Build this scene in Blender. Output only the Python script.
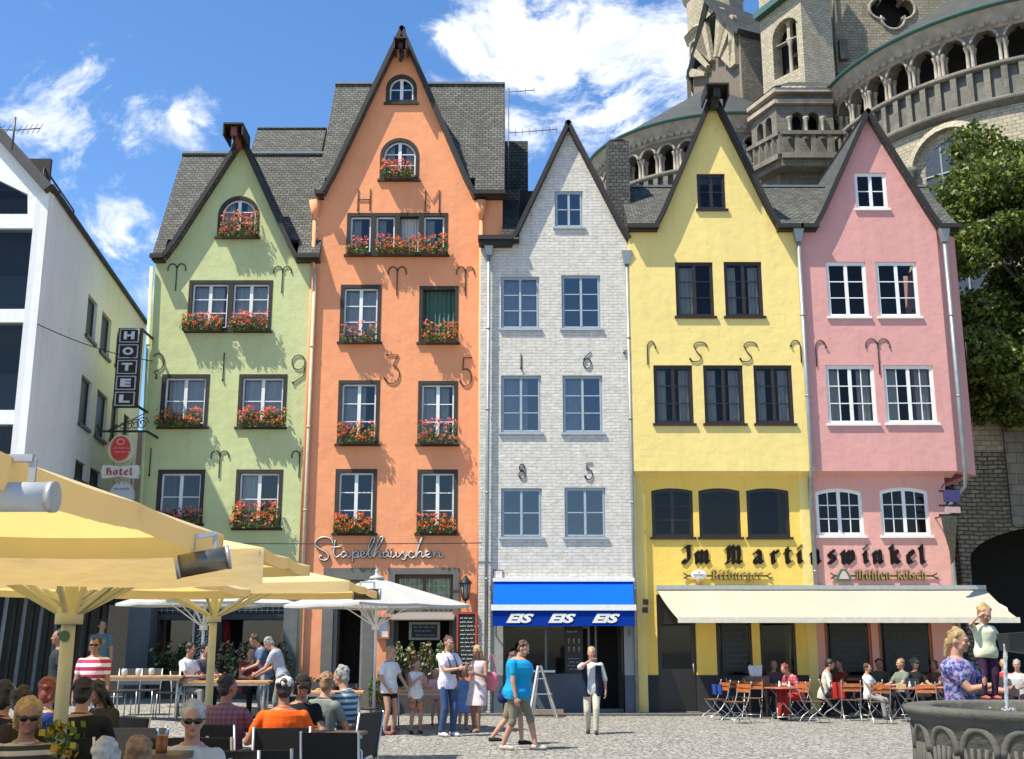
import bpy, math, random
from math import sin, cos, pi, radians
from mathutils import Vector, Matrix
import numpy as np
random.seed(7)
for o in list(bpy.data.objects): bpy.data.objects.remove(o)
scene = bpy.context.scene
COL = scene.collection
# ---------------------------------------------------------------- camera
FPX = 1150.0; TH = math.atan(265 / 1150.0); EYE = 1.7
cam_d = bpy.data.cameras.new('camera'); cam = bpy.data.objects.new('camera', cam_d); COL.objects.link(cam)
cam.location = (0, 0, EYE); cam.rotation_euler = (pi / 2 + TH, 0, 0)
cam_d.sensor_width = 36; cam_d.lens = FPX * 36 / 1024.0; cam_d.clip_end = 3000
scene.camera = cam
scene.render.resolution_x = 1024; scene.render.resolution_y = 759
# ---------------------------------------------------------------- light
SUN = Vector((-1.0, -0.62, 2.0)).normalized()
sd = bpy.data.lights.new('sun', 'SUN'); sd.energy = 5.0; sd.angle = radians(0.55); sd.color = (1.0, 0.93, 0.79)
so = bpy.data.objects.new('sun', sd); COL.objects.link(so)
so.rotation_euler = SUN.to_track_quat('Z', 'Y').to_euler()
world = bpy.data.worlds.new('World'); scene.world = world; world.use_nodes = True
scene.view_settings.view_transform = 'Standard'; scene.view_settings.look = 'None'
scene.view_settings.gamma = 1.0; scene.view_settings.use_curve_mapping = False
scene.view_settings.exposure = 0.68

def raydir(px, py):
    u = (px - 512) / FPX; v = (379.5 - py) / FPX
    return Vector((u, cos(TH) - v * sin(TH), sin(TH) + v * cos(TH)))
def at(px, py, Y):
    """point on the vertical plane Y seen at a pixel of the photograph"""
    d = raydir(px, py); t = Y / d.y
    return Vector((d.x * t, Y, EYE + d.z * t))
def ground(px, py, z=0.0):
    d = raydir(px, py); t = (z - EYE) / d.z
    return Vector((d.x * t, d.y * t, z))
def X(px, py, Y): return at(px, py, Y).x
def Z(py, Y): return at(512, py, Y).z

def build_world():
    nt = world.node_tree; N = nt.nodes; L = nt.links; N.clear()
    out = N.new('ShaderNodeOutputWorld'); bg = N.new('ShaderNodeBackground')
    sky = N.new('ShaderNodeTexSky'); sky.sky_type = 'NISHITA'; sky.sun_disc = False
    sky.sun_elevation = math.asin(SUN.z); sky.sun_rotation = math.atan2(SUN.x, SUN.y)
    sky.air_density = 1.0; sky.dust_density = 0.4; sky.ozone_density = 2.0; sky.altitude = 50
    tc = N.new('ShaderNodeTexCoord')
    hs = N.new('ShaderNodeHueSaturation'); hs.inputs['Saturation'].default_value = 1.18; hs.inputs['Value'].default_value = 1.42
    tn = N.new('ShaderNodeMix'); tn.data_type = 'RGBA'; tn.blend_type = 'MULTIPLY'; tn.inputs[0].default_value = 1; tn.inputs[7].default_value = (1.0, 1.03, 1.10, 1)
    L.new(sky.outputs[0], tn.inputs[6]); L.new(tn.outputs[2], hs.inputs['Color'])
    def mth(op, a, b=None, c=None):
        n = N.new('ShaderNodeMath'); n.operation = op
        for i, v in enumerate((a, b, c)):
            if v is None: continue
            if isinstance(v, (int, float)): n.inputs[i].default_value = v
            else: L.new(v, n.inputs[i])
        return n.outputs[0]
    # cloud banks: directions on the sky where the clouds of that day stood
    banks = [(85, 108, 5.0, .85), (30, 125, 4.0, .6), (195, 118, 2.2, .75), (118, 186, 2.2, .6), (125, 235, 3.2, .85), (150, 290, 2.5, .5),
             (470, 45, 4.2, .8), (560, 40, 6.0, 1.0), (610, 100, 4.6, 1.0), (520, 140, 3.2, .75), (655, 60, 4.5, .95), (560, -60, 6, .8), (640, -20, 4, .7),
             (-150, 60, 7, .8), (1180, 60, 9, .9), (350, 40, 1.2, .25), (300, -260, 9, .6), (700, -300, 12, .9)]
    nz = N.new('ShaderNodeTexNoise'); nz.inputs['Scale'].default_value = 11.0; nz.inputs['Detail'].default_value = 9; nz.inputs['Roughness'].default_value = .66
    wm = N.new('ShaderNodeMapping'); wm.inputs['Scale'].default_value = (1, 1, 1.5)
    L.new(tc.outputs['Generated'], wm.inputs[0])
    nw = N.new('ShaderNodeTexNoise'); nw.inputs['Scale'].default_value = 4.0; nw.inputs['Detail'].default_value = 3
    L.new(wm.outputs[0], nw.inputs['Vector'])
    vm = N.new('ShaderNodeVectorMath'); vm.operation = 'SCALE'; vm.inputs['Scale'].default_value = .22
    L.new(nw.outputs['Color'], vm.inputs[0])
    va = N.new('ShaderNodeVectorMath'); va.operation = 'ADD'; L.new(wm.outputs[0], va.inputs[0]); L.new(vm.outputs[0], va.inputs[1])
    L.new(va.outputs[0], nz.inputs['Vector'])
    cover = None
    for (px, py, deg, amp) in banks:
        d = raydir(px, py).normalized()
        dt = N.new('ShaderNodeVectorMath'); dt.operation = 'DOT_PRODUCT'; dt.inputs[1].default_value = d
        nrm = N.new('ShaderNodeVectorMath'); nrm.operation = 'NORMALIZE'; L.new(tc.outputs['Generated'], nrm.inputs[0])
        L.new(nrm.outputs[0], dt.inputs[0])
        ang = mth('SUBTRACT', 1.0, dt.outputs['Value'])
        g = mth('MULTIPLY', ang, -1.0 / (1 - cos(radians(deg))))
        g = mth('EXPONENT', g); g = mth('MULTIPLY', g, amp)
        cover = g if cover is None else mth('MAXIMUM', cover, g)
    dens = mth('MULTIPLY', cover, mth('ADD', mth('MULTIPLY', nz.outputs['Fac'], 4.2), -1.2))
    mr = N.new('ShaderNodeMapRange'); mr.interpolation_type = 'SMOOTHSTEP'
    mr.inputs['From Min'].default_value = .42; mr.inputs['From Max'].default_value = 1.0; L.new(dens, mr.inputs['Value'])
    ns = N.new('ShaderNodeTexNoise'); ns.inputs['Scale'].default_value = 14; ns.inputs['Detail'].default_value = 6; L.new(va.outputs[0], ns.inputs['Vector'])
    cr = N.new('ShaderNodeValToRGB'); cr.color_ramp.elements[0].color = (6.2, 6.9, 8.2, 1); cr.color_ramp.elements[1].color = (9.4, 9.5, 9.8, 1)
    cr.color_ramp.elements[0].position = .35; cr.color_ramp.elements[1].position = .6
    L.new(ns.outputs['Fac'], cr.inputs[0])
    mx = N.new('ShaderNodeMix'); mx.data_type = 'RGBA'; L.new(mth('MULTIPLY', mr.outputs[0], .93), mx.inputs[0]); L.new(hs.outputs[0], mx.inputs[6]); L.new(cr.outputs[0], mx.inputs[7])
    L.new(mx.outputs[2], bg.inputs['Color']); bg.inputs['Strength'].default_value = 0.09
    L.new(bg.outputs[0], out.inputs[0])
build_world()

# ---------------------------------------------------------------- scene graph helpers
ROOTS = {}
def tag(o, label=None, cat=None, group=None, kind=None):
    if label: o['label'] = label
    if cat: o['category'] = cat
    if group: o['group'] = group
    if kind: o['kind'] = kind
    return o
def thing(name, label, cat, loc=(0, 0, 0), rz=0, group=None):
    o = bpy.data.objects.new(name, None); COL.objects.link(o); o.empty_display_size = .2
    o.location = loc; o.rotation_euler = (0, 0, rz); tag(o, label, cat, group); return o
def copy_tree(o, parent=None):
    c = o.copy(); COL.objects.link(c); c.parent = parent
    for ch in o.children: copy_tree(ch, c)
    return c
def origin_of(p):
    v = Vector((0, 0, 0))
    while p is not None: v += p.location; p = p.parent
    return v

class MB:
    def __init__(s): s.v = []; s.f = []; s.m = []; s.uv = {}; s.smooth = set()
    def vert(s, p): s.v.append(tuple(p)); return len(s.v) - 1
    def face(s, idx, m=0, uv=None, sm=False):
        s.f.append(tuple(idx)); s.m.append(m)
        if uv: s.uv[len(s.f) - 1] = uv
        if sm: s.smooth.add(len(s.f) - 1)
    def poly(s, pts, m=0, uv=None, sm=False):
        b = len(s.v); s.v += [tuple(p) for p in pts]; s.face(range(b, b + len(pts)), m, uv, sm)
    def hexa(s, c, m=0):
        """8 corners: bottom ring 0-3 (ccw from above), top ring 4-7"""
        b = len(s.v); s.v += [tuple(p) for p in c]
        for q in ((3, 2, 1, 0), (4, 5, 6, 7), (0, 1, 5, 4), (1, 2, 6, 5), (2, 3, 7, 6), (3, 0, 4, 7)): s.face([b + i for i in q], m)
        return s
    def box(s, x0, x1, y0, y1, z0, z1, m=0):
        if x0 > x1: x0, x1 = x1, x0
        if y0 > y1: y0, y1 = y1, y0
        if z0 > z1: z0, z1 = z1, z0
        return s.hexa([(x0, y0, z0), (x1, y0, z0), (x1, y1, z0), (x0, y1, z0), (x0, y0, z1), (x1, y0, z1), (x1, y1, z1), (x0, y1, z1)], m)
    def bar(s, a, b, w, h, up=(0, 0, 1), m=0):
        a = Vector(a); b = Vector(b); d = (b - a).normalized(); up = Vector(up)
        r = d.cross(up)
        if r.length < 1e-4: r = d.cross(Vector((0, 1, 0)))
        r.normalize(); u = r.cross(d)
        r *= w / 2; u *= h / 2
        return s.hexa([a - r - u, a + r - u, b + r - u, b - r - u, a - r + u, a + r + u, b + r + u, b - r + u], m)
    def tube(s, pts, r, n=6, m=0, cap=True):
        pts = [Vector(p) for p in pts]; k = len(pts)
        if not hasattr(r, '__len__'): r = [r] * k
        prev = None; rings = []
        for i in range(k):
            d = (pts[min(i + 1, k - 1)] - pts[max(i - 1, 0)])
            if d.length < 1e-9: d = Vector((0, 0, 1))
            d.normalize()
            if prev is None:
                a = Vector((0, 0, 1)) if abs(d.z) < .9 else Vector((1, 0, 0)); u = d.cross(a).normalized()
            else:
                u = prev - d * prev.dot(d)
                if u.length < 1e-6: u = d.orthogonal()
                u.normalize()
            prev = u; w = d.cross(u)
            b = len(s.v)
            for j in range(n):
                t = 2 * pi * j / n; s.v.append(tuple(pts[i] + (u * cos(t) + w * sin(t)) * r[i]))
            rings.append(b)
        for i in range(k - 1):
            a, b = rings[i], rings[i + 1]
            for j in range(n): s.face((a + j, a + (j + 1) % n, b + (j + 1) % n, b + j), m, sm=n > 4)
        if cap:
            s.face([rings[0] + j for j in range(n)][::-1], m); s.face([rings[-1] + j for j in range(n)], m)
        return s
    def lathe(s, prof, c=(0, 0, 0), n=16, m=0, a0=0, a1=2 * pi, cap=True):
        full = abs(a1 - a0 - 2 * pi) < 1e-6; k = n if full else n + 1; rings = []
        for (r, z) in prof:
            b = len(s.v)
            for j in range(k):
                t = a0 + (a1 - a0) * j / n; s.v.append((c[0] + r * cos(t), c[1] + r * sin(t), c[2] + z))
            rings.append(b)
        for i in range(len(prof) - 1):
            for j in range(n):
                a, b = rings[i], rings[i + 1]; j2 = (j + 1) % k
                R = max(prof[i][0], prof[i + 1][0]); t0 = a0 + (a1 - a0) * j / n; t1 = a0 + (a1 - a0) * (j + 1) / n
                v0 = prof[i][1]; v1 = prof[i + 1][1]
                if abs(v1 - v0) < 1e-3: v1 = v0 + abs(prof[i + 1][0] - prof[i][0])
                s.face((a + j, a + j2, b + j2, b + j), m, uv=[(R * t0, v0), (R * t1, v0), (R * t1, v1), (R * t0, v1)], sm=True)
        if cap and full:
            if prof[0][0] > 1e-6: s.face([rings[0] + j for j in range(n)][::-1], m)
            if prof[-1][0] > 1e-6: s.face([rings[-1] + j for j in range(n)], m)
        return s
    def ellipsoid(s, c, r, n=14, k=9, rot=None, m=0):
        b = len(s.v); c = Vector(c)
        for i in range(k + 1):
            p = pi * i / k
            for j in range(n):
                t = 2 * pi * j / n
                v = Vector((r[0] * sin(p) * cos(t), r[1] * sin(p) * sin(t), r[2] * cos(p)))
                if rot is not None: v = rot @ v
                s.v.append(tuple(c + v))
        for i in range(k):
            for j in range(n):
                a = b + i * n + j; a2 = b + i * n + (j + 1) % n
                if i == 0: s.face((a, a + n, a2 + n), m, sm=True)
                elif i == k - 1: s.face((a, a + n, a2), m, sm=True)
                else: s.face((a, a + n, a2 + n, a2), m, sm=True)
        return s
    def loft(s, rings, m=0):
        """rings: equal-length point lists, closed"""
        n = len(rings[0]); bs = []
        for r in rings:
            bs.append(len(s.v)); s.v += [tuple(p) for p in r]
        for a, b in zip(bs, bs[1:]):
            for j in range(n): s.face((a + j, a + (j + 1) % n, b + (j + 1) % n, b + j), m, sm=True)
        s.face([bs[0] + j for j in range(n)][::-1], m); s.face([bs[-1] + j for j in range(n)], m)
        return s
    def prism(s, outline, y0, y1, m=0):
        """outline (x,z) counter-clockwise seen from -Y"""
        n = len(outline); b = len(s.v)
        s.v += [(x, y0, z) for x, z in outline] + [(x, y1, z) for x, z in outline]
        s.face([b + i for i in range(n)], m); s.face([b + n + i for i in range(n)][::-1], m)
        for i in range(n):
            j = (i + 1) % n; s.face((b + j, b + i, b + n + i, b + n + j), m)
        return s
    def plate(s, outline, holes, y0, y1, m=0):
        """solid plate in the xz plane with holes, real thickness"""
        cu = bpy.data.curves.new('tmp', 'CURVE'); cu.dimensions = '2D'; cu.fill_mode = 'BOTH'; cu.extrude = abs(y1 - y0) / 2
        for ring in [outline] + list(holes):
            sp = cu.splines.new('POLY'); sp.points.add(len(ring) - 1)
            for i, (x, z) in enumerate(ring): sp.points[i].co = (x, z, 0, 1)
            sp.use_cyclic_u = True
        ob = bpy.data.objects.new('tmp', cu); COL.objects.link(ob)
        me = bpy.data.meshes.new_from_object(ob)
        b = len(s.v); ym = (y0 + y1) / 2
        s.v += [(v.co.x, ym - v.co.z, v.co.y) for v in me.vertices]
        for p in me.polygons: s.face([b + i for i in p.vertices], m)
        bpy.data.objects.remove(ob); bpy.data.curves.remove(cu); bpy.data.meshes.remove(me)
        return s
    def text(s, txt, o, right, up, width, height, depth=.01, shear=0.0, bold=0.0, m=0):
        cu = bpy.data.curves.new('tmp', 'FONT'); cu.body = txt; cu.extrude = .5; cu.shear = shear; cu.offset = bold; cu.resolution_u = 3
        ob = bpy.data.objects.new('tmp', cu); COL.objects.link(ob); me = bpy.data.meshes.new_from_object(ob)
        xs = [v.co.x for v in me.vertices]; ys = [v.co.y for v in me.vertices]
        x0, x1, y0, y1 = min(xs), max(xs), min(ys), max(ys)
        o = Vector(o); r = Vector(right).normalized(); u = Vector(up).normalized(); nrm = r.cross(u); b = len(s.v)
        for v in me.vertices:
            s.v.append(tuple(o + r * ((v.co.x - x0) / (x1 - x0) * width) + u * ((v.co.y - y0) / (y1 - y0) * height) + nrm * (v.co.z * depth)))
        for p in me.polygons: s.face([b + i for i in p.vertices], m)
        bpy.data.objects.remove(ob); bpy.data.curves.remove(cu); bpy.data.meshes.remove(me)
        return s
    def xform(s, M):
        s.v = [tuple(M @ Vector(p)) for p in s.v]; return s
    def build(s, name, mats, parent=None, label=None, smooth=False, flat=False):
        if not isinstance(mats, (list, tuple)): mats = [mats]
        off = origin_of(parent) if parent is not None else Vector((0, 0, 0))
        me = bpy.data.meshes.new(name)
        V = np.array(s.v, dtype=np.float64) - np.array(off)
        me.from_pydata(V.tolist(), [], s.f)
        for m in mats: me.materials.append(m)
        if len(me.polygons) == len(s.f):
            me.polygons.foreach_set('material_index', s.m)
            me.polygons.foreach_set('use_smooth', [(smooth or (i in s.smooth)) and not flat for i in range(len(s.f))])
            uvl = me.uv_layers.new(name='uv')
            if len(s.f) < 60000:
                data = np.zeros((len(me.loops), 2)); li = 0; W = np.array(s.v)
                for fi, f in enumerate(s.f):
                    n = len(f)
                    if fi in s.uv: data[li:li + n] = s.uv[fi]
                    else:
                        P = W[list(f)]
                        c = np.zeros(3)
                        for k in range(n):
                            a = P[k]; b2 = P[(k + 1) % n]
                            c += (a[1] * b2[2] - a[2] * b2[1], a[2] * b2[0] - a[0] * b2[2], a[0] * b2[1] - a[1] * b2[0])
                        l = np.linalg.norm(c)
                        if l > 1e-12: c /= l
                        if abs(c[2]) > .999: u = np.array((1., 0, 0))
                        else:
                            u = np.array((-c[1], c[0], 0)); u /= np.linalg.norm(u)
                        v = np.cross(c, u)
                        data[li:li + n, 0] = P @ u; data[li:li + n, 1] = P @ v
                    li += n
                uvl.data.foreach_set('uv', data.ravel())
        me.update()
        o = bpy.data.objects.new(name, me); COL.objects.link(o)
        if parent is not None: o.parent = parent
        if label: o['label'] = label
        return o
def structure(name, mb, mats, **k):
    o = mb.build(name, mats, **k); o['kind'] = 'structure'; return o
def single(name, mb, mats, label, cat, loc=None, group=None, **k):
    """a thing that is one mesh; loc = its base point"""
    if loc is None:
        a = np.array(mb.v); loc = ((a[:, 0].min() + a[:, 0].max()) / 2, (a[:, 1].min() + a[:, 1].max()) / 2, a[:, 2].min())
    mb.v = [(p[0] - loc[0], p[1] - loc[1], p[2] - loc[2]) for p in mb.v]
    o = mb.build(name, mats, **k); o.location = loc; return tag(o, label, cat, group)

# ---------------------------------------------------------------- materials
MATS = {}
def newmat(name):
    m = bpy.data.materials.new(name); m.use_nodes = True; nt = m.node_tree; nt.nodes.clear()
    out = nt.nodes.new('ShaderNodeOutputMaterial'); b = nt.nodes.new('ShaderNodeBsdfPrincipled')
    nt.links.new(b.outputs[0], out.inputs[0]); return m, nt, b, out
def mixc(nt, fac, a, b, mode='MIX'):
    n = nt.nodes.new('ShaderNodeMix'); n.data_type = 'RGBA'; n.blend_type = mode
    for i, v in ((0, fac), (6, a), (7, b)):
        if isinstance(v, (int, float)): n.inputs[i].default_value = v
        elif isinstance(v, (tuple, list)): n.inputs[i].default_value = (v[0], v[1], v[2], 1)
        else: nt.links.new(v, n.inputs[i])
    return n.outputs[2]
def noise(nt, vec, scale, detail=4, rough=.55):
    n = nt.nodes.new('ShaderNodeTexNoise'); n.inputs['Scale'].default_value = scale; n.inputs['Detail'].default_value = detail; n.inputs['Roughness'].default_value = rough
    if vec is not None: nt.links.new(vec, n.inputs['Vector'])
    return n.outputs['Fac']
def ramp(nt, fac, p0, p1, c0=(0, 0, 0), c1=(1, 1, 1)):
    n = nt.nodes.new('ShaderNodeValToRGB'); e = n.color_ramp.elements
    e[0].position = p0; e[1].position = p1; e[0].color = (*c0, 1); e[1].color = (*c1, 1); nt.links.new(fac, n.inputs[0]); return n.outputs[0]
def bump(nt, b, h, strength, dist=.02):
    n = nt.nodes.new('ShaderNodeBump'); n.inputs['Strength'].default_value = strength; n.inputs['Distance'].default_value = dist
    nt.links.new(h, n.inputs['Height']); nt.links.new(n.outputs[0], b.inputs['Normal']); return n
def coords(nt, which='Object', scale=None):
    t = nt.nodes.new('ShaderNodeTexCoord'); o = t.outputs[which]
    if scale:
        mp = nt.nodes.new('ShaderNodeMapping'); mp.inputs['Scale'].default_value = scale; nt.links.new(o, mp.inputs[0]); o = mp.outputs[0]
    return o
def dk(c, k): return tuple(max(0, min(1, x * k)) for x in c)
def simple(name, col, rough=.6, metal=0.0, var=.12, scale=8, bmp=0.0, bscale=60, spec=.5):
    if name in MATS: return MATS[name]
    m, nt, b, _ = newmat(name); v = coords(nt)
    n = noise(nt, v, scale); nt.links.new(mixc(nt, ramp(nt, n, .3, .7), dk(col, 1 - var), dk(col, 1 + var)), b.inputs['Base Color'])
    b.inputs['Roughness'].default_value = rough; b.inputs['Metallic'].default_value = metal; b.inputs['Specular IOR Level'].default_value = spec
    if bmp: bump(nt, b, noise(nt, v, bscale, 5), bmp, .01)
    MATS[name] = m; return m
def plaster(name, col, stain=.12, bm=.35):
    m, nt, b, _ = newmat(name); v = coords(nt)
    big = noise(nt, v, .55, 5, .6)
    st = noise(nt, coords(nt, 'Object', (2.2, 2.2, .28)), 1.6, 6, .65)
    c = mixc(nt, ramp(nt, big, .35, .68), dk(col, 1 - stain), dk(col, 1 + stain * .5))
    c = mixc(nt, mathn(nt, 'MULTIPLY', ramp(nt, st, .50, .74), .42), c, dk(col, .70))
    pt = noise(nt, v, 1.7, 2, .3); c = mixc(nt, mathn(nt, 'MULTIPLY', ramp(nt, pt, .60, .615), .10), c, dk(col, 1.18))
    crk = nt.nodes.new('ShaderNodeTexVoronoi'); crk.feature = 'DISTANCE_TO_EDGE'; crk.inputs['Scale'].default_value = .55; wv = nt.nodes.new('ShaderNodeVectorMath'); wv.operation = 'ADD'; nw = nt.nodes.new('ShaderNodeTexNoise'); nw.inputs['Scale'].default_value = 3; nt.links.new(v, nw.inputs['Vector']); nt.links.new(v, wv.inputs[0]); nt.links.new(nw.outputs['Color'], wv.inputs[1]); nt.links.new(wv.outputs[0], crk.inputs['Vector'])
    c = mixc(nt, mathn(nt, 'MULTIPLY', ramp(nt, crk.outputs['Distance'], .0, .012, (1, 1, 1), (0, 0, 0)), mathn(nt, 'MULTIPLY', ramp(nt, big, .5, .6), .4)), c, dk(col, .5))
    fine = noise(nt, v, 42, 4)
    c = mixc(nt, .16, c, ramp(nt, fine, .3, .7, dk(col, .7), dk(col, 1.25)))
    nt.links.new(c, b.inputs['Base Color']); b.inputs['Roughness'].default_value = .92; b.inputs['Specular IOR Level'].default_value = .15
    h = mathn(nt, 'ADD', mathn(nt, 'MULTIPLY', noise(nt, v, 3.2, 4), 1.0), mathn(nt, 'MULTIPLY', fine, .1))
    bump(nt, b, h, bm, .05); MATS[name] = m; return m
def mathn(nt, op, a, b=None, clamp=False):
    n = nt.nodes.new('ShaderNodeMath'); n.operation = op; n.use_clamp = clamp
    for i, v in ((0, a), (1, b)):
        if v is None: continue
        if isinstance(v, (int, float)): n.inputs[i].default_value = v
        else: nt.links.new(v, n.inputs[i])
    return n.outputs[0]
def brick(nt, vec, bw, bh, mortar, c1, c2, cm, off=.5, squash=1.0, smooth=.1):
    n = nt.nodes.new('ShaderNodeTexBrick'); n.inputs['Scale'].default_value = 1.0
    n.inputs['Brick Width'].default_value = bw; n.inputs['Row Height'].default_value = bh; n.inputs['Mortar Size'].default_value = mortar
    n.inputs['Mortar Smooth'].default_value = smooth; n.offset = off
    n.inputs['Color1'].default_value = (*c1, 1); n.inputs['Color2'].default_value = (*c2, 1); n.inputs['Mortar'].default_value = (*cm, 1)
    nt.links.new(vec, n.inputs['Vector']); return n
def warped(nt, which, amt, sc):
    v = coords(nt, which); n = nt.nodes.new('ShaderNodeTexNoise'); n.inputs['Scale'].default_value = sc; nt.links.new(v, n.inputs['Vector'])
    s = nt.nodes.new('ShaderNodeVectorMath'); s.operation = 'SUBTRACT'; nt.links.new(n.outputs['Color'], s.inputs[0]); s.inputs[1].default_value = (.5, .5, .5)
    k = nt.nodes.new('ShaderNodeVectorMath'); k.operation = 'SCALE'; k.inputs['Scale'].default_value = amt; nt.links.new(s.outputs[0], k.inputs[0])
    a = nt.nodes.new('ShaderNodeVectorMath'); a.operation = 'ADD'; nt.links.new(v, a.inputs[0]); nt.links.new(k.outputs[0], a.inputs[1]); return a.outputs[0]
PETALS = []
def masonry(name, bw, bh, mortar, c1, c2, cm, warp=.03, strength=.7, dist=.03, rough=.9, dirt=.35, which='UV'):
    m, nt, b, _ = newmat(name); v = warped(nt, which, warp, 2.5)
    br = brick(nt, v, bw, bh, mortar, c1, c2, cm, smooth=.4); br.inputs['Bias'].default_value = -.1
    w = coords(nt, which)
    c = mixc(nt, .5, br.outputs['Color'], ramp(nt, noise(nt, w, 5, 6, .7), .25, .75, (.35, .35, .35), (1.3, 1.3, 1.3)), 'MULTIPLY')
    if dirt: c = mixc(nt, mathn(nt, 'MULTIPLY', ramp(nt, noise(nt, w, .8, 5, .6), .42, .7), dirt), c, dk(c1, .42))
    if dirt: c = mixc(nt, mathn(nt, 'MULTIPLY', ramp(nt, noise(nt, coords(nt, 'Object', (1.2, 1.2, .16)), 1.3, 6, .7), .5, .72), dirt), c, dk(c1, .36))
    nt.links.new(c, b.inputs['Base Color']); b.inputs['Roughness'].default_value = rough; b.inputs['Specular IOR Level'].default_value = .2
    h = mathn(nt, 'SUBTRACT', mathn(nt, 'MULTIPLY', noise(nt, w, 14, 5), .5), br.outputs['Fac'])
    bump(nt, b, h, strength, dist); MATS[name] = m; return m

GREEN = plaster('plaster_green', (.56, .60, .30))
ORANGE = plaster('plaster_orange', (.85, .345, .17))
YELLOW = plaster('plaster_yellow', (.82, .645, .235), .07)
YELLOW2 = plaster('plaster_ochre', (.84, .58, .13), .07)
PINK = plaster('plaster_pink', (.65, .33, .30), .08)
PINK2 = plaster('plaster_salmon', (.70, .36, .30), .08)
WHITEP = plaster('plaster_white', (.80, .80, .77), .05, .15)
STONEGREY = plaster('stone_surround', (.16, .155, .14), .2)
PLINTH = plaster('plinth_dark', (.045, .045, .05), .2)
PLINTHB = plaster('plinth_blue', (.10, .12, .14), .2)
WBRICK = masonry('painted_brick', .26, .085, .012, (.70, .66, .585), (.67, .63, .56), (.60, .57, .51), .035, .75, .025, dirt=.08)
SLATE = masonry('slate', .17, .105, .010, (.155, .156, .135), (.075, .077, .068), (.02, .02, .02), .015, .9, .05, rough=.7, dirt=.5)
SLATE_D = masonry('slate_dark', .20, .14, .012, (.06, .062, .055), (.035, .036, .034), (.012, .012, .012), .015, .9, .04, rough=.6, dirt=.4)
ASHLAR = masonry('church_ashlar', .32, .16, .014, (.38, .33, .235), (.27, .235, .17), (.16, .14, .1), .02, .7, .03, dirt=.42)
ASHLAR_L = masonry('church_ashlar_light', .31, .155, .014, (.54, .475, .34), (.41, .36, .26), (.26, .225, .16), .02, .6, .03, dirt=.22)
TRACH = masonry('church_trim', .9, .4, .01, (.24, .22, .175), (.175, .16, .13), (.1, .09, .075), .02, .5, .03, dirt=.5)
RUBBLE = masonry('rubble_wall', .30, .125, .018, (.36, .315, .225), (.21, .185, .14), (.07, .065, .05), .11, 1.0, .06, dirt=.5)
LEADR = simple('lead_roof', (.038, .042, .036), .7, .05, .3, 1.5, .3, 6)
COPPER = simple('copper_edge', (.05, .13, .11), .6, .2)
BARGE = simple('barge_board', (.018, .014, .011), .6, 0, .2, 6, .2)
WHITEF = simple('white_frame', (.74, .74, .70), .45, 0, .06)
BROWNF = simple('brown_frame', (.024, .012, .007), .4, 0, .2)
GREYF = simple('grey_frame', (.34, .39, .42), .45, 0, .08)
DARKCASE = plaster('dark_casing', (.060, .056, .048), .2)
ZINC = simple('zinc_pipe', (.30, .33, .33), .45, .5, .15, 4)
IRON = simple('wrought_iron', (.022, .02, .018), .55, .4, .2)
BLACKP = simple('black_paint', (.012, .012, .012), .5)
INTER = simple('room_interior', (.05, .047, .042), .9)
CURT = simple('net_curtain', (.62, .62, .60), .9, 0, .1, 20)
CURTG = simple('green_curtain', (.07, .15, .12), .9, 0, .15, 20)
RED = simple('red_cloth', (.75, .04, .06), .8)
WOODO = simple('orange_wood', (.42, .12, .03), .5, 0, .25, 14, .2)
WOODT = simple('table_wood', (.52, .27, .11), .5, 0, .2, 12, .1)
WOODB = simple('brown_wood', (.16, .08, .04), .5, 0, .25, 14, .2)
WICK = simple('dark_wicker', (.009, .0085, .009), .6, 0, .3, 60, .8, 140)
STEEL = simple('galvanised_steel', (.48, .49, .48), .38, .75, .1)
ALU = simple('aluminium', (.62, .62, .62), .35, .8, .1)
POSTC = simple('cream_post', (.44, .42, .27), .45, 0, .06)
CHALK = simple('chalk', (.62, .64, .6), .9)
BOARD = simple('chalkboard', (.014, .018, .017), .7)
STONEF = plaster('fountain_stone', (.135, .13, .11), .45, .9)
def glass_mat(name='window_glass', k=1.5, ior=1.85, tint=.75):
    m, nt, b, out = newmat(name); nt.nodes.remove(b)
    g = nt.nodes.new('ShaderNodeBsdfGlossy'); g.inputs['Roughness'].default_value = .03; g.inputs['Color'].default_value = (.9, .95, 1, 1)
    t = nt.nodes.new('ShaderNodeBsdfTransparent'); t.inputs['Color'].default_value = (tint, tint * 1.04, tint * 1.04, 1)
    lw = nt.nodes.new('ShaderNodeFresnel'); lw.inputs['IOR'].default_value = ior
    f = mathn(nt, 'MULTIPLY', lw.outputs[0], k, True)
    nrm = nt.nodes.new('ShaderNodeBump'); nrm.inputs['Strength'].default_value = .14; nt.links.new(noise(nt, coords(nt), 1.8, 2), nrm.inputs['Height']); nt.links.new(nrm.outputs[0], g.inputs['Normal'])
    mx = nt.nodes.new('ShaderNodeMixShader'); nt.links.new(f, mx.inputs[0]); nt.links.new(t.outputs[0], mx.inputs[1]); nt.links.new(g.outputs[0], mx.inputs[2])
    nt.links.new(mx.outputs[0], out.inputs[0]); MATS[name] = m; return m
GLASS = glass_mat('window_glass', 1.0, 1.62); GLASS_D = glass_mat('window_glass_dark', .8, 1.42, .62); GLASS_R = glass_mat('window_glass_sky', 1.9, 1.7, .6)
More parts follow.
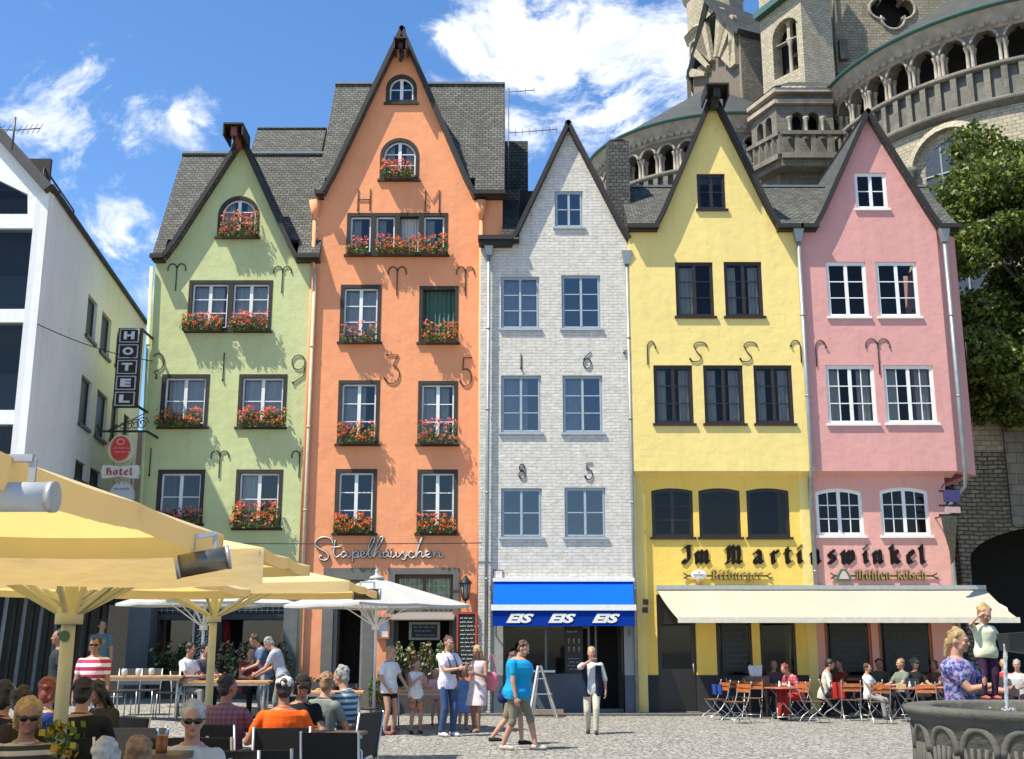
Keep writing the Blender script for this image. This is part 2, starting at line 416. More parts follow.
def fabric(name, col, tcol, tr=.45, rough=.9):
    m, nt, b, out = newmat(name); nt.nodes.remove(b); v = coords(nt)
    d = nt.nodes.new('ShaderNodeBsdfDiffuse'); t = nt.nodes.new('ShaderNodeBsdfTranslucent')
    n = ramp(nt, noise(nt, v, 1.3, 5), .3, .7)
    nt.links.new(mixc(nt, n, dk(col, .93), col), d.inputs[0]); nt.links.new(mixc(nt, n, dk(tcol, .9), tcol), t.inputs[0])
    bp = nt.nodes.new('ShaderNodeBump'); bp.inputs['Strength'].default_value = .32; bp.inputs['Distance'].default_value = .035
    nt.links.new(noise(nt, coords(nt, 'Object', (1, 1, 3)), 2.2, 3), bp.inputs['Height']); nt.links.new(bp.outputs[0], d.inputs['Normal'])
    mx = nt.nodes.new('ShaderNodeMixShader'); mx.inputs[0].default_value = tr; nt.links.new(d.outputs[0], mx.inputs[1]); nt.links.new(t.outputs[0], mx.inputs[2])
    nt.links.new(mx.outputs[0], out.inputs[0]); MATS[name] = m; return m
CANVAS_Y = fabric('cream_canvas', (.88, .77, .48), (.95, .69, .22), .55)
CANVAS_W = fabric('white_canvas', (.60, .60, .565), (.5, .5, .47), .3)
AWN_C = fabric('awning_cream', (.50, .48, .38), (.5, .45, .3), .2)
AWN_B = fabric('awning_blue', (.010, .13, .80), (.01, .1, .6), .2)
def leafmat(name, cols, rough=.5):
    m, nt, b, out = newmat(name); g = nt.nodes.new('ShaderNodeNewGeometry')
    n = nt.nodes.new('ShaderNodeValToRGB'); e = n.color_ramp.elements
    while len(e) < len(cols): e.new(.5)
    for i, c in enumerate(cols): e[i].position = i / (len(cols) - 1); e[i].color = (*c, 1)
    nt.links.new(g.outputs['Random Per Island'], n.inputs[0]); nt.links.new(n.outputs[0], b.inputs['Base Color']); b.inputs['Roughness'].default_value = rough
    t = nt.nodes.new('ShaderNodeBsdfTranslucent'); nt.links.new(n.outputs[0], t.inputs[0])
    mx = nt.nodes.new('ShaderNodeMixShader'); mx.inputs[0].default_value = .3; nt.links.new(b.outputs[0], mx.inputs[1]); nt.links.new(t.outputs[0], mx.inputs[2]); nt.links.new(mx.outputs[0], out.inputs[0])
    MATS[name] = m; return m
LEAF_T = leafmat('tree_leaf', [(.03, .06, .012), (.075, .12, .018), (.13, .18, .025), (.23, .24, .035)])
LEAF_G = leafmat('geranium_leaf', [(.04, .09, .015), (.09, .17, .03), (.2, .24, .05)])
PETAL = leafmat('geranium_petal', [(.70, .06, .02), (.92, .17, .03), (.92, .32, .08), (.9, .22, .16)])
LEAF_P = leafmat('pot_leaf', [(.02, .05, .012), (.05, .09, .02), (.16, .2, .06)])
PETAL_W = leafmat('pale_bloom', [(.35, .4, .18), (.5, .5, .3), (.45, .1, .08)])
# ================================================================ ground
def cobble_mat():
    m, nt, b, _ = newmat('cobbles'); v = coords(nt)
    vo = nt.nodes.new('ShaderNodeTexVoronoi'); vo.inputs['Scale'].default_value = 9.0; vo.inputs['Randomness'].default_value = .75; nt.links.new(v, vo.inputs['Vector'])
    ve = nt.nodes.new('ShaderNodeTexVoronoi'); ve.feature = 'DISTANCE_TO_EDGE'; ve.inputs['Scale'].default_value = 9.0; ve.inputs['Randomness'].default_value = .75; nt.links.new(v, ve.inputs['Vector'])
    e = ramp(nt, ve.outputs['Distance'], .02, .12)
    c = mixc(nt, .75, (.27, .26, .23), ramp(nt, vo.outputs['Color'], .1, .9, (.23, .22, .19), (.46, .44, .39)))
    c = mixc(nt, e, (.075, .07, .06), c)
    c = mixc(nt, mathn(nt, 'MULTIPLY', ramp(nt, noise(nt, v, .35, 5), .45, .7), .3), c, (.16, .15, .125))
    c = mixc(nt, mathn(nt, 'MULTIPLY', ramp(nt, noise(nt, v, 30, 3), .4, .8), .35), c, (.38, .36, .32))
    nt.links.new(c, b.inputs['Base Color']); b.inputs['Roughness'].default_value = .8; b.inputs['Specular IOR Level'].default_value = .25
    bump(nt, b, mathn(nt, 'ADD', e, mathn(nt, 'MULTIPLY', noise(nt, v, 40, 3), .35)), .6, .02); return m
g = MB(); 
for (x0, x1, y0, y1) in ((-400, 400, -200, 800),): g.poly([(x0, y0, 0), (x1, y0, 0), (x1, y1, 0), (x0, y1, 0)])
COB = cobble_mat(); structure('ground', g, COB)
def rise(x, y):
    s = lambda t: max(0, min(1, t)) ** 2 * (3 - 2 * max(0, min(1, t)))
    return .4 * s((-x - 2.3) / 4.7) * s((y - 14) / 6)
g = MB(); nx, ny = 44, 34
for i in range(nx):
    for j in range(ny):
        q = [(-24.3 + 22 * a / nx, 14 + 16 * b / ny) for a, b in ((i, j), (i + 1, j), (i + 1, j + 1), (i, j + 1))]
        if max(rise(*p) for p in q) < 1e-4: continue
        g.poly([(x, y, rise(x, y) + .004) for x, y in q], sm=True)
structure('sloping_pavement', g, COB)
g = MB(); g.box(-9.8, 12.8, 29.2, 30.1, -.05, .045)
structure('pavement', g, masonry('pavement_slabs', .6, .4, .01, (.17, .165, .15), (.13, .125, .115), (.05, .05, .045), .01, .4, .01, dirt=.3))

# ================================================================ building helpers
def arc_top(x0, x1, z0, z1, rise, n=12):
    """closed outline with a curved head; rise = half width gives a round arch"""
    w = (x1 - x0) / 2; cx = (x0 + x1) / 2; zs = z1 - rise
    if rise >= w - 1e-4: pts = [(cx + w * cos(t), z1 - w + w * sin(t)) for t in [pi * i / n for i in range(n + 1)]]
    else:
        R = (w * w + rise * rise) / (2 * rise); zc = z1 - R; a = math.asin(w / R)
        pts = [(cx + R * sin(a - 2 * a * i / n), zc + R * cos(a - 2 * a * i / n)) for i in range(n + 1)]
    return [(x0, z0), (x1, z0)] + pts
def rectp(x0, x1, z0, z1): return [(x0, z0), (x1, z0), (x1, z1), (x0, z1)]
def inset(x0, x1, z0, z1, d): return (x0 + d, x1 - d, z0 + d, z1 - d)
def wavy(mb, x0, x1, z0, z1, y, amp=.02, folds=6, m=0, flare=0.0):
    n = folds * 4
    for i in range(n):
        a = x0 + (x1 - x0) * i / n; b = x0 + (x1 - x0) * (i + 1) / n
        ya = y + amp * sin(i * pi / 2); yb = y + amp * sin((i + 1) * pi / 2)
        mb.poly([(a, ya, z0), (b, yb, z0), (b, yb, z1), (a, ya, z1)], m, sm=True)
class Win:
    pass
def window(parent, rect, Y, style, cols=2, rows=3, arch=0, curtain=None, opened=False, label=None, mull=None):
    """rect in pixels of outer casing. Returns real extents (x0,x1,z0,z1)."""
    px0, py0, px1, py1 = rect; pm = (py0 + py1) / 2
    x0 = X(px0, pm, Y); x1 = X(px1, pm, Y); z1 = Z(py0, Y); z0 = Z(py1, Y)
    return window_m(parent, (x0, x1, z0, z1), Y, style, cols, rows, arch, curtain, opened, label, mull)
def window_m(parent, ext, Y, style, cols=2, rows=3, arch=0, curtain=None, opened=False, label=None, mull=None):
    x0, x1, z0, z1 = ext
    S = dict(stone=(DARKCASE, WHITEF, .10, -.02), brown=(BROWNF, BROWNF, .05, .012), grey=(GREYF, GREYF, .045, .03), white=(WHITEF, WHITEF, .05, .012))[style]
    case, sash, cw, proud = S
    rise = 0 if not arch else ((x1 - x0) / 2 if arch == 1 else arch)
    outer = arc_top(x0, x1, z0, z1, rise) if rise else rectp(x0, x1, z0, z1)
    i0 = inset(x0, x1, z0, z1, cw); r2 = 0 if not arch else ((i0[1] - i0[0]) / 2 if arch == 1 else max(.03, arch - .01))
    inner = arc_top(*i0, r2) if rise else rectp(*i0)
    m = MB()
    yf = Y - .012 if style == 'stone' else Y + proud + .03
    m.plate(outer, [inner], yf, Y + .16)
    if style == 'stone' and mull:     # stone mullions between lights
        for f in mull:
            cx = i0[0] + (i0[1] - i0[0]) * f; m.box(cx - .07, cx + .07, Y - .009, Y + .15, i0[2], i0[3])
    w = m.build('window', case, parent, label=label)
    sl = MB(); sl.box(x0 - .05, x1 + .05, Y - (.07 if style == 'stone' else .06), Y + .03, z0 - .05, z0 + .012)
    sl.build('sill', case, w)
    # lights
    edges = [i0[0]] + [i0[0] + (i0[1] - i0[0]) * f for f in (mull or [])] + [i0[1]]
    ys = Y + (.075 if style == 'stone' else .05)
    fr = MB(); pn = MB(); cu = MB()
    for k in range(len(edges) - 1):
        a = edges[k] + (.07 if k else 0); b = edges[k + 1] - (.07 if k < len(edges) - 2 else 0)
        if opened and (opened is True or k in opened):
            if curtain: wavy(cu, a, b, i0[2], i0[3], Y + .2, .03, 7)
            continue
        fw = .045 if style != 'grey' else .035
        ot = arc_top(a, b, i0[2], i0[3], r2) if rise else rectp(a, b, i0[2], i0[3])
        inn = inset(a, b, i0[2], i0[3], fw)
        it = arc_top(*inn, (inn[1] - inn[0]) / 2 if arch == 1 else max(.02, r2 - .01)) if rise else rectp(*inn)
        fr.plate(ot, [it], ys, ys + .045)
        if cols == 2:
            cx = (a + b) / 2; mw = .045 if style != 'grey' else .03
            fr.box(cx - mw, cx + mw, ys - .006, ys + .04, inn[2] + .001, inn[3] - .002)
        segs = [(inn[0], (a + b) / 2 - .045), ((a + b) / 2 + .045, inn[1])] if cols == 2 else [(inn[0], inn[1])]
        for (sa, sb) in segs:
            for r in range(1, rows):
                zz = inn[2] + (inn[3] - inn[2]) * r / rows
                fr.box(sa, sb, ys + .004, ys + .034, zz - .013, zz + .013)
            if style == 'white' and arch or style == 'white' and rows == 3 and (b - a) > 1.15:
                xm = (sa + sb) / 2; fr.box(xm - .012, xm + .012, ys + .007, ys + .031, inn[2], inn[3] - .01)
        yp = ys + .02
        ptsg = arc_top(inn[0] - .01, inn[1] + .01, inn[2] - .01, inn[3] + .01, (inn[1] - inn[0]) / 2 + .01 if arch == 1 else r2) if rise else rectp(inn[0] - .01, inn[1] + .01, inn[2] - .01, inn[3] + .01)
        tilt = random.uniform(-.014, .014); tz = random.uniform(-.015, .015)
        pn.poly([(x, yp + (x - inn[0]) * tilt + (z - inn[2]) * tz, z) for x, z in ptsg])
        if curtain:
            wd = inn[1] - inn[0]; curtain_z = random.choice((0, 0, .25)) * (inn[3] - inn[2])
            if curtain == 'full': wavy(cu, inn[0], inn[1] - wd * random.choice((0, 0, .12, .3)), inn[2] + curtain_z, inn[3], Y + .24, .022, 7)
            elif curtain == 'half': wavy(cu, inn[0], inn[0] + wd * .5, inn[2], inn[3], Y + .24, .022, 4)
            else:
                wavy(cu, inn[0] - .02, inn[0] + wd * .30, inn[2], inn[3], Y + .24, .02, 3); wavy(cu, inn[1] - wd * .30, inn[1] + .02, inn[2], inn[3], Y + .24, .02, 3)
    if fr.v: fr.build('sash', sash, w)
    if pn.v: pn.build('pane', GLASS_D if style in ('white', 'brown') else GLASS_R if style == 'grey' else GLASS, w)
    if cu.v: cu.build('curtain', CURTG if opened and curtain == 'full' else CURT, w)
    return ext
def hole(ext, arch=0, d=.004):
    x0, x1, z0, z1 = ext; x0 += d; x1 -= d; z0 += d; z1 -= d
    if arch: return arc_top(x0, x1, z0, z1, (x1 - x0) / 2 if arch == 1 else arch)
    return rectp(x0, x1, z0, z1)
def pxrect(rect, Y):
    px0, py0, px1, py1 = rect; pm = (py0 + py1) / 2
    return (X(px0, pm, Y), X(px1, pm, Y), Z(py1, Y), Z(py0, Y))
def roof_slab(mb, pts, th=.12, m=0):
    """sloped slab from a 3D polygon, thickness below"""
    P = [Vector(p) for p in pts]; n = (P[1] - P[0]).cross(P[2] - P[1]).normalized()
    if n.z < 0: P.reverse(); n = -n
    Q = [p - n * th for p in P]; k = len(P); b = len(mb.v)
    mb.v += [tuple(p) for p in P + Q]; mb.face([b + i for i in range(k)], m); mb.face([b + k + i for i in range(k)][::-1], m)
    for i in range(k):
        j = (i + 1) % k; mb.face((b + i, b + k + i, b + k + j, b + j), m)
def scroll(kind, p, w, h, Y, r=.014):
    """wrought-iron anchor strokes; p = (x,z) of top centre"""
    x, z = p; y = Y - .022; S = []
    def arc(cx, cz, rx, rz, a0, a1, n=10): return [(cx + rx * cos(radians(a0 + (a1 - a0) * i / n)), cz + rz * sin(radians(a0 + (a1 - a0) * i / n))) for i in range(n + 1)]
    if kind == 'ram':
        S.append([(x, z - h), (x, z - h * .15)]); q = w / 4
        S.append([(x, z - h * .3)] + arc(x - q * 1.05, z - h * .2, q * 1.05, h * .2, 10, 200))
        S.append([(x, z - h * .3)] + arc(x + q * 1.05, z - h * .2, q * 1.05, h * .2, 170, -20))
    elif kind == '1': S.append([(x, z), (x, z - h)])
    elif kind == '1f': S.append([(x - w * .3, z - h * .2), (x, z), (x, z - h)])
    elif kind == '3':
        S.append([(x - w / 2, z), (x + w * .35, z), (x, z - h * .38)] + arc(x - .02, z - h * .68, w * .52, h * .31, 80, -150))
    elif kind == '5': S.append([(x + w / 2, z), (x - w * .2, z), (x - w * .25, z - h * .42)] + arc(x - w * .02, z - h * .68, w * .5, h * .3, 110, -150))
    elif kind == '9': S.append(arc(x, z - h * .25, w * .42, h * .25, -20, 340) + [(x + w * .42, z - h * .4), (x + w * .35, z - h * .7)] + [(x - w * .3, z - h * .95)] )
    elif kind == '2': S.append(arc(x - w * .1, z - h * .35, w * .5, h * .33, 140, -70) + [(x - w * .35, z - h * .75), (x - w * .1, z - h * .85), (x - w * .15, z - h)])
    elif kind == '6': S.append([(x + w * .4, z), (x - w * .2, z - h * .3)] + arc(x, z - h * .68, w * .4, h * .3, 150, 500))
    elif kind == '8': S.append(arc(x, z - h * .25, w * .34, h * .24, -90, 270)); S.append(arc(x, z - h * .74, w * .42, h * .26, 90, 450))
    elif kind == 'S': S.append(arc(x + w * .12, z - h * .25, w * .4, h * .24, -10, 170) + [(x - w * .1, z - h * .5)] + arc(x - w * .2, z - h * .78, w * .35, h * .22, 20, -150))
    elif kind == 'hookR': S.append([(x - w * .4, z - h), (x - w * .4, z - h * .35)] + arc(x, z - h * .3, w * .4, h * .28, 180, 0))
    elif kind == 'hookL': S.append([(x + w * .4, z - h), (x + w * .4, z - h * .35)] + arc(x, z - h * .3, w * .4, h * .28, 0, 180))
    elif kind == 'H': S += [[(x - w / 2, z), (x - w / 2, z - h)], [(x + w / 2, z), (x + w / 2, z - h)], [(x - w / 2, z - h * .5), (x + w / 2, z - h * .5)]]
    elif kind == 'M': S.append([(x - w / 2, z - h), (x - w / 2, z), (x, z - h * .55), (x + w / 2, z), (x + w / 2, z - h)])
    mb = MB()
    for st in S: mb.tube([(a, y, b) for a, b in st], r, 6)
    for st in S[:1]:
        mb.box(st[-1][0] - .02, st[-1][0] + .02, Y - .05, Y + .02, st[-1][1] - .0, st[-1][1] + .04)
    return mb
def anchors(parent, lst, Y):
    for (k, px, py, w, h) in lst:
        t = at(px, py, Y); s = t.z; b = Z(py + h, Y)
        wd = w / FPX * (Y / raydir(px, py).y)
        scroll(k, (t.x, t.z), wd, s - b, Y).build('wall_anchor', IRON, parent)
FB_N = [0]; PETAL2 = leafmat('geranium_petal_pink', [(.8, .10, .12), (.9, .2, .08), (.85, .28, .28), (.7, .05, .04)])
def flower_box(rect, Y, label, dens=1.0):
    """rect: pixel box of the whole plant mass; trough at its bottom"""
    px0, py0, px1, py1 = rect
    x0, x1, z0, z1 = pxrect(rect, Y - .15)
    t = thing('flower_box', label, 'flower box', ((x0 + x1) / 2, Y - .06, z0), 0, 'geranium boxes on the window sills')
    tr = MB(); h = min(.17, (z1 - z0) * .5); tr.box(x0 + .06, x1 - .06, Y - .25, Y - .07, z0, z0 + h); tr.box(x0 + .05, x1 - .05, Y - .26, Y - .06, z0 + h, z0 + h + .015)
    tr.build('trough', simple('trough_brown', (.07, .05, .035), .7), t)
    rnd = random.Random(FB_N[0]); FB_N[0] += 1; dens *= rnd.uniform(.75, 1.3)
    L = MB(); P = MB(); w = x1 - x0; n = int(330 * w * dens)
    def quad(mb, c, s):
        a = Vector((rnd.gauss(0, 1), rnd.gauss(0, 1), rnd.gauss(0, 1))).normalized(); b = a.orthogonal().normalized(); cc = a.cross(b)
        mb.poly([c + b * s, c + cc * s * .8, c - b * s, c - cc * s * .8])
    ph = rnd.uniform(0, 6)
    for i in range(n):
        u = rnd.random(); xx = x0 + w * u; top = z0 + h * .6 + (z1 - z0 - h * .5) * (.55 + .45 * abs(sin(u * 7 + ph)) * rnd.random() ** .5)
        zz = rnd.uniform(z0 + h * .2 - (.05 if rnd.random() < .3 else 0), top); yy = Y - .16 + rnd.gauss(0, .075)
        if zz < z0 + h: yy = Y - .27 - rnd.random() * .06
        quad(L, Vector((xx, min(yy, Y - .03), zz)), rnd.uniform(.022, .045))
    for i in range(int(72 * w * dens)):
        u = rnd.random(); xx = x0 + w * u; zz = rnd.uniform(z0 + h * .45, z1 + .03); yy = Y - .18 - rnd.random() * .16
        for k in range(7): quad(P, Vector((xx + rnd.gauss(0, .024), yy + rnd.gauss(0, .02), zz + rnd.gauss(0, .02))), rnd.uniform(.015, .030))
    L.build('foliage', LEAF_G, t); P.build('blossoms', PETAL if FB_N[0] % 3 else PETAL2, t)
def house_root(name, label, x, Y): return thing(name, label, 'house', (x, Y, 0))
def pipe(parent, pts, r=.055, funnel=True, mat=None):
    mb = MB(); mb.tube(pts, r, 10)
    for p, q in zip(pts, pts[1:]):
        p = Vector(p); q = Vector(q); L = (q - p).length
        for k in range(1, int(L / 2.2) + 1):
            c = p.lerp(q, k * 2.2 / L); mb.lathe([(r + .012, -.02), (r + .012, .02)], c, 10)
    d = mb.build('downpipe', mat or ZINC, parent)
    if funnel:
        f = MB(); p = Vector(pts[0]); f.hexa([(p.x - .07, p.y - .07, p.z - .15), (p.x + .07, p.y - .07, p.z - .15), (p.x + .07, p.y + .07, p.z - .15), (p.x - .07, p.y + .07, p.z - .15), (p.x - .14, p.y - .12, p.z + .22), (p.x + .14, p.y - .12, p.z + .22), (p.x + .14, p.y + .1, p.z + .22), (p.x - .14, p.y + .1, p.z + .22)])
        f.build('hopper', mat or ZINC, d)
def gable_roof(parent, apex, left, right, Yf, depth, over=.24, th=.10, lowY=None, mat=SLATE, kick=True):
    """roof over a street gable; apex/left/right = (x,z) edge on the facade plane; slabs run back"""
    mb = MB(); ax, az = apex
    for (ex, ez) in (left, right):
        dx, dz = ex - ax, ez - az
        # slight kick at the eave
        kx, kz = ax + dx * .86, az + dz * .88
        yb = Yf + depth
        roof_slab(mb, [(ax, Yf - over, az), (kx, Yf - over, kz), (kx, yb, kz), (ax, yb, az)], th)
        roof_slab(mb, [(kx, Yf - over, kz), (ex, Yf - over, ez), (ex, yb, ez), (kx, yb, kz)], th)
    r = mb.build('gable_roof', mat, parent)
    bb = MB()
    for (ex, ez) in (left, right):
        dx, dz = ex - ax, ez - az; kx, kz = ax + dx * .86, az + dz * .88
        for (a, b) in (((ax, az), (kx, kz)), ((kx, kz), (ex, ez))):
            d = Vector((b[0] - a[0], 0, b[1] - a[1])).normalized(); n = Vector((-d.z, 0, d.x))
            if n.z > 0: n = -n
            A = Vector((a[0], 0, a[1])) - n * .03; B = Vector((b[0], 0, b[1])) - n * .03
            yy0 = Yf - over - .035; yy1 = Yf - over - .003
            c = [A + n * .115, B + n * .115, B, A]
            if ex > ax: c = c[::-1]
            lo = [Vector((p.x, yy0, p.z)) for p in c]; hi = [Vector((p.x, yy1, p.z)) for p in c]
            b0 = len(bb.v); bb.v += [tuple(p) for p in lo + hi]
            bb.face([b0 + i for i in range(4)]); bb.face([b0 + 4 + i for i in range(4)][::-1])
            for i in range(4): j = (i + 1) % 4; bb.face((b0 + j, b0 + i, b0 + 4 + i, b0 + 4 + j))
    bb.build('barge_board', BARGE, r); return r
def main_roof(parent, x0, x1, Yf, ze, Yr, zr, over=.3, mat=SLATE, name='roof', gaps=()):
    """eaves parallel to the street; gaps = x ranges taken by the gable: handled by real intersection"""
    mb = MB(); yb = 2 * Yr - Yf
    for a, b in ([(x0, x1)] if not gaps else [(x0, gaps[0]), (gaps[1], x1)]):
        roof_slab(mb, [(a, Yf - over, ze), (b, Yf - over, ze), (b, Yr, zr), (a, Yr, zr)], .14)
        roof_slab(mb, [(b, yb, ze), (a, yb, ze), (a, Yr + .001, zr), (b, Yr + .001, zr)], .14)
    if gaps:
        sl_ = (zr - ze) / (Yr - Yf + over); zi = ze + sl_ * (over + .015)
        roof_slab(mb, [(gaps[0] + .002, Yf + .015, zi), (gaps[1] - .002, Yf + .015, zi), (gaps[1] - .002, Yr, zr), (gaps[0] + .002, Yr, zr)], .14)
        roof_slab(mb, [(gaps[1] - .002, yb, ze), (gaps[0] + .002, yb, ze), (gaps[0] + .002, Yr + .001, zr), (gaps[1] - .002, Yr + .001, zr)], .14)
    rf = mb.build(name, mat, parent)
    gt = MB()
    for a, b in ([(x0, x1)] if not gaps else [(x0, gaps[0]), (gaps[1], x1)]):
        gt.box(a - .03, b + .03, Yf - over - .12, Yf - over - .004, ze - .09, ze + .025)
        gt.box(a, b, Yf - over - .001, Yf - .005, ze - .13, ze - .06)
    gt.build('gutter', BARGE, rf)
    cp = MB(); cp.box(x0, x1, Yr - .08, Yr + .08, zr - .03, zr + .035); cp.build('ridge_cap', simple('ridge_zinc', (.2, .22, .22), .5, .3), rf)
    return rf
def hoist(parent, x, z, Y, mat_side, ln=.85, w=.3, tilt=.25):
    """little pent roof and hoist beam under the gable tip"""
    mb = MB(); mb.bar((x, Y + .05, z - .2), (x, Y - ln, z - .12), w * .45, w * .7)
    h = mb.build('hoist_beam', mat_side, parent)
    mb = MB(); mb.hexa([(x - w * .75, Y - ln - .12, z + .02), (x + w * .75, Y - ln - .12, z + .02), (x + w * .75, Y + .02, z + .0), (x - w * .75, Y + .02, z + .0), (x - w * .75, Y - ln - .12, z + .07), (x + w * .75, Y - ln - .12, z + .07), (x + w * .75, Y + .02, z + .05), (x - w * .75, Y + .02, z + .05)])
    for sx in (-1, 1): mb.box(x + sx * w * .72 - .02, x + sx * w * .72 + .02, Y - ln - .1, Y, z - .28, z + .01)
    mb.build('hoist_roof', BARGE, h)
    mb = MB(); mb.tube([(x, Y - ln + .1, z - .22), (x, Y - ln + .1, z - .5)], .03, 8); mb.ellipsoid((x, Y - ln + .1, z - .52), (.06, .06, .08)); mb.build('pulley', IRON, h)
def inner_wall(parent, x0, x1, z0, z1, Y):
    mb = MB(); mb.box(x0, x1, Y, Y + .1, z0, z1); mb.build('interior_wall', INTER, parent)
# ================================================================ lettering
GL = {
 'i': ([[(0,.8),(.12,.95),(.12,.15),(.3,.05)],[(.12,1.28),(.24,1.38)]],.5),
 'n': ([[(0,.8),(.12,.95),(.12,.1),(.22,0)],[(.2,.85),(.42,1.0),(.55,.85),(.55,.12),(.72,.02)]],.92),
 'm': ([[(0,.8),(.12,.95),(.12,.1),(.22,0)],[(.2,.85),(.42,1.0),(.52,.85),(.52,.1),(.6,0)],[(.58,.85),(.8,1.0),(.92,.85),(.92,.12),(1.08,.02)]],1.28),
 'u': ([[(0,.85),(.12,.95),(.12,.15),(.3,0),(.5,.15)],[(.42,.85),(.55,.95),(.55,.12),(.72,.02)]],.92),
 'r': ([[(0,.8),(.12,.95),(.12,.1),(.25,0)],[(.22,.8),(.42,1.0),(.56,.85)]],.68),
 't': ([[(.15,1.25),(.15,.15),(.3,0),(.48,.12)],[(-.04,.9),(.42,.93)]],.62),
 's': ([[(.5,.9),(.3,1.0),(.08,.82),(.12,.62),(.5,.42),(.52,.15),(.28,0),(.02,.12)]],.72),
 'w': ([[(0,.85),(.12,.95),(.12,.15),(.3,0),(.5,.15)],[(.42,.85),(.52,.95),(.52,.15),(.7,0),(.92,.2),(.92,.75),(.74,.98),(.55,.85)]],1.12),
 'k': ([[(0,1.3),(.12,1.4),(.12,.1),(.25,0)],[(.15,.6),(.4,1.0),(.56,.85),(.5,.65),(.2,.55)],[(.25,.52),(.5,.12),(.7,.03)]],.86),
 'e': ([[(.1,.5),(.5,.7),(.48,.9),(.3,1.0),(.08,.8),(.08,.2),(.28,0),(.55,.15)]],.72),
 'l': ([[(0,1.3),(.12,1.4),(.12,.12),(.3,0)]],.46),
 'a': ([[(.08,.85),(.28,1.0),(.5,.85),(.5,.12),(.7,.02)],[(.5,.55),(.2,.5),(.05,.3),(.12,.05),(.3,.02),(.5,.2)]],.86),
 'I': ([[(.02,1.2),(.3,1.36),(.66,1.3)],[(.5,1.3),(.5,.3),(.3,0),(0,.12),(.08,.3)]],.95),
 'M': ([[(0,1.15),(.2,1.36),(.26,1.1),(.24,.3),(.02,.02),(.34,.1)],[(.3,1.15),(.52,1.36),(.64,1.2),(.64,.1),(.74,0)],[(.7,1.2),(.95,1.36),(1.1,1.15),(1.1,.5),(1.0,.12),(1.26,.02)]],1.55),
 'B': ([[(.02,1.25),(.2,1.36),(.2,.1)],[(.02,.15),(.45,0),(.75,.25),(.7,.55),(.3,.7)],[(.2,1.2),(.52,1.36),(.7,1.1),(.6,.8),(.3,.7)]],.98),
 'b': ([[(0,1.3),(.12,1.4),(.12,.12),(.35,0),(.55,.2),(.55,.8),(.38,1.0),(.15,.85)]],.82),
 'g': ([[(.5,.85),(.3,1.0),(.08,.8),(.08,.25),(.28,.05),(.5,.2)],[(.5,.95),(.5,-.2),(.3,-.38),(.02,-.28)]],.82),
 'h': ([[(0,1.3),(.12,1.4),(.12,.1),(.22,0)],[(.2,.85),(.42,1.0),(.55,.8),(.55,0),(.42,-.22)]],.86),
 'K': ([[(.02,1.25),(.2,1.36),(.2,.05)],[(.25,.7),(.7,1.36)],[(.3,.75),(.7,.1),(.85,.02)]],1.0),
 'o': ([[(.3,1.0),(.08,.8),(.08,.2),(.28,0),(.52,.2),(.52,.8),(.3,1.0)]],.78),
 'c': ([[(.5,.88),(.3,1.0),(.08,.8),(.08,.2),(.28,0),(.52,.15)]],.66),
 'H': ([[(.0,1.2),(.25,1.36),(.6,1.25)],[(.25,1.3),(.2,.8),(.22,.12),(.0,.02)],[(.22,.7),(.5,.9),(.75,.7),(.75,.2),(.55,-.1)]],1.0),
 'ü': ([[(0,.85),(.12,.95),(.12,.15),(.3,0),(.5,.15)],[(.42,.85),(.55,.95),(.55,.12),(.72,.02)],[(.12,1.26),(.2,1.34)],[(.45,1.26),(.53,1.34)]],.92),
 'ö': ([[(.3,1.0),(.08,.8),(.08,.2),(.28,0),(.52,.2),(.52,.8),(.3,1.0)],[(.12,1.26),(.2,1.34)],[(.4,1.26),(.48,1.34)]],.78),
 '-': ([[(0,.5),(.35,.52)]],.5), ' ': ([],.75),
}
def blackletter(mb, txt, o, right, up, width, xh, nib=.21, ang=40, depth=.03, track=.12, m=0, x_positions=None):
    """broad-nib lettering: every stroke is a real raised slab"""
    o = Vector(o); r = Vector(right).normalized(); u = Vector(up).normalized(); n = r.cross(u)
    tot = sum(GL[c][1] + track for c in txt) - track
    k = width / tot if x_positions is None else xh
    nv = (cos(radians(ang)) * nib / 2, sin(radians(ang)) * nib / 2); cx = 0; q = 0
    for ci, c in enumerate(txt):
        st, adv = GL[c]
        if x_positions is not None: cx = x_positions[ci] / k
        for s in st:
            for (a, b) in zip(s, s[1:]):
                q += 1; dz = depth + (q % 9) * .0011
                P = []
                for (x, z) in (a, b):
                    for sg in (-1, 1): P.append((x + sg * nv[0], z + sg * nv[1]))
                P = [P[0], P[2], P[3], P[1]]
                # convex outline incl. a minimum thickness
                area = sum(P[i][0] * P[(i + 1) % 4][1] - P[(i + 1) % 4][0] * P[i][1] for i in range(4))
                if abs(area) < .02:
                    dx, dy = b[0] - a[0], b[1] - a[1]; l = math.hypot(dx, dy); px, py = -dy / l * .035, dx / l * .035
                    P = [(P[0][0] - px, P[0][1] - py), (P[2][0] - px, P[2][1] - py), (P[2][0] + px, P[2][1] + py), (P[0][0] + px, P[0][1] + py)]
                    area = sum(P[i][0] * P[(i + 1) % 4][1] - P[(i + 1) % 4][0] * P[i][1] for i in range(4))
                if area < 0: P = P[::-1]
                W = [o + r * ((p[0] + cx) * k) + u * (p[1] * xh) for p in P]
                b0 = len(mb.v); mb.v += [tuple(w + n * dz) for w in W] + [tuple(w) for w in W]
                mb.face((b0, b0 + 1, b0 + 2, b0 + 3), m)
                for i in range(4): j = (i + 1) % 4; mb.face((b0 + j, b0 + i, b0 + 4 + i, b0 + 4 + j), m)
        cx += adv + track
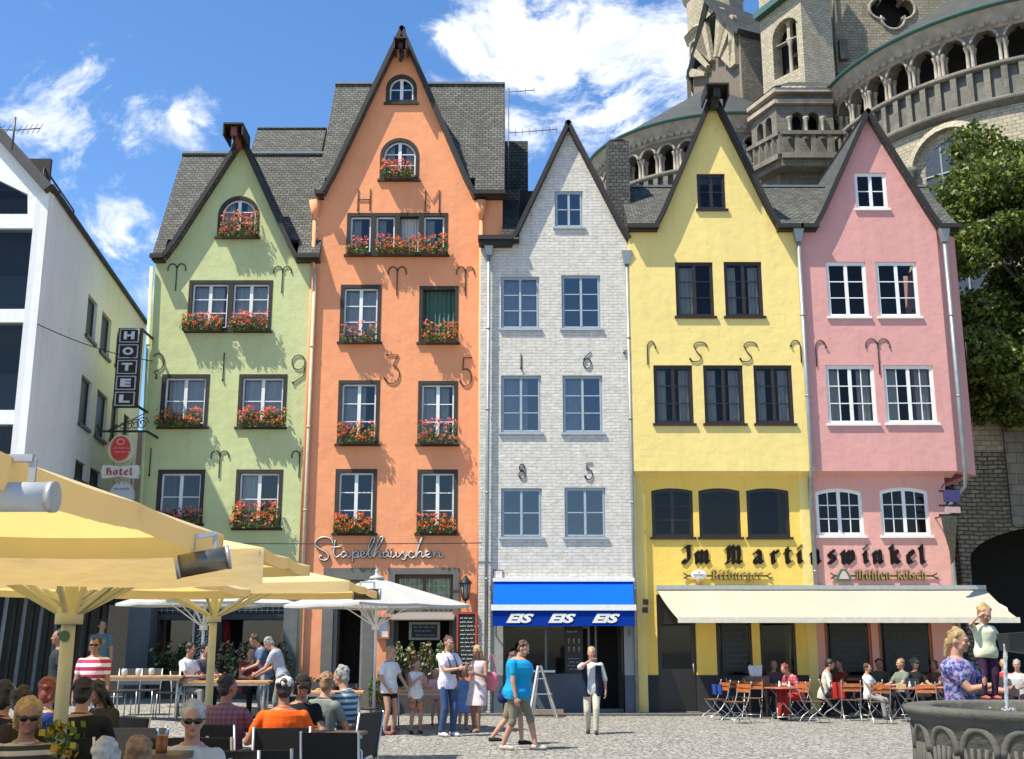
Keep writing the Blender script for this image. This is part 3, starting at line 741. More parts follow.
def catmull(pts, n=5):
    out = []; P = [pts[0]] + list(pts) + [pts[-1]]
    for i in range(1, len(P) - 2):
        p0, p1, p2, p3 = P[i - 1], P[i], P[i + 1], P[i + 2]
        for k in range(n):
            t = k / n; out.append(tuple(.5 * (2 * p1[d] + (p2[d] - p0[d]) * t + (2 * p0[d] - 5 * p1[d] + 4 * p2[d] - p3[d]) * t * t + (3 * p1[d] - p0[d] - 3 * p2[d] + p3[d]) * t ** 3) for d in range(len(p1))))
    out.append(tuple(P[-2])); return out
def squiggles(mb, x0, x1, z0, z1, y, rows, rnd, m=0, h=.5, th=.006):
    """rows of chalk handwriting, too small to read"""
    dz = (z1 - z0) / rows
    for i in range(rows):
        zz = z1 - dz * (i + .6); x = x0 + rnd.random() * (x1 - x0) * .15; xe = x1 - rnd.random() * (x1 - x0) * .35
        while x < xe:
            wl = rnd.uniform(.06, .16); n = max(3, int(wl / .022)); pts = []
            for k in range(n + 1): pts.append((x + wl * k / n, y, zz + (dz * h * (.5 if k % 2 else -.1) * rnd.uniform(.4, 1))))
            mb.tube(pts, th, 3, m, cap=False); x += wl + .035
SCRIPT = [
 [(192,104),(182,66),(140,48),(92,60),(70,95),(95,125),(140,150),(162,180),(142,206),(106,202),(98,184),(118,174)],
 [(207,72),(200,120),(198,165),(215,187),(240,172),(250,165)], [(184,120),(248,114)],
 [(284,154),(262,150),(248,170),(258,188),(280,172),(286,150),(286,176),(300,186),(318,168)],
 [(326,140),(326,180),(323,220)], [(326,168),(342,146),(362,152),(364,174),(346,188),(328,182)], [(346,188),(372,182),(384,172)],
 [(384,172),(404,160),(402,145),(386,146),(380,168),(392,188),(415,180)],
 [(415,180),(455,112),(476,64),(464,48),(446,78),(432,138),(436,180),(452,188)],
 [(452,188),(486,138),(520,84),(534,56),(518,46),(494,86),(478,146),(470,190)],
 [(470,190),(484,158),(504,146),(512,162),(510,184),(528,182)],
 [(568,154),(546,150),(532,170),(544,188),(564,172),(571,150),(571,180),(586,184)], [(562,128),(566,132)], [(588,126),(592,130)],
 [(590,150),(588,180),(602,188),(620,172),(625,150),(625,180),(640,186)],
 [(640,186),(668,150),(676,166),(690,186),(676,204),(660,196)],
 [(680,192),(700,170)], [(742,156),(722,148),(710,170),(724,192),(750,182)],
 [(750,182),(776,120),(790,66),(806,48),(796,70),(776,110),(762,160),(758,190)],
 [(758,190),(774,156),(794,148),(800,166),(798,186),(816,180)],
 [(816,180),(850,164),(850,147),(832,148),(826,170),(840,188),(866,180)],
 [(880,150),(880,188)], [(880,172),(894,152),(912,152),(918,170),(918,186),(946,180)],
]
# ================================================================ the five gabled houses
YG = YO = 30.0; YW = 29.75; YU = 29.6; YL = 29.92
def P2(px, py, Y): p = at(px, py, Y); return (p.x, p.z)
def xm(px, Y, py=400): return X(px, py, Y)

# ---------- green house
xa, xb = xm(146, YG), xm(311.5, YG)
green = house_root('green_house', 'narrow pale green plastered house with one gable, leftmost of the gabled row', (xa + xb) / 2, YG)
apex = P2(243, 143, YG); gl = P2(168, 259, YG); gr = P2(297, 263, YG); ze = Z(259, YG)
wins = [dict(rect=(218, 196, 259.5, 237.5), arch=1, rows=3, curtain='sides'),
        dict(rect=(187.9, 280.3, 272, 331.3), cols=2, rows=3, mull=[.5], curtain='full'),
        dict(rect=(160.6, 374.3, 208.6, 427.3), rows=2, curtain='full'), dict(rect=(238, 374.3, 286.4, 427.5), rows=2, curtain='full'),
        dict(rect=(156.5, 469.6, 203.8, 524), rows=2), dict(rect=(235, 469.5, 282, 528.5), rows=2, curtain='half')]
def do_windows(root, wins, Y, style):
    hs = []
    for w in wins:
        w = dict(w); r = w.pop('rect'); e = window(root, r, w.pop('Y', Y), w.pop('style', style), **w); hs.append(hole(e, w.get('arch', 0)))
    return hs
hs = do_windows(green, wins, YG, 'stone')
gz = 3.05   # top of the ground floor opening
gf = (X(150, 620, YG), X(296, 620, YG))
wall = MB(); off = .02
wall.plate([(xa, 0), (gf[0], 0), (gf[0], gz), (gf[1], gz), (gf[1], 0), (xb, 0), (xb, ze), gr, apex, gl, (xa, ze)], hs, YG, YG + .3)
wall.box(xa, xa + .25, YG + .3, YG + 7, 0, ze); wall.box(xb - .25, xb, YG + .3, YG + 7, 0, ze)
wall.build('wall', GREEN, green)
inner_wall(green, xa + .3, xb - .3, 0, ze + 2.2, YG + 2.2)
gable_roof(green, (apex[0], apex[1] + .12), (gl[0] - .1, gl[1] + .02), (gr[0] + .1, gr[1] + .02), YG, 4.2, over=.24)
main_roof(green, xa - .03, xb + .1, YG, ze, 31.85, Z(155, 31.85) + .05, gaps=(gl[0] - .05, gr[0] + .05))
hoist(green, apex[0] - .03, apex[1] + .05, YG - .2, simple('hoist_red', (.25, .07, .05), .6), .75, .36)
mb = MB(); roof_slab(mb, [(X(249, 165, 33), 32.4, Z(175, 32.4)), (X(320, 165, 33), 32.4, Z(175, 32.4)), (X(320, 165, 33), 33.9, Z(127, 33.9)), (X(249, 165, 33), 33.9, Z(127, 33.9))], .15)
roof_slab(mb, [(X(320, 165, 33), 35.4, Z(175, 32.4)), (X(249, 165, 33), 35.4, Z(175, 32.4)), (X(249, 165, 33), 33.9, Z(127, 33.9)), (X(320, 165, 33), 33.9, Z(127, 33.9))], .15)
mb.build('rear_roof', SLATE, green)
pipe(green, [at(153, 268, YG) + Vector((0, -.1, 0)), Vector((xa + .12, YG - .1, 4.5)), Vector((xa + .12, YG - .1, 0.1))], .05, False, GREEN)
pipe(green, [Vector((xb - .03, YG - .1, ze - .3)), Vector((xb - .03, YG - .1, 0.1))], .05, False, simple('cream_pipe', (.55, .45, .3), .6))
anchors(green, [('ram', 177.5, 264, 17, 27), ('ram', 283, 266.5, 17, 27), ('2', 160, 353, 12, 26), ('1', 224.5, 353, 6, 28), ('9', 299, 355, 16, 30),
                ('ram', 220.5, 451, 17, 27), ('ram', 300, 451, 15, 27), ('1', 151.5, 448, 5, 28)], YG)

# ground floor of the green house: timber shopfront set back
yf = YG + .28
mb = MB(); dark = simple('shopfront_timber', (.035, .03, .028), .5, 0, .2, 10, .2)
pier = plaster('shop_pier', (.15, .16, .16), .15)
gx = lambda px, py=620: X(px, py, yf)
mb.box(gf[0], gf[1], yf + .15, yf + .3, 2.42, gz)           # head
mb.box(gf[0], gf[1], yf, yf + .25, 0, .62)
for p0, p1 in ((150, 160), (214, 222), (286, 296)): mb.box(gx(p0), gx(p1), yf - .02, yf + .28, .62, 2.42)
mb.box(gf[0], gf[1], yf - .1, yf + .1, 2.32, 2.46)
mb.build('shopfront', dark, green)
mb = MB(); mb.box(X(128, 640, YG - .25), X(150, 640, YG - .25), YG - .35, YG + .3, 0, 3.0); mb.build('pier', pier, green)
mb = MB(); mb.box(X(283, 640, YG), X(297, 640, YG), YG - .03, YG + .29, 0, 3.0); mb.build('pier', pier, green)
mb = MB()
for k in range(26):
    xx = gf[0] + (gf[1] - gf[0]) * (k + .5) / 26; mb.box(xx - .008, xx + .008, yf - .06, yf - .04, 2.5, 2.95)
for zz in (2.55, 2.9): mb.box(gf[0], gf[1], yf - .07, yf - .03, zz, zz + .02)
mb.build('window_grille', simple('grille', (.32, .32, .28), .5, .3), green)
mb = MB()
for c in (156, 207, 223, 284):
    mb = MB(); xx = gx(c); n = 8
    for i in range(n):
        a0 = xx - .16 + .32 * i / n; a1 = xx - .16 + .32 * (i + 1) / n; y0 = yf + .32 + .03 * (i % 2); y1 = yf + .32 + .03 * ((i + 1) % 2)
        mb.poly([(a0 - .02, y0, 1.45), (a1 + .02, y1, 1.45), (a1 * .6 + xx * .4, y1, 2.3), (a0 * .6 + xx * .4, y0, 2.3)])
    mb.build('red_curtain', RED, green)
mb = MB(); mb.poly([(gx(160), yf + .3, .62), (gx(286), yf + .3, .62), (gx(286), yf + .3, 2.42), (gx(160), yf + .3, 2.42)]); mb.build('shop_glass', GLASS, green)

# ---------- orange house
xo0, xo1 = xm(311.5, YO), xm(502.5, YO, 210)
xoc = xm(481, YO)
orange = house_root('orange_house', 'tall orange plastered house with iron letters H and M under its steep gable', (xo0 + xoc) / 2, YO)
apex = P2(402.5, 35, YO); gl = P2(326, 196, YO); gr = P2(473, 200, YO); ze = Z(196, YO)
wins = [dict(rect=(386, 74.5, 417, 103.3), arch=1, rows=2), dict(rect=(380, 138, 419.3, 180.2), arch=1, rows=3, curtain='sides'),
        dict(rect=(346.6, 213, 447.8, 255.3), cols=1, rows=1, mull=[.245, .5, .755], curtain='half', opened=[2]),
        dict(rect=(340, 284.7, 381, 342.5), rows=3, curtain='full'), dict(rect=(419, 286, 458.3, 343), rows=1, curtain='full', opened=True),
        dict(rect=(337.7, 380.3, 379.4, 444.4), rows=3, curtain='full'), dict(rect=(417.7, 381, 457.6, 444.6), rows=3, curtain='full'),
        dict(rect=(334.7, 469, 376.4, 533.7), rows=3), dict(rect=(417, 469.5, 457.6, 533.7), rows=3)]
hs = do_windows(orange, wins, YO, 'stone')
dr = (X(322, 620, YO), X(374, 620, YO)); wr = (X(387, 620, YO), X(459, 620, YO)); zt = Z(568, YO)
wall = MB()
wall.plate([(xo0, 0), (dr[0], 0), (dr[0], zt), (dr[1], zt), (dr[1], 0), (xo1, 0), (xo1, ze), gr, apex, gl, (xo0, ze)],
           hs + [rectp(wr[0], wr[1], 1.05, zt)], YO, YO + .3)
wall.box(xo0, xo0 + .25, YO + .3, YO + 7, 0, ze); wall.box(xo1 - .25, xo1, YO + .3, YO + 7, 0, ze)
wall.build('wall', ORANGE, orange)
mb = MB(); mb.box(xoc - .9, xoc - .02, YO - .012, YO - .004, 0, 0.01)
inner_wall(orange, xo0 + .3, xo1 - .3, 0, ze + 3.2, YO + 2.0)
gable_roof(orange, (apex[0], apex[1] + .15), (gl[0] - .12, gl[1] + .02), (gr[0] + .12, gr[1] + .02), YO, 4.4, over=.24)
main_roof(orange, xo0 - .05, xo1 + .05, YO, ze, 32.3, Z(84, 32.3), gaps=(gl[0] - .05, gr[0] + .05))
hoist(orange, apex[0] + .02, apex[1] - .55, YO - .2, simple('hoist_dark', (.06, .03, .025), .6), .45, .24)
for px in (314, 481):
    x = X(px, 250, YO); mb = MB(); mb.tube([(x, YO - .09, 0.1 if px > 400 else 3.2), (x, YO - .09, ze - .75)], .05, 8)
    mb.tube([(x, YO - .09, ze - .75), (x, YO - .12, ze - .2)], [.055, .17], 10); mb.build('downpipe', ORANGE, orange)
anchors(orange, [('H', 364.5, 189, 12, 22), ('M', 432.5, 190, 14, 22), ('ram', 397.5, 267, 17, 29), ('ram', 465.5, 267, 17, 29), ('3', 393, 355, 15, 29), ('5', 466, 358, 12, 29)], YO)
# stone portal and restaurant window
mb = MB(); s1 = dr[1] - .28
mb.plate([(dr[0], 0), (dr[0] + .28, 0), (dr[0] + .28, zt - .3), (s1, zt - .3), (s1, 0), (dr[1], 0), (dr[1], zt), (dr[0], zt)], [], YO - .03, YO + .34)
mb.build('door_surround', STONEGREY, orange)
mb = MB(); tz = 2.62; mb.box(dr[0] + .28, s1, YO + .2, YO + .26, tz, tz + .12); mb.box(dr[0] + .28, s1, YO + .22, YO + .24, zt - .36, zt - .3)
for k in range(1, 3): xx = dr[0] + .28 + (s1 - dr[0] - .28) * k / 3; mb.box(xx - .02, xx + .02, YO + .215, YO + .25, tz + .12, zt - .3)
mb.box(dr[0] + .28, dr[0] + .36, YO + .18, YO + .26, 0, tz); mb.box(s1 - .08, s1, YO + .18, YO + .26, 0, tz)
d = mb.build('door_frame', simple('door_frame_grey', (.22, .22, .2), .5), orange)
mb = MB(); mb.box(dr[0] + .3, s1 - .02, YO + .23, YO + .238, tz + .12, zt - .3); mb.build('transom_glass', simple('frosted_transom', (.42, .46, .47), .25), d)
mb = MB(); mb.box(dr[0] + .34, dr[0] + .40, YO + .3, YO + 1.15, .05, tz); mb.build('open_door', simple('door_brown', (.05, .03, .02), .4), orange)
mb = MB(); mb.plate(rectp(wr[0], wr[1], 1.0, zt), [rectp(wr[0] + .18, wr[1] - .16, 1.06, zt - .16)], YO - .03, YO + .32)
mb.build('window_surround', STONEGREY, orange)
w0, w1 = wr[0] + .18, wr[1] - .16
mb = MB(); ww = MB(); zb = Z(615, YO)
mb.box(w0, w1, YO + .18, YO + .26, zb - .12, zb); mb.box(w0, w1, YO + .18, YO + .26, zt - .26, zt - .16)
for xx in (w0, w1 - .08, (w0 + w1) / 2 - .04): mb.box(xx, xx + .08, YO + .175, YO + .255, zb, zt - .26)
mb.box(w0, w1, YO + .15, YO + .3, 1.06, 1.3); mb.box(w0, w0 + .1, YO + .16, YO + .28, 1.3, zb - .12); mb.box(w1 - .1, w1, YO + .16, YO + .28, 1.3, zb - .12)
rw = mb.build('restaurant_window', simple('window_wood', (.10, .045, .025), .5), orange)
for i in range(1, 12): xx = w0 + (w1 - w0) * i / 12; ww.box(xx - .007, xx + .007, YO + .185, YO + .2, zb, zt - .26)
for i in range(1, 5): zz = zb + (zt - .26 - zb) * i / 5; ww.box(w0, w1, YO + .183, YO + .198, zz - .007, zz + .007)
ww.build('lead_lattice', simple('lead_lattice', (.4, .42, .34), .4, .4), rw)
mb = MB(); mb.poly([(w0, YO + .21, zb), (w1, YO + .21, zb), (w1, YO + .21, zt - .26), (w0, YO + .21, zt - .26)])
def mottled():
    m, nt, b, _ = newmat('leaded_green_glass'); v = coords(nt)
    nt.links.new(ramp(nt, noise(nt, v, 2.2, 6, .7), .35, .68, (.02, .03, .012), (.34, .4, .16)), b.inputs['Base Color']); b.inputs['Roughness'].default_value = .15; return m
mb.build('pane', mottled(), rw)
mb = MB(); mb.hexa([(w0 - .05, YO - .35, 2.0 + .30), (w1 + .05, YO - .35, 2.30), (w1 + .05, YO + .15, 2.48), (w0 - .05, YO + .15, 2.48), (w0 - .05, YO - .35, 2.33), (w1 + .05, YO - .35, 2.33), (w1 + .05, YO + .15, 2.52), (w0 - .05, YO + .15, 2.52)])
mb.build('canopy_board', simple('canopy_tin', (.25, .22, .2), .5, .2), rw)
mb = MB()
for c in (-.82, .82):
    xx = (w0 + w1) / 2 + c
    for i in range(6): a0 = xx - .14 + .28 * i / 6; a1 = a0 + .28 / 6; mb.poly([(a0, YO + .36 + .03 * (i % 2), 1.35), (a1, YO + .36 + .03 * ((i + 1) % 2), 1.35), ((a1 + xx) / 2, YO + .36, 2.15), ((a0 + xx) / 2, YO + .36, 2.15)])
mb.build('red_curtain', RED, rw)
rnd = random.Random(3)
mb = MB(); bx0, bx1 = X(409, 630, YO - .1), X(440, 630, YO - .1); zz0, zz1 = Z(640, YO - .1), Z(622, YO - .1)
mb.plate(rectp(bx0, bx1, zz0, zz1), [rectp(bx0 + .07, bx1 - .07, zz0 + .06, zz1 - .06)], YO - .12, YO - .06); bd = mb.build('slate_board', simple('board_frame', (.25, .2, .13), .6), rw)
mb = MB(); mb.box(bx0 + .05, bx1 - .05, YO - .10, YO - .07, zz0 + .05, zz1 - .05); mb.build('slate', BOARD, bd)
mb = MB(); squiggles(mb, bx0 + .1, bx1 - .1, zz0 + .07, zz1 - .07, YO - .106, 3, rnd, 0, .5, .006); mb.build('chalk_writing', CHALK, bd)
# script lettering on the orange wall
mb = MB(); ou = MB()
for s in SCRIPT:
    pts = catmull(s, 4); P = [at(305 + p[0] / 6.827, 530 + p[1] / 6.827, YO - .03) for p in pts]
    mb.tube([(p.x, YO - .045, p.z) for p in P], .019, 6)
    ou.tube([(p.x + .003, YO - .02, p.z - .003) for p in P], .031, 6)
sl = mb.build('script_lettering', simple('letter_cream', (.62, .60, .55), .4, .2), orange)
ou.build('lettering_backing', simple('letter_dark', (.02, .018, .018), .5), sl)
# lattice above: sign rail
# ---------- grey brick house
xg0, xg1 = xm(479.5, YW), xm(632, YW)
grey = house_root('grey_brick_house', 'slim house of grey white painted brick with an ice cream shop in its ground floor', (xg0 + xg1) / 2, YW)
apex = P2(568, 126, YW); gl = P2(512, 246, YW); gr = P2(627, 240, YW); ze = Z(243, YW)
wins = [dict(rect=(554.6, 190.8, 583, 227.4), cols=2, rows=2)] + [dict(rect=r, cols=2, rows=3, curtain=c) for r, c in
        (((500.8, 276.4, 539.5, 328.8), 'full'), ((561.4, 275, 600.8, 328.8), None), ((500.8, 375.3, 541.2, 432.8), 'full'), ((562.5, 375.3, 602.9, 433), 'half'))] + \
       [dict(rect=(500.8, 488, 542, 537.6), rows=2), dict(rect=(564.5, 487.3, 606, 537.6), rows=2)]
hs = do_windows(grey, wins, YW, 'grey')
sf0, sf1 = X(503, 650, YW), X(624, 650, YW); sz = 2.75
wall = MB(); wall.plate([(xg0, 0), (sf0, 0), (sf0, sz), (sf1, sz), (sf1, 0), (xg1, 0), (xg1, ze), gr, apex, gl, (xg0, ze)], hs, YW, YW + .3)
wall.box(xg0 + .002, xg0 + .25, YW + .3, YW + 7, 0, ze); wall.box(xg1 - .25, xg1, YW + .3, YW + 7, 0, ze)
wall.build('wall', WBRICK, grey)
inner_wall(grey, xg0 + .3, xg1 - .3, 0, ze + 2.5, YW + 2.4)
gable_roof(grey, (apex[0], apex[1] + .1), (gl[0] - .1, gl[1]), (gr[0] + .08, gr[1]), YW, 4.5, over=.16, mat=SLATE_D)
mb = MB(); yy = 31.5; zr = Z(188, yy)
roof_slab(mb, [(X(502, 220, YW), YW - .25, ze + .02), (gl[0] + .2, YW - .25, ze + .02), (gl[0] + .2, yy, zr), (X(502, 220, YW), yy, zr)], .14)
roof_slab(mb, [(gr[0], YW + .1, Z(236, YW)), (xg1 + .3, YW + .1, Z(236, YW)), (xg1 + .3, 31.6, Z(190, 31.6)), (gr[0], 31.6, Z(190, 31.6))], .14)
mr = mb.build('roof', SLATE_D, grey)
mb = MB(); mb.box(xg0 - .06, gl[0] + .02, YW - .38, YW - .01, ze - .02, ze + .10); mb.box(xg0 - .04, gl[0], YW - .3, YW - .005, ze - .14, ze - .021); mb.build('gutter', BARGE, mr)
mb = MB(); mb.box(X(504, 160, 33), X(528, 160, 33), 33, 33.2, Z(200, 33), Z(141, 33)); mb.build('rear_roof', SLATE, grey); mb = MB(); mb.box(X(500, 215, 31), X(520, 215, 31), 31, 31.4, Z(235, 31), Z(190, 31)); mb.build('rear_dormer', SLATE, grey)
pipe(grey, [Vector((X(489, 255, YW), YW - .12, ze - .25)), Vector((X(488, 255, YW), YW - .12, 0.1))], .05)
pipe(grey, [Vector((xg1 - .06, YW - .1, ze - .5)), Vector((xg1 - .06, YW - .1, 0.1))], .045, True)
anchors(grey, [('1', 521, 354, 5, 15), ('6', 587, 352, 10, 17), ('8', 522, 464, 8, 15), ('5', 588.5, 463, 8, 17), ('hookL', 627, 350, 8, 12)], YW)
# chimney clad in slate between grey and yellow
mb = MB(); cx0, cx1 = X(608.5, 190, 30.6), X(630, 190, 30.6); ct = Z(141, 30.6); mb.box(cx0, cx1, 30.6, 31.4, Z(240, 30.6), ct); ch = mb.build('chimney', SLATE, mr)
mb = MB(); mb.box(cx0 + .12, cx1 - .12, 30.75, 31.25, ct, ct + .08); cc = ((cx0 + cx1) / 2, 31.0, ct + .08); mb.lathe([(.26, 0), (.3, .03), (.22, .1), (.03, .14)], cc, 14); mb.build('chimney_cap', simple('cap_dark', (.03, .03, .035), .5), ch)
# shop
ys = YW + .35; plg = plaster('shop_pier_grey', (.30, .30, .28), .1)
mb = MB()
for a, b in ((X(492, 650, YW), sf0), (sf1, X(636, 650, YW) - .02)): mb = MB(); mb.box(a, b, YW - .05, YW + .34, .95, 2.9); mb.build('shop_pier', plg, grey)
mb = MB()
for a, b in ((X(492, 650, YW), sf0), (sf1, X(636, 650, YW) - .02)): mb.box(a, b, YW - .056, YW + .335, 0, .95)
mb.box(sf0, X(590, 690, ys), ys - .1, ys + .1, 0, .98)
mb.build('plinth', PLINTHB, grey)
mb = MB(); fx = lambda p: X(p, 660, ys)
for p in (503, 546, 566, 589, 623): mb.box(fx(p) - .03, fx(p) + .03, ys - .03, ys + .05, .98, sz)
mb.box(sf0, sf1, ys - .035, ys + .055, sz - .12, sz); mb.box(sf0, fx(589), ys - .04, ys + .06, 2.1, 2.16)
mb.box(fx(589), sf1, ys - .03, ys + .05, .0, .12); mb.box(fx(595), fx(595) + .05, ys - .02, ys + .04, .12, sz - .12)
sp = mb.build('shop_window', simple('shop_metal', (.12, .13, .13), .4, .3), grey)
mb = MB(); mb.poly([(sf0, ys + .01, .98), (fx(566), ys + .01, .98), (fx(566), ys + .01, sz), (sf0, ys + .01, sz)]); mb.build('pane', GLASS_D, sp)
mb = MB(); mb.box(X(527, 671, ys - .3), X(555, 671, ys - .3), ys - .4, ys - .1, 1.02, 1.07); mb.build('serving_counter', WHITEF, sp)
mb = MB(); bx0, bx1 = X(565, 660, ys - .06), X(583, 660, ys - .06); mb.box(bx0, bx1, ys - .07, ys - .04, .98, 2.55); ic = mb.build('price_board', BLACKP, sp)
rnd = random.Random(11); mb = MB(); squiggles(mb, bx0 + .05, bx1 - .04, 1.95, 2.25, ys - .075, 2, rnd, 0, .5, .009); squiggles(mb, bx0 + .05, bx1 - .04, 1.05, 1.4, ys - .075, 4, rnd, 0, .4, .006); mb.build('price_writing', CHALK, ic)
mb = MB(); cxm = (bx0 + bx1) / 2; mb.ellipsoid((cxm, ys - .075, 2.42), (.2, .012, .07)); mb.build('red_oval', RED, ic)
mb = MB()
for i in range(3):
    for j in range(2):
        c = (bx0 + .1 + i * .13, ys - .075, 1.6 + j * .2); mb.tube([(c[0], c[1], c[2] - .09), (c[0], c[1], c[2])], [.004, .022], 6); mb.ellipsoid((c[0], c[1], c[2] + .02), (.026, .012, .03), 8, 5, m=1)
mb.build('ice_cones', [simple('cone', (.5, .3, .12), .7), simple('scoop', (.6, .25, .2), .6)], ic)
mb = MB(); mb.plate(rectp(X(493, 576, YW), X(503, 576, YW), Z(578.5, YW), Z(570, YW)), [], YW - .03, YW - .006); pl = mb.build('house_plate', simple('plate_red', (.35, .06, .05), .5), grey)
mb = MB(); mb.plate(rectp(X(494, 576, YW), X(502.2, 576, YW), Z(577.7, YW), Z(571, YW)), [], YW - .036, YW - .028); mb.build('plate_face', simple('plate_face', (.6, .6, .55), .5), pl)

# ---------- yellow house
xy0, xy1 = xm(632.5, YU), xm(806, YU)
yellow = house_root('yellow_house', 'yellow plastered house with brown windows and a gable hoist beam', (xy0 + xy1) / 2, YU)
apex = P2(712, 98, YU); gl = P2(657, 227, YU); gr = P2(776, 227, YU); ze = Z(228, YU); zj = Z(471, YU)
wins = [dict(rect=(697, 173.6, 725.5, 209.6), rows=2), dict(rect=(675.5, 262, 713.8, 316.8), rows=3, curtain='half'), dict(rect=(724.5, 261.6, 762.8, 316.8), rows=3, curtain='sides'),
        dict(rect=(653.9, 365, 693.3, 424), rows=3, curtain='sides'), dict(rect=(703.9, 365, 744, 424), rows=3, curtain='sides'), dict(rect=(754.4, 365, 793.3, 424), rows=3, curtain='sides')]
hs = do_windows(yellow, wins, YU, 'brown')
wall = MB(); wall.plate([(xy0, zj), (xy1, zj), (xy1, ze), gr, apex, gl, (xy0, ze)], hs, YU, YU + .3)
wall.box(xy0, xy0 + .25, YU + .3, YU + 7, 0, ze); wall.box(xy1 - .25, xy1, YU + .3, YU + 7, 0, ze)
wall.hexa([(xy0 + .02, YU + .02, zj), (xy1, YU + .02, zj), (xy1, YL + .1, zj - .12), (xy0 + .02, YL + .1, zj - .12), (xy0 + .02, YU + .02, zj + .01), (xy1, YU + .02, zj + .01), (xy1, YL + .1, zj + .01), (xy0 + .02, YL + .1, zj + .01)])
wall.build('wall', YELLOW, yellow)
inner_wall(yellow, xy0 + .3, xy1 - .3, 0, ze + 2.0, YL + 2.2)
lw = [dict(rect=(651.5, 488, 693.3, 537.6), arch=.07, rows=3), dict(rect=(698.8, 488, 740.6, 537.6), arch=.07, rows=1, cols=1), dict(rect=(746.8, 488, 789.7, 537.6), arch=.07, rows=1, cols=1)]
hs = do_windows(yellow, lw, YL, 'brown')
yl0, yl1 = xy0 + .1, xm(807.5, YL, 560)
dz = 2.95
def gx2(p, py=660): return X(p, py, YL)
dox = (gx2(658), gx2(697)); g1 = (gx2(717), gx2(753)); g2 = (gx2(761), gx2(797)); zs0 = Z(678, YL); zs1 = 2.75
wall = MB(); wall.plate([(yl0, .95), (dox[0], .95), (dox[0], dz), (dox[1], dz), (dox[1], .95), (yl1, .95), (yl1, zj), (yl0, zj)],
                        hs + [rectp(g1[0], g1[1], zs0, zs1), rectp(g2[0], g2[1], zs0, zs1)], YL, YL + .3)
wall.build('ground_floor_wall', YELLOW2, yellow)
mb = MB(); mb.box(yl0, dox[0], YL - .012, YL + .29, 0, .95); mb.box(dox[1], yl1, YL - .012, YL + .29, 0, .95); mb.build('plinth', PLINTH, yellow)
gable_roof(yellow, (apex[0], apex[1] + .12), (gl[0] - .08, gl[1] - .02), (gr[0] + .08, gr[1] - .02), YU, 4.5, over=.22, mat=SLATE_D)
main_roof(yellow, xy0 - .02, xy1 + .1, YU, ze, 31.6, Z(187, 31.6), gaps=(gl[0], gr[0]), over=.2)
hoist(yellow, apex[0] - .02, apex[1] - .1, YU - .15, simple('hoist_black', (.025, .022, .02), .6), .7, .42)
pipe(yellow, [Vector((X(797.5, 245, YU), YU - .12, ze - .3)), Vector((X(797.5, 245, YU), YU - .12, zj + .12)), Vector((X(799, 245, YU) - .02, YL - .1, zj - .35)), Vector((X(799, 245, YU) - .02, YL - .1, 3.2))], .055)
anchors(yellow, [('hookR', 651, 341, 10, 24), ('S', 698, 342, 17, 20), ('S', 748, 342, 17, 20), ('hookL', 795, 340, 12, 23)], YU)
# door and tavern windows
db = simple('door_black', (.018, .014, .012), .35)
mb = MB(); mb.plate(rectp(dox[0], dox[1], .06, dz), [rectp(dox[0] + .12, dox[1] - .12, 1.1, 2.2)], YL + .12, YL + .18); dd = mb.build('door', db, yellow)
mb = MB(); mb.box(dox[0] + .12, dox[1] - .12, YL + .14, YL + .15, 1.1, 2.2); mb.build('pane', GLASS_D, dd)
mb = MB(); mb.tube([(dox[1] - .08, YL + .08, 1.0), (dox[1] - .08, YL + .08, 1.25)], .015, 6); mb.build('handle', ALU, dd)
mb = MB(); mb.box(dox[0] - .05, dox[1] + .05, YL - .15, YL + .12, 0, .06); mb.build('doorstep', STONEGREY, yellow)
def tavern_window(root, g, frame, board=True, seed=0):
    mb = MB(); mb.plate(rectp(g[0], g[1], zs0, zs1), [rectp(g[0] + .07, g[1] - .07, zs0 + .07, zs1 - .07)], YL + .04, YL + .1)
    w = mb.build('tavern_window', frame, root)
    mb = MB(); mb.box(g[0] - .06, g[1] + .06, YL - .1, YL + .02, zs0 - .06, zs0 + .004); mb.build('sill', frame, w)
    mb = MB(); mb.poly([(g[0], YL + .07, zs0), (g[1], YL + .07, zs0), (g[1], YL + .07, zs1), (g[0], YL + .07, zs1)]); mb.build('pane', GLASS_D, w)
    if board:
        rnd = random.Random(seed); bw = .22
        mb = MB(); mb.box(g[0] + .14, g[1] - .14, YL + .015, YL + .035, zs0 + .15, zs1 - .3); b = mb.build('menu_slate', simple('slate_green', (.008, .013, .011), .5), w)
        mb = MB(); squiggles(mb, g[0] + .2, g[1] - .18, zs0 + .22, zs1 - .42, YL + .011, 9, rnd, 0, .45, .006); mb.build('chalk_writing', simple('chalk_dim', (.16, .2, .17), .9), b)
tavern_window(yellow, g1, simple('frame_dark', (.03, .02, .015), .5), True, 1); tavern_window(yellow, g2, simple('frame_dark', (.03, .02, .015), .5), False)
for (px, py) in ((645.5, 602), (645, 610)):
    mb = MB(); p = at(px, py, YL); mb.box(p.x - .07, p.x + .07, YL - .03, YL, p.z - .07, p.z + .07); e = mb.build('wall_plate', simple('plate_dark', (.05, .04, .035), .5), yellow)

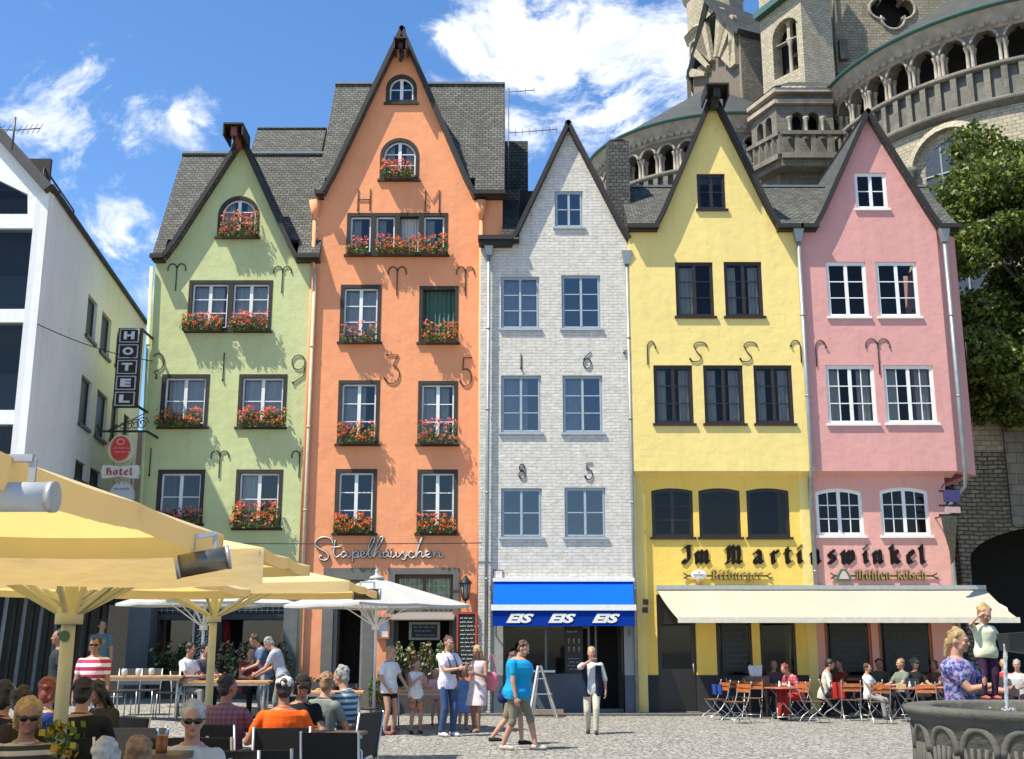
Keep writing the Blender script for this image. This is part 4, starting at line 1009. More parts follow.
# ---------- pink house
xp0, xp1 = xm(806, YU), xm(951, YU, 400)
pink = house_root('pink_house', 'pink plastered house with white windows, rightmost of the gabled row', (xp0 + xp1) / 2, YU)
apex = P2(866, 116, YU); gl = P2(815, 226, YU); gr = P2(938, 228, YU); ze = Z(228, YU)
wins = [dict(rect=(855, 172.6, 887, 209), rows=2), dict(rect=(827, 261.7, 867.4, 317), rows=3), dict(rect=(877, 261.7, 918.5, 317), rows=3),
        dict(rect=(826.7, 365, 876, 424), rows=3, curtain='sides'), dict(rect=(884.6, 365, 935.3, 423.5), rows=3, curtain='sides')]
hs = do_windows(pink, wins, YU, 'white')
xc = X(945, 400, YU)                      # corner where the side wall starts
xc = xp1
bx, by = xp1 + .80, YU + .8
wall = MB(); wall.plate([(xp0, zj), (xp1, zj), (xp1, ze), gr, apex, gl, (xp0, ze)], hs, YU, YU + .3)
wall.hexa([(xp1, YU, zj), (bx, by, zj), (bx - .25, by, zj), (xp1 - .1, YU + .3, zj), (xp1, YU, ze), (bx, by, ze), (bx - .25, by, ze), (xp1 - .1, YU + .3, ze)])
wall.hexa([(bx, by, zj), (bx + .1, YU + 7, zj), (bx - .2, YU + 7, zj), (bx - .25, by, zj), (bx, by, ze), (bx + .1, YU + 7, ze), (bx - .2, YU + 7, ze), (bx - .25, by, ze)])
wall.hexa([(xp0, YU + .02, zj), (xp1, YU + .02, zj), (xp1, YL + .1, zj - .12), (xp0, YL + .1, zj - .12), (xp0, YU + .02, zj + .01), (xp1, YU + .02, zj + .01), (xp1, YL + .1, zj + .01), (xp0, YL + .1, zj + .01)])
wall.build('wall', PINK, pink)
inner_wall(pink, xp0 + .1, xp1 - .1, 0, ze + 2.0, YL + 2.2)
lw = [dict(rect=(816, 488, 863.3, 536), arch=.10, rows=3), dict(rect=(880.5, 487, 929.4, 536), arch=.10, rows=3)]
hs = do_windows(pink, lw, YL, 'white')
pl1 = X(951, 560, YL)
p1g = (gx2(826), gx2(873)); p2g = (gx2(880), gx2(934))
wall = MB(); wall.plate([(yl1 + .003, .95), (pl1, .95), (pl1, zj), (yl1 + .003, zj)], hs + [rectp(p1g[0], p1g[1], zs0, zs1), rectp(p2g[0], p2g[1], zs0, zs1)], YL, YL + .3)
wall.hexa([(pl1, YL, 0), (pl1 + .35, YL + 7, 0), (pl1 + .1, YL + 7, 0), (pl1 - .1, YL + .3, 0), (pl1, YL, zj), (pl1 + .35, YL + 7, zj), (pl1 + .1, YL + 7, zj), (pl1 - .1, YL + .3, zj)])
wall.build('ground_floor_wall', PINK2, pink)
mb = MB(); mb.box(yl1 + .003, pl1, YL - .012, YL + .29, 0, .95); mb.build('plinth', PLINTH, pink)
wf = simple('tavern_orange_wood', (.32, .09, .03), .5, 0, .2)
tavern_window(pink, p1g, wf, True, 5); tavern_window(pink, p2g, wf, True, 6)
gable_roof(pink, (apex[0], apex[1] + .12), (gl[0] - .06, gl[1] - .03), (gr[0] + .06, gr[1] - .03), YU, 5.5, over=.2)
main_roof(pink, xp0 + .1, xp1 + .55, YU, ze, 31.6, Z(187, 31.6), gaps=(gl[0], gr[0]), over=.2, name='roof')
pipe(pink, [Vector((X(943, 245, YU), YU - .12, ze - .3)), Vector((X(943.5, 245, YU), YU - .12, zj + .0)), Vector((X(943.5, 245, YU) + .1, YL - .05, zj - .35)), Vector((pl1 + .02, YL - .06, zj - .9)), Vector((pl1 + .02, YL - .06, .1))], .055)
anchors(pink, [('hookR', 820, 340, 13, 27), ('ram', 877, 339, 23, 36)], YU)
mb = MB(); q = at(957, 345, YU + .6); mb.tube([(q.x + .12, YU + .3, q.z), (q.x + .12, YU + .3, q.z - .6)], .02, 6); mb.build('wall_anchor', IRON, pink)

# tavern lettering across both fronts
mb = MB(); px = [683, 695.5, 726, 754, 771.5, 785.5, 798]; ys_ = YL - .01
o = at(681, 563, YL); sc = (Z(549, YL) - Z(563.5, YL)) / 1.0
sc = (Z(547, YL) - Z(563.5, YL)) / 1.36
pos = [X(p, 563, YL) - o.x for p in px]
blackletter(mb, 'ImMarti', o, (1, 0, 0), (0, 0, 1), 0, sc, nib=.44, depth=.03, x_positions=pos)
ll = mb.build('tavern_lettering', simple('letter_black', (.010, .006, .005), .8, spec=.2), yellow)
mb = MB(); o2 = at(811, 563, YL); px = [811, 828.5, 842, 864, 873.5, 891, 907.5, 920.5]
blackletter(mb, 'nswinkel', o2, (1, 0, 0), (0, 0, 1), 0, sc, nib=.44, depth=.03, x_positions=[X(p, 563, YL) - o2.x for p in px])
mb.build('tavern_lettering', MATS['letter_black'], pink)
def beer_sign(root, px0, px1, py, txt, tx0, tx1, kind, bx):
    g = MB(); z = Z(py, YL); x0 = X(px0, py, YL); x1 = X(px1, py, YL)
    g.box(x0 + .1, x1 - .1, YL - .05, YL - .03, z - .018, z + .018)
    for xx, sg in ((x0 + .1, -1), (x1 - .1, 1)):
        for s2 in (-1, 1): g.bar((xx, YL - .04, z), (xx + sg * .12, YL - .04, z + s2 * .07), .025, .025)
    s = g.build('beer_sign_bar', IRON, root)
    t = MB(); h = (Z(py - 5.2, YL) - Z(py + 3.6, YL)) / 1.36
    bk = MB(); o = at(tx0, py + 3.6, YL); o.y = YL - .06; w = X(tx1, py, YL) - X(tx0, py, YL)
    blackletter(t, txt, o, (1, 0, 0), (0, 0, 1), w, h, nib=.22, depth=.035, track=.06)
    o3 = o.copy(); o3.y = YL - .05; o3.x -= .012
    blackletter(bk, txt, o3, (1, 0, 0), (0, 0, 1), w + .01, h * 1.02, nib=.36, depth=.02, track=.06)
    t.build('gold_lettering', simple('gold_letter', (.36, .26, .07), .4, .4), s); bk.build('lettering_backing', IRON, s)
    cx = X(bx, py, YL); e = MB()
    if kind == 'oval':
        e.ellipsoid((cx, YL - .07, z + .02), (.2, .03, .13), 20, 10); em = e.build('beer_emblem', WHITEF, s)
        e = MB(); e.ellipsoid((cx, YL - .075, z - .12), (.07, .03, .1), 12, 8); e.build('emblem_ribbon', simple('emblem_gold', (.5, .28, .1), .5), em)
        e = MB(); e.text('Bitburger', (cx - .15, YL - .108, z), (1, 0, 0), (0, 0, 1), .3, .055, .006); e.build('emblem_lettering', IRON, em)
        e = MB(); e.ellipsoid((cx, YL - .1, z + .09), (.02, .01, .02), 8, 5); e.build('emblem_dot', RED, em)
    else:
        e.prism([(cx - .2, z - .13), (cx + .2, z - .13), (cx + .17, z), (cx + .06, z + .17), (cx - .06, z + .17), (cx - .17, z)], YL - .09, YL - .04); em = e.build('beer_emblem', simple('emblem_green', (.03, .16, .07), .5), s)
        e = MB(); e.prism([(cx - .13, z - .08), (cx + .13, z - .08), (cx + .1, z + .0), (cx + .03, z + .12), (cx - .03, z + .12), (cx - .1, z)], YL - .1, YL - .088); e.build('emblem_face', simple('emblem_pale', (.6, .42, .38), .5), em)
beer_sign(yellow, 684, 770, 576, 'Bitburger', 711.5, 763, 'oval', 698.5)
beer_sign(pink, 831, 936, 576, 'Mühlen Kölsch', 855, 926, 'mill', 843)

# flower boxes, one per window ledge
for rect, lab, Yv in (
    ((221, 214, 258, 238), 'flower box in the arched gable window of the pale green house', YG),
    ((181, 314, 224, 331), 'red flower box under the left light of the double window on the green house', YG),
    ((231, 312, 268, 331), 'red flower box under the right light of the double window on the green house', YG),
    ((157, 409, 202, 427), 'pink and red flower box on the left middle window of the green house', YG),
    ((240, 408, 287, 427), 'pink and red flower box on the right middle window of the green house', YG),
    ((158, 508, 202, 524), 'sparse flower box on the lowest left window of the green house', YG),
    ((232, 503, 279, 528), 'tall bushy flower box on the lowest right window of the green house', YG),
    ((382, 162, 413, 179), 'flower box in the larger arched gable window of the orange house', YO),
    ((346, 239, 368, 255), 'small flower box at the left end of the four-light window under the iron H', YO),
    ((376, 237, 417, 255), 'wide flower box in the middle of the four-light window of the orange house', YO),
    ((419, 236, 448, 255), 'small flower box under the iron M at the right end of the four-light window', YO),
    ((341, 324, 377, 343), 'flower box with few blossoms on the upper left window of the orange house', YO),
    ((424, 322, 458, 343), 'flower box on the open upper right window with the dark green curtain', YO),
    ((337, 423, 376, 444), 'flower box on the middle left window of the orange house, left of the iron 3', YO),
    ((418, 420, 457, 444), 'flower box on the middle right window of the orange house, under the iron 5', YO),
    ((334, 515, 372, 533), 'flower box on the lowest left window of the orange house, above the script sign', YO),
    ((417, 515, 455, 533), 'flower box on the lowest right window of the orange house', YO)):
    flower_box(rect, Yv, lab, .55 if 'few' in lab or 'sparse' in lab else 1.0)
# ================================================================ church behind the row
church = thing('church', 'large romanesque stone church with curved apses and arcaded galleries behind the gabled houses', 'church', (16, 55, 0))
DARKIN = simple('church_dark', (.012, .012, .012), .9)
def ring_pt(c, R, a, z): return (c[0] + R * cos(a), c[1] + R * sin(a), z)
def apse(c, R, ze, a0, a1, bays, parent, name, zg0, zg1, mat=ASHLAR, roofz=6.0, blind=True, panels=True, apex_shift=(0, 0)):
    """cylindrical apse; gallery between zg0 (floor) and zg1 (arch tops), eave at ze"""
    p = bpy.data.objects.new(name, None); COL.objects.link(p); p.parent = parent
    n = bays * 12; A = [a0 + (a1 - a0) * i / n for i in range(n + 1)]
    ba = (a1 - a0) / bays
    # lower drum
    m = MB(); wins = []
    m.lathe([(R, 0), (R, zg0 - 1.75)], (c[0], c[1], 0), 96, 0, a0, a1, cap=False); 
    m.build('drum', mat, p)
    # string course, parapet of the gallery
    m = MB(); pz0, pz1 = zg0 - 1.55, zg0 - .12
    m.lathe([(R, pz0 - .35), (R + .28, pz0 - .2), (R + .34, pz0 - .02), (R + .12, pz0 + .02), (R + .12, pz0 + .04)], (c[0], c[1], 0), 96, 0, a0, a1)
    m.lathe([(R + .12, pz1 - .12), (R + .3, pz1 - .1), (R + .34, pz1 + .08), (R - .9, pz1 + .1)], (c[0], c[1], 0), 96, 0, a0, a1)
    m.build('string_course', TRACH, p)
    if panels:
        m = MB(); m.lathe([(R + .06, pz0), (R + .06, pz1 - .1)], (c[0], c[1], 0), 96, 0, a0, a1); m.build('parapet', simple('parapet_slate', (.14, .14, .12), .8, 0, .3, 3), p)
        m = MB(); k = bays * 2
        for i in range(k + 1):
            a = a0 + (a1 - a0) * i / k; d = .12 / R
            lo = [ring_pt(c, R + .05, a - d, pz0), ring_pt(c, R + .27, a - d, pz0), ring_pt(c, R + .27, a + d, pz0), ring_pt(c, R + .05, a + d, pz0)]
            m.hexa(lo + [(q[0], q[1], pz1 - .08) for q in lo])
        m.build('parapet_posts', TRACH, p)
    # arcade: pierced curved wall built bay by bay
    m = MB(); spring = zg1 - ba * R * .36; hw = .38
    th = .55; top = ze - .75
    for b in range(bays):
        ac = a0 + ba * (b + .5); xs = []
        ns = 14
        for i in range(ns + 1):
            t = -.5 + i / ns; a = ac + t * ba; q = abs(t) / hw
            zl = zg0 if q > 1.001 else spring + (zg1 - spring) * math.sqrt(max(0, 1 - q * q))
            xs.append((a, zl if q <= 1.001 else spring))
        for i in range(ns):
            (aa, za), (ab, zb) = xs[i], xs[i + 1]
            m.poly([ring_pt(c, R, aa, za), ring_pt(c, R, ab, zb), ring_pt(c, R, ab, top), ring_pt(c, R, aa, top)], uv=[(R * aa, za), (R * ab, zb), (R * ab, top), (R * aa, top)])
            m.poly([ring_pt(c, R - th, aa, za), ring_pt(c, R - th, ab, zb), ring_pt(c, R, ab, zb), ring_pt(c, R, aa, za)])
            m.poly([ring_pt(c, R - th, ab, zb), ring_pt(c, R - th, aa, za), ring_pt(c, R - th, aa, top), ring_pt(c, R - th, ab, top)])
    m.build('arcade_wall', TRACH, p)
    for b in range(bays + 1):
        m = MB(); a = a0 + ba * b; triple = b % 3 == 0
        for off in ((-.10, .10) if not triple else (-.16, 0, .16)):
            for rr in ((R - .12, R - .42) if not triple else (R - .1, R - .42)):
                q = ring_pt(c, rr, a + off / R, 0); m.lathe([(.10, zg0), (.13, zg0 + .05), (.075, zg0 + .12), (.07, spring - .25), (.09, spring - .2), (.14, spring - .02), (.14, spring)], (q[0], q[1], 0), 8)
        m.build('column_group', simple('column_stone', (.34, .30, .24), .8, 0, .3, 3), p)
    # archivolt rings
    m = MB()
    for b in range(bays):
        ac = a0 + ba * (b + .5); pts = []
        for i in range(13):
            t = pi - pi * i / 12; pts.append(ring_pt(c, R + .02, ac + cos(t) * hw * ba * 1.08, spring + (zg1 - spring + .06) * sin(t)))
        m.tube(pts, .07, 5)
    m.build('archivolts', simple('archivolt', (.30, .26, .2), .8, 0, .25, 3), p)
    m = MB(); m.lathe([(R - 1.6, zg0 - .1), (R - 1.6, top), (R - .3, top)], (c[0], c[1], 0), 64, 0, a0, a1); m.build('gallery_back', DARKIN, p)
    # cornice
    m = MB(); m.lathe([(R, top - .02), (R + .1, top), (R + .12, top + .2), (R + .3, top + .3), (R + .34, ze - .25), (R + .5, ze - .05)], (c[0], c[1], 0), 96, 0, a0, a1); 
    k = bays * 3
    for i in range(k):
        a = a0 + (a1 - a0) * (i + .5) / k; d = .1 / R
        lo = [ring_pt(c, R + .0, a - d, top + .02), ring_pt(c, R + .24, a - d, top + .1), ring_pt(c, R + .24, a + d, top + .1), ring_pt(c, R + .0, a + d, top + .02)]
        m.hexa(lo + [(q[0], q[1], top + .28) for q in lo])
    m.build('cornice', simple('cornice_stone', (.36, .31, .24), .85, 0, .25, 2), p)
    m = MB(); m.lathe([(R + .5, ze - .06), (R + .62, ze - .04), (R + .62, ze + .08)], (c[0], c[1], 0), 96, 0, a0, a1); m.build('copper_gutter', COPPER, p)
    m = MB(); ap = (c[0] + apex_shift[0], c[1] + apex_shift[1], ze + roofz)
    for i in range(96):
        aa = a0 + (a1 - a0) * i / 96; ab = a0 + (a1 - a0) * (i + 1) / 96
        m.poly([ring_pt(c, R + .6, aa, ze), ring_pt(c, R + .6, ab, ze), ap])
    m.build('apse_roof', LEADR, p)
    return p
# right (near) apse
RC = (24.306, 50.0); RR = 9.76 - .6
def zdir(px, py, c, R):
    """height on the cylinder face at a pixel"""
    d = raydir(px, py); a = d.x ** 2 + d.y ** 2; b = -2 * (d.x * c[0] + d.y * c[1]); cc = c[0] ** 2 + c[1] ** 2 - R * R
    t = (-b - math.sqrt(max(0, b * b - 4 * a * cc))) / (2 * a); return EYE + d.z * t, math.atan2(d.y * t - c[1], d.x * t - c[0])

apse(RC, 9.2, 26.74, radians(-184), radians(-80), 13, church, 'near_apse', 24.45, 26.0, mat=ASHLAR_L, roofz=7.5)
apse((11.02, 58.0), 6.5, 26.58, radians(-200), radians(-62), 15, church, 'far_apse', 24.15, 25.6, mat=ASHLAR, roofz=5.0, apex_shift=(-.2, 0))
# tall round-headed windows of the near apse: recessed arches standing proud of the drum
def apse_window(c, R, a, half, z0, z1, parent):
    w = MB(); n = 12
    def outline(hh, top): return [(-hh, z0), (hh, z0)] + [(hh * cos(pi * i / n), top - hh + hh * sin(pi * i / n)) for i in range(n + 1)]
    tx = (-sin(a), cos(a)); nx = (cos(a), sin(a))
    def W(x, z, d): return (c[0] + nx[0] * (R + d) + tx[0] * x, c[1] + nx[1] * (R + d) + tx[1] * x, z)
    steps = [(half + .75, z1 + .75, .18), (half + .45, z1 + .45, .34), (half + .42, z1 + .42, .04), (half, z1, -.05)]
    rings = [[W(x, z, d) for x, z in outline(hh, tt)] for hh, tt, d in steps]
    for ra, rb in zip(rings, rings[1:]):
        for i in range(len(ra) - 1):
            if i == 0: continue
            w.poly([ra[i], ra[i + 1], rb[i + 1], rb[i]])
        w.poly([ra[-1], ra[0], rb[0], rb[-1]])
    s = w.build('window_surround', ASHLAR_L, parent)
    w = MB(); w.poly([W(x, z, .05) for x, z in outline(half, z1)]); w.build('church_glass', simple('church_glass', (.035, .045, .06), .4, 0, .3, 5), s)
    w = MB()
    for i in range(1, 3): x = -half + 2 * half * i / 3; w.bar(W(x, z0, .08), W(x, z1 - .2, .08), .05, .05)
    for k in range(1, 6): z = z1 - .4 - k * .95; w.bar(W(-half, z, .08), W(half, z, .08), .05, .05)
    w.build('window_bars', simple('bar_pale', (.35, .38, .4), .5), s)
    for sg in (-1, 1):
        w = MB(); q = W(sg * (half + .58), 0, .3); w.lathe([(.17, z0), (.17, z1 - half - .5), (.26, z1 - half - .35), (.22, z1 - half - .25), (.34, z1 - half), (.34, z1 - half + .2)], (q[0], q[1], 0), 10); w.build('jamb_column', TRACH, s)
nap = [o for o in church.children if o.name.startswith('near_apse')][0]
for a in (-135, -103, -167): apse_window(RC, 9.2, radians(a), 1.05, 13.0, 21.7, nap)
# stair turret with balcony between the apses
def hexbox(mb, pts, z0, z1):
    n = len(pts); b = len(mb.v); mb.v += [(x, y, z0) for x, y in pts] + [(x, y, z1) for x, y in pts]
    for i in range(n):
        j = (i + 1) % n; mb.face((b + i, b + j, b + n + j, b + n + i))
    mb.face([b + i for i in range(n)][::-1]); mb.face([b + n + i for i in range(n)])
YT = 49.0
def pierced(mb, A, B, z0, z1, arches, th=.5):
    """wall from A to B (xy) pierced by round arches (u0,u1,za,zb) in metres along it"""
    A = Vector((A[0], A[1], 0)); B = Vector((B[0], B[1], 0)); d = (B - A); L = d.length; d.normalize(); nn = Vector((d.y, -d.x, 0))
    t = MB(); t.plate([(0, z0), (L, z0), (L, z1), (0, z1)], [arc_top(u0, u1, a, b, (u1 - u0) / 2, 8) for u0, u1, a, b in arches], 0, th)
    b0 = len(mb.v); mb.v += [tuple(A + d * x + nn * (-y) + Vector((0, 0, z))) for x, y, z in t.v]
    for f, m in zip(t.f, t.m): mb.face([b0 + i for i in f], m)
T = bpy.data.objects.new('balcony_turret', None); COL.objects.link(T); T.parent = church
bxl, bxr = X(777, 130, YT), X(834, 130, YT); zE = Z(90, YT); zA = Z(112, YT); zB = Z(138, YT); zbt = Z(141, YT); zbb = Z(168, YT)
m = MB(); Lw = bxr - bxl
pierced(m, (bxl, YT), (bxr, YT), zbb - 1, zE, [(Lw * .27, Lw * .47, zB, zA), (Lw * .55, Lw * .75, zB, zA)])
pierced(m, (bxl - .75, YT + 1.9), (bxl, YT), zbb - 1, zE, [(.45, .95, zB, zA), (1.15, 1.65, zB, zA)])
m.build('turret_wall', TRACH, T)
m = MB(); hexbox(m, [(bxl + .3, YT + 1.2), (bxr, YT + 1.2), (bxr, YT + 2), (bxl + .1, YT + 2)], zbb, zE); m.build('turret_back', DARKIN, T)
m = MB(); hexbox(m, [(bxl - .75, YT + 1.9), (bxl, YT + .05), (bxr, YT + .05), (bxr, YT + 6), (bxl - .75, YT + 6)], 0, zbb - .5); m.build('turret_base', ASHLAR, T)
for uu in (.22, .51, .80):
    m = MB(); m.lathe([(.13, zB - .1), (.08, zB + .1), (.08, zA - .55), (.15, zA - .35), (.15, zA - .3)], (bxl + Lw * uu, YT - .08, 0), 8); m.build('column', MATS['column_stone'], T)
m = MB()
for zz in (zE - .25, zE - .75): hexbox(m, [(bxl - .95, YT + 1.8), (bxl - .1, YT - .2 - (zz > zE - .5) * .15), (bxr, YT - .2 - (zz > zE - .5) * .15), (bxr, YT + 2), (bxl - .9, YT + 2)], zz, zz + .2)
m.build('turret_cornice', MATS['cornice_stone'], T)
m = MB(); ax = ((bxl + bxr) / 2 - .2, YT + 1.6, Z(76, YT + 1))
q = [(bxl - 1.0, YT + 2, zE), (bxl - .1, YT - .4, zE), (bxr + .1, YT - .4, zE)]; m.poly([q[0], q[1], ax]); m.poly([q[1], q[2], (bxr, YT + 1.6, ax[2]), ax]); m.build('turret_roof', LEADR, T)
bal = bpy.data.objects.new('balcony', None); COL.objects.link(bal); bal.parent = T
m = MB(); P0, P1, P3 = (bxl - 1.15, YT + .9), (bxl - .1, YT - .95), (bxr + .2, YT - .95)
for zz, hh in ((zbb, .25), (zbt - .16, .18)):
    for a, b in ((P0, P1), (P1, P3)): m.bar((a[0], a[1], zz + hh / 2), (b[0], b[1], zz + hh / 2), .3 if hh < .2 else .45, hh)
for a, b, k in ((P0, P1, 5), (P1, P3, 5)):
    for i in range(k):
        t = i / (k - 0 if (a is P0) else k - 1); x = a[0] + (b[0] - a[0]) * t; y = a[1] + (b[1] - a[1]) * t; m.box(x - .1, x + .1, y - .1, y + .1, zbb + .25, zbt - .16)
m.build('balustrade', TRACH, bal)
m = MB(); hexbox(m, [P0, P1, P3, (bxr + .2, YT + .5), (bxl, YT + .5)], zbb - .3, zbb); m.build('balcony_floor', TRACH, bal)
# octagonal stair tower with a twin opening
O = bpy.data.objects.new('stair_tower', None); COL.objects.link(O); O.parent = church
YO2 = 52.5; ax0, ax1, ax2 = X(762, 60, YO2 + 2.2), X(804, 60, YO2), X(834, 60, YO2 + .6)
zt0, zt1 = 10, Z(-70, YO2); zc = Z(6, YO2)
m = MB(); LL = math.hypot(ax1 - ax0, 2.2); za2, zb2 = Z(18, YO2 + .8), Z(73, YO2 + .8)
pierced(m, (ax0, YO2 + 2.2), (ax1, YO2), zt0, zt1, [(LL * .28, LL * .92, zb2, za2)], .7)
pierced(m, (ax1, YO2), (ax2, YO2 + .6), zt0, zt1, [])
m.build('tower_wall', ASHLAR_L, O)
m = MB(); dx, dy = (ax1 - ax0) / LL, -2.2 / LL; qx, qy = -dy, dx
def along(u, d, z): return (ax0 + dx * u + qx * d, YO2 + 2.2 + dy * u + qy * d, z)
zm = za2 - LL * .2
t = MB(); t.plate([(LL * .28, zm - .6), (LL * .92, zm - .6)] + [(LL * .60 + LL * .32 * cos(pi * i / 12), za2 - LL * .32 + LL * .32 * sin(pi * i / 12)) for i in range(13)],
     [arc_top(LL * .31, LL * .565, zm - .55, zm + .55, LL * .127, 8), arc_top(LL * .635, LL * .89, zm - .55, zm + .55, LL * .127, 8)], .25, .5)
b0 = len(m.v); m.v += [along(x, y, z) for x, y, z in t.v]
for f in t.f: m.face([b0 + i for i in f])
m.build('tympanum', ASHLAR_L, O)
m = MB(); q = along(LL * .6, .35, 0); m.lathe([(.16, zb2), (.11, zb2 + .2), (.10, zm - .9), (.2, zm - .6), (.2, zm - .5)], (q[0], q[1], 0), 10); m.build('column', MATS['column_stone'], O)
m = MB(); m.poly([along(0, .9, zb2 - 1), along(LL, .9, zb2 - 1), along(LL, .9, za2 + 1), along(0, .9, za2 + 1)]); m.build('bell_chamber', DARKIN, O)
m = MB(); m.bar(along(-.1, -.15, zc + .6), along(LL + .2, -.15, zc + 1.1), .5, .35); m.bar((ax1 - .1, YO2 - .15, zc + 1.1), (ax2, YO2 + .45, zc + 1.1), .5, .35); m.build('string_course', COPPER, O)
# crossing tower wall with quatrefoil
C = bpy.data.objects.new('crossing_tower', None); COL.objects.link(C); C.parent = church
YC = 54.5; cx0, cx1 = X(832, 40, YC), X(1180, 40, YC); m = MB()
qc = P2(892, 9, YC); r = .62
cl = []
for k in range(4):
    for i in range(9):
        t = pi / 2 * k - pi / 2 * 1.15 + pi * 1.15 * i / 8; cl.append((qc[0] + r * .95 * cos(pi / 2 * k) + r * cos(t), qc[1] + r * .95 * sin(pi / 2 * k) + r * sin(t)))
m.plate([(cx0, 10), (cx1, 10), (cx1, 44), (cx0, 44)], [cl], YC, YC + .7); m.build('tower_wall', ASHLAR, C)
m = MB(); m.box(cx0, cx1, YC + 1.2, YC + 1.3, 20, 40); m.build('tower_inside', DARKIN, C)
m = MB(); m.tube([(p[0], YC - .02, p[1]) for p in cl + [cl[0]]], .09, 6); m.build('quatrefoil_moulding', MATS['archivolt'], C)
m = MB(); m.box(X(838, 50, YC), X(846, 50, YC), YC - .35, YC, Z(62, YC), Z(42, YC)); m.tube([(X(834, 30, YC), YC - .2, 20), (X(834, 30, YC), YC - .2, 42)], .07, 8); m.build('buttress_block', TRACH, C)
# transept block with fan window
S = bpy.data.objects.new('transept', None); COL.objects.link(S); S.parent = church
YS = 57.0; sx0, sx1 = X(686, 60, YS + 5), X(741, 60, YS); sx2 = X(763, 60, YS + .5)
zrf = Z(28, YS); zpk = Z(8, YS + 3)
LS = math.hypot(sx1 - sx0, 5.0); ang = math.atan2(-5.0, sx1 - sx0)
sd_ = (cos(ang), sin(ang)); sn_ = (sin(ang), -cos(ang))
def sw(u, d, z): return (sx0 + sd_[0] * u + sn_[0] * d, YS + 5 + sd_[1] * u + sn_[1] * d, z)
t = MB(); holes_ = []; cu_, cz_ = LS * .5, Z(70, YS + 2)
for k, (da, ln) in enumerate(((-62, 1.5), (-38, 2.1), (-13, 2.6), (13, 2.6), (38, 2.1), (62, 1.5))):
    a = radians(90 - da); dx_, dz_ = cos(a), sin(a); px_, pz_ = -dz_, dx_
    b_ = (cu_ + dx_ * 1.0, cz_ + dz_ * 1.0); e_ = (cu_ + dx_ * (1.0 + ln), cz_ + dz_ * (1.0 + ln)); wA, wB = .10, .24
    cap = [(e_[0] + wB * cos(a - pi / 2 + pi * i / 6), e_[1] + wB * sin(a - pi / 2 + pi * i / 6)) for i in range(7)]
    holes_.append([(b_[0] + px_ * -wA, b_[1] + pz_ * -wA)] + cap + [(b_[0] + px_ * wA, b_[1] + pz_ * wA)])
holes_.append(arc_top(LS * .80, LS * .90, cz_ - .4, cz_ + 1.9, LS * .05, 8))
t.plate([(0, 8), (LS, 8), (LS, zrf), (LS * .5, zrf + 3.2), (0, zrf)], holes_, 0, .28)
m = MB(); m.v = [sw(x, -y, z) for x, y, z in t.v]
for f in t.f: m.face(f)
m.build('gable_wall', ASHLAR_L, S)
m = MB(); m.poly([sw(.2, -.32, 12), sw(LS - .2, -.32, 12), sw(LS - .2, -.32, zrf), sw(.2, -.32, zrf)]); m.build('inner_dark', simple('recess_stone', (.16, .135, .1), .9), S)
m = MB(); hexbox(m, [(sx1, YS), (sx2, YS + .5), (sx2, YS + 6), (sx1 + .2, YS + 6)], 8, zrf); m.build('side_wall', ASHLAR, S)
m = MB(); pk = sw(LS * .5, .3, zrf + 3.4)
roof_slab(m, [sw(LS + .4, .35, zrf - .3), (sx2 + .3, YS + .3, zrf - .3), (sx2 + 1.5, YS + 5, zrf + 3.4), pk], .3)
roof_slab(m, [sw(-.1, .0, zrf - .3), pk, (pk[0] + 3, pk[1] + 6, pk[2]), (sx0 + 2.0, YS + 11, zrf - .3)], .3)
m.build('transept_roof', LEADR, S)
# slender turret behind the transept
m = MB(); q = (X(716, 30, 64), 64.0); m.lathe([(1.6, 20), (1.6, Z(72, 64)), (1.9, Z(70, 64)), (1.7, Z(66, 64)), (1.7, Z(40, 64)), (2.0, Z(37, 64)), (1.75, Z(33, 64)), (1.75, Z(2, 64)), (2.1, Z(-4, 64)), (1.8, 46)], (q[0], q[1], 0), 10)
w_ = MB(); w_.v = m.v; w_.f = m.f; w_.m = m.m; w_.uv = m.uv; w_.build('corner_turret', ASHLAR_L, church)
m = MB()
for zc_ in (Z(58, 64), Z(18, 64)):
    for k in range(10):
        a = 2 * pi * (k + .5) / 10; c_ = (q[0] + 1.66 * cos(a), q[1] + 1.66 * sin(a)); tx = (-sin(a), cos(a))
        pts = [(c_[0] + tx[0] * x, c_[1] + tx[1] * x, z) for x, z in arc_top(-.3, .3, zc_ - 1.0, zc_ + .8, .3, 6)]
        m.poly(pts if sin(a) < 0 else pts[::-1])
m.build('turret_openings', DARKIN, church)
# main block behind everything to close the silhouette
m = MB(); hexbox(m, [(X(770, 60, 56), 56.5), (40, 56.5), (40, 75), (X(745, 60, 60), 75)], 0, 24); m.build('nave_wall', ASHLAR, church)
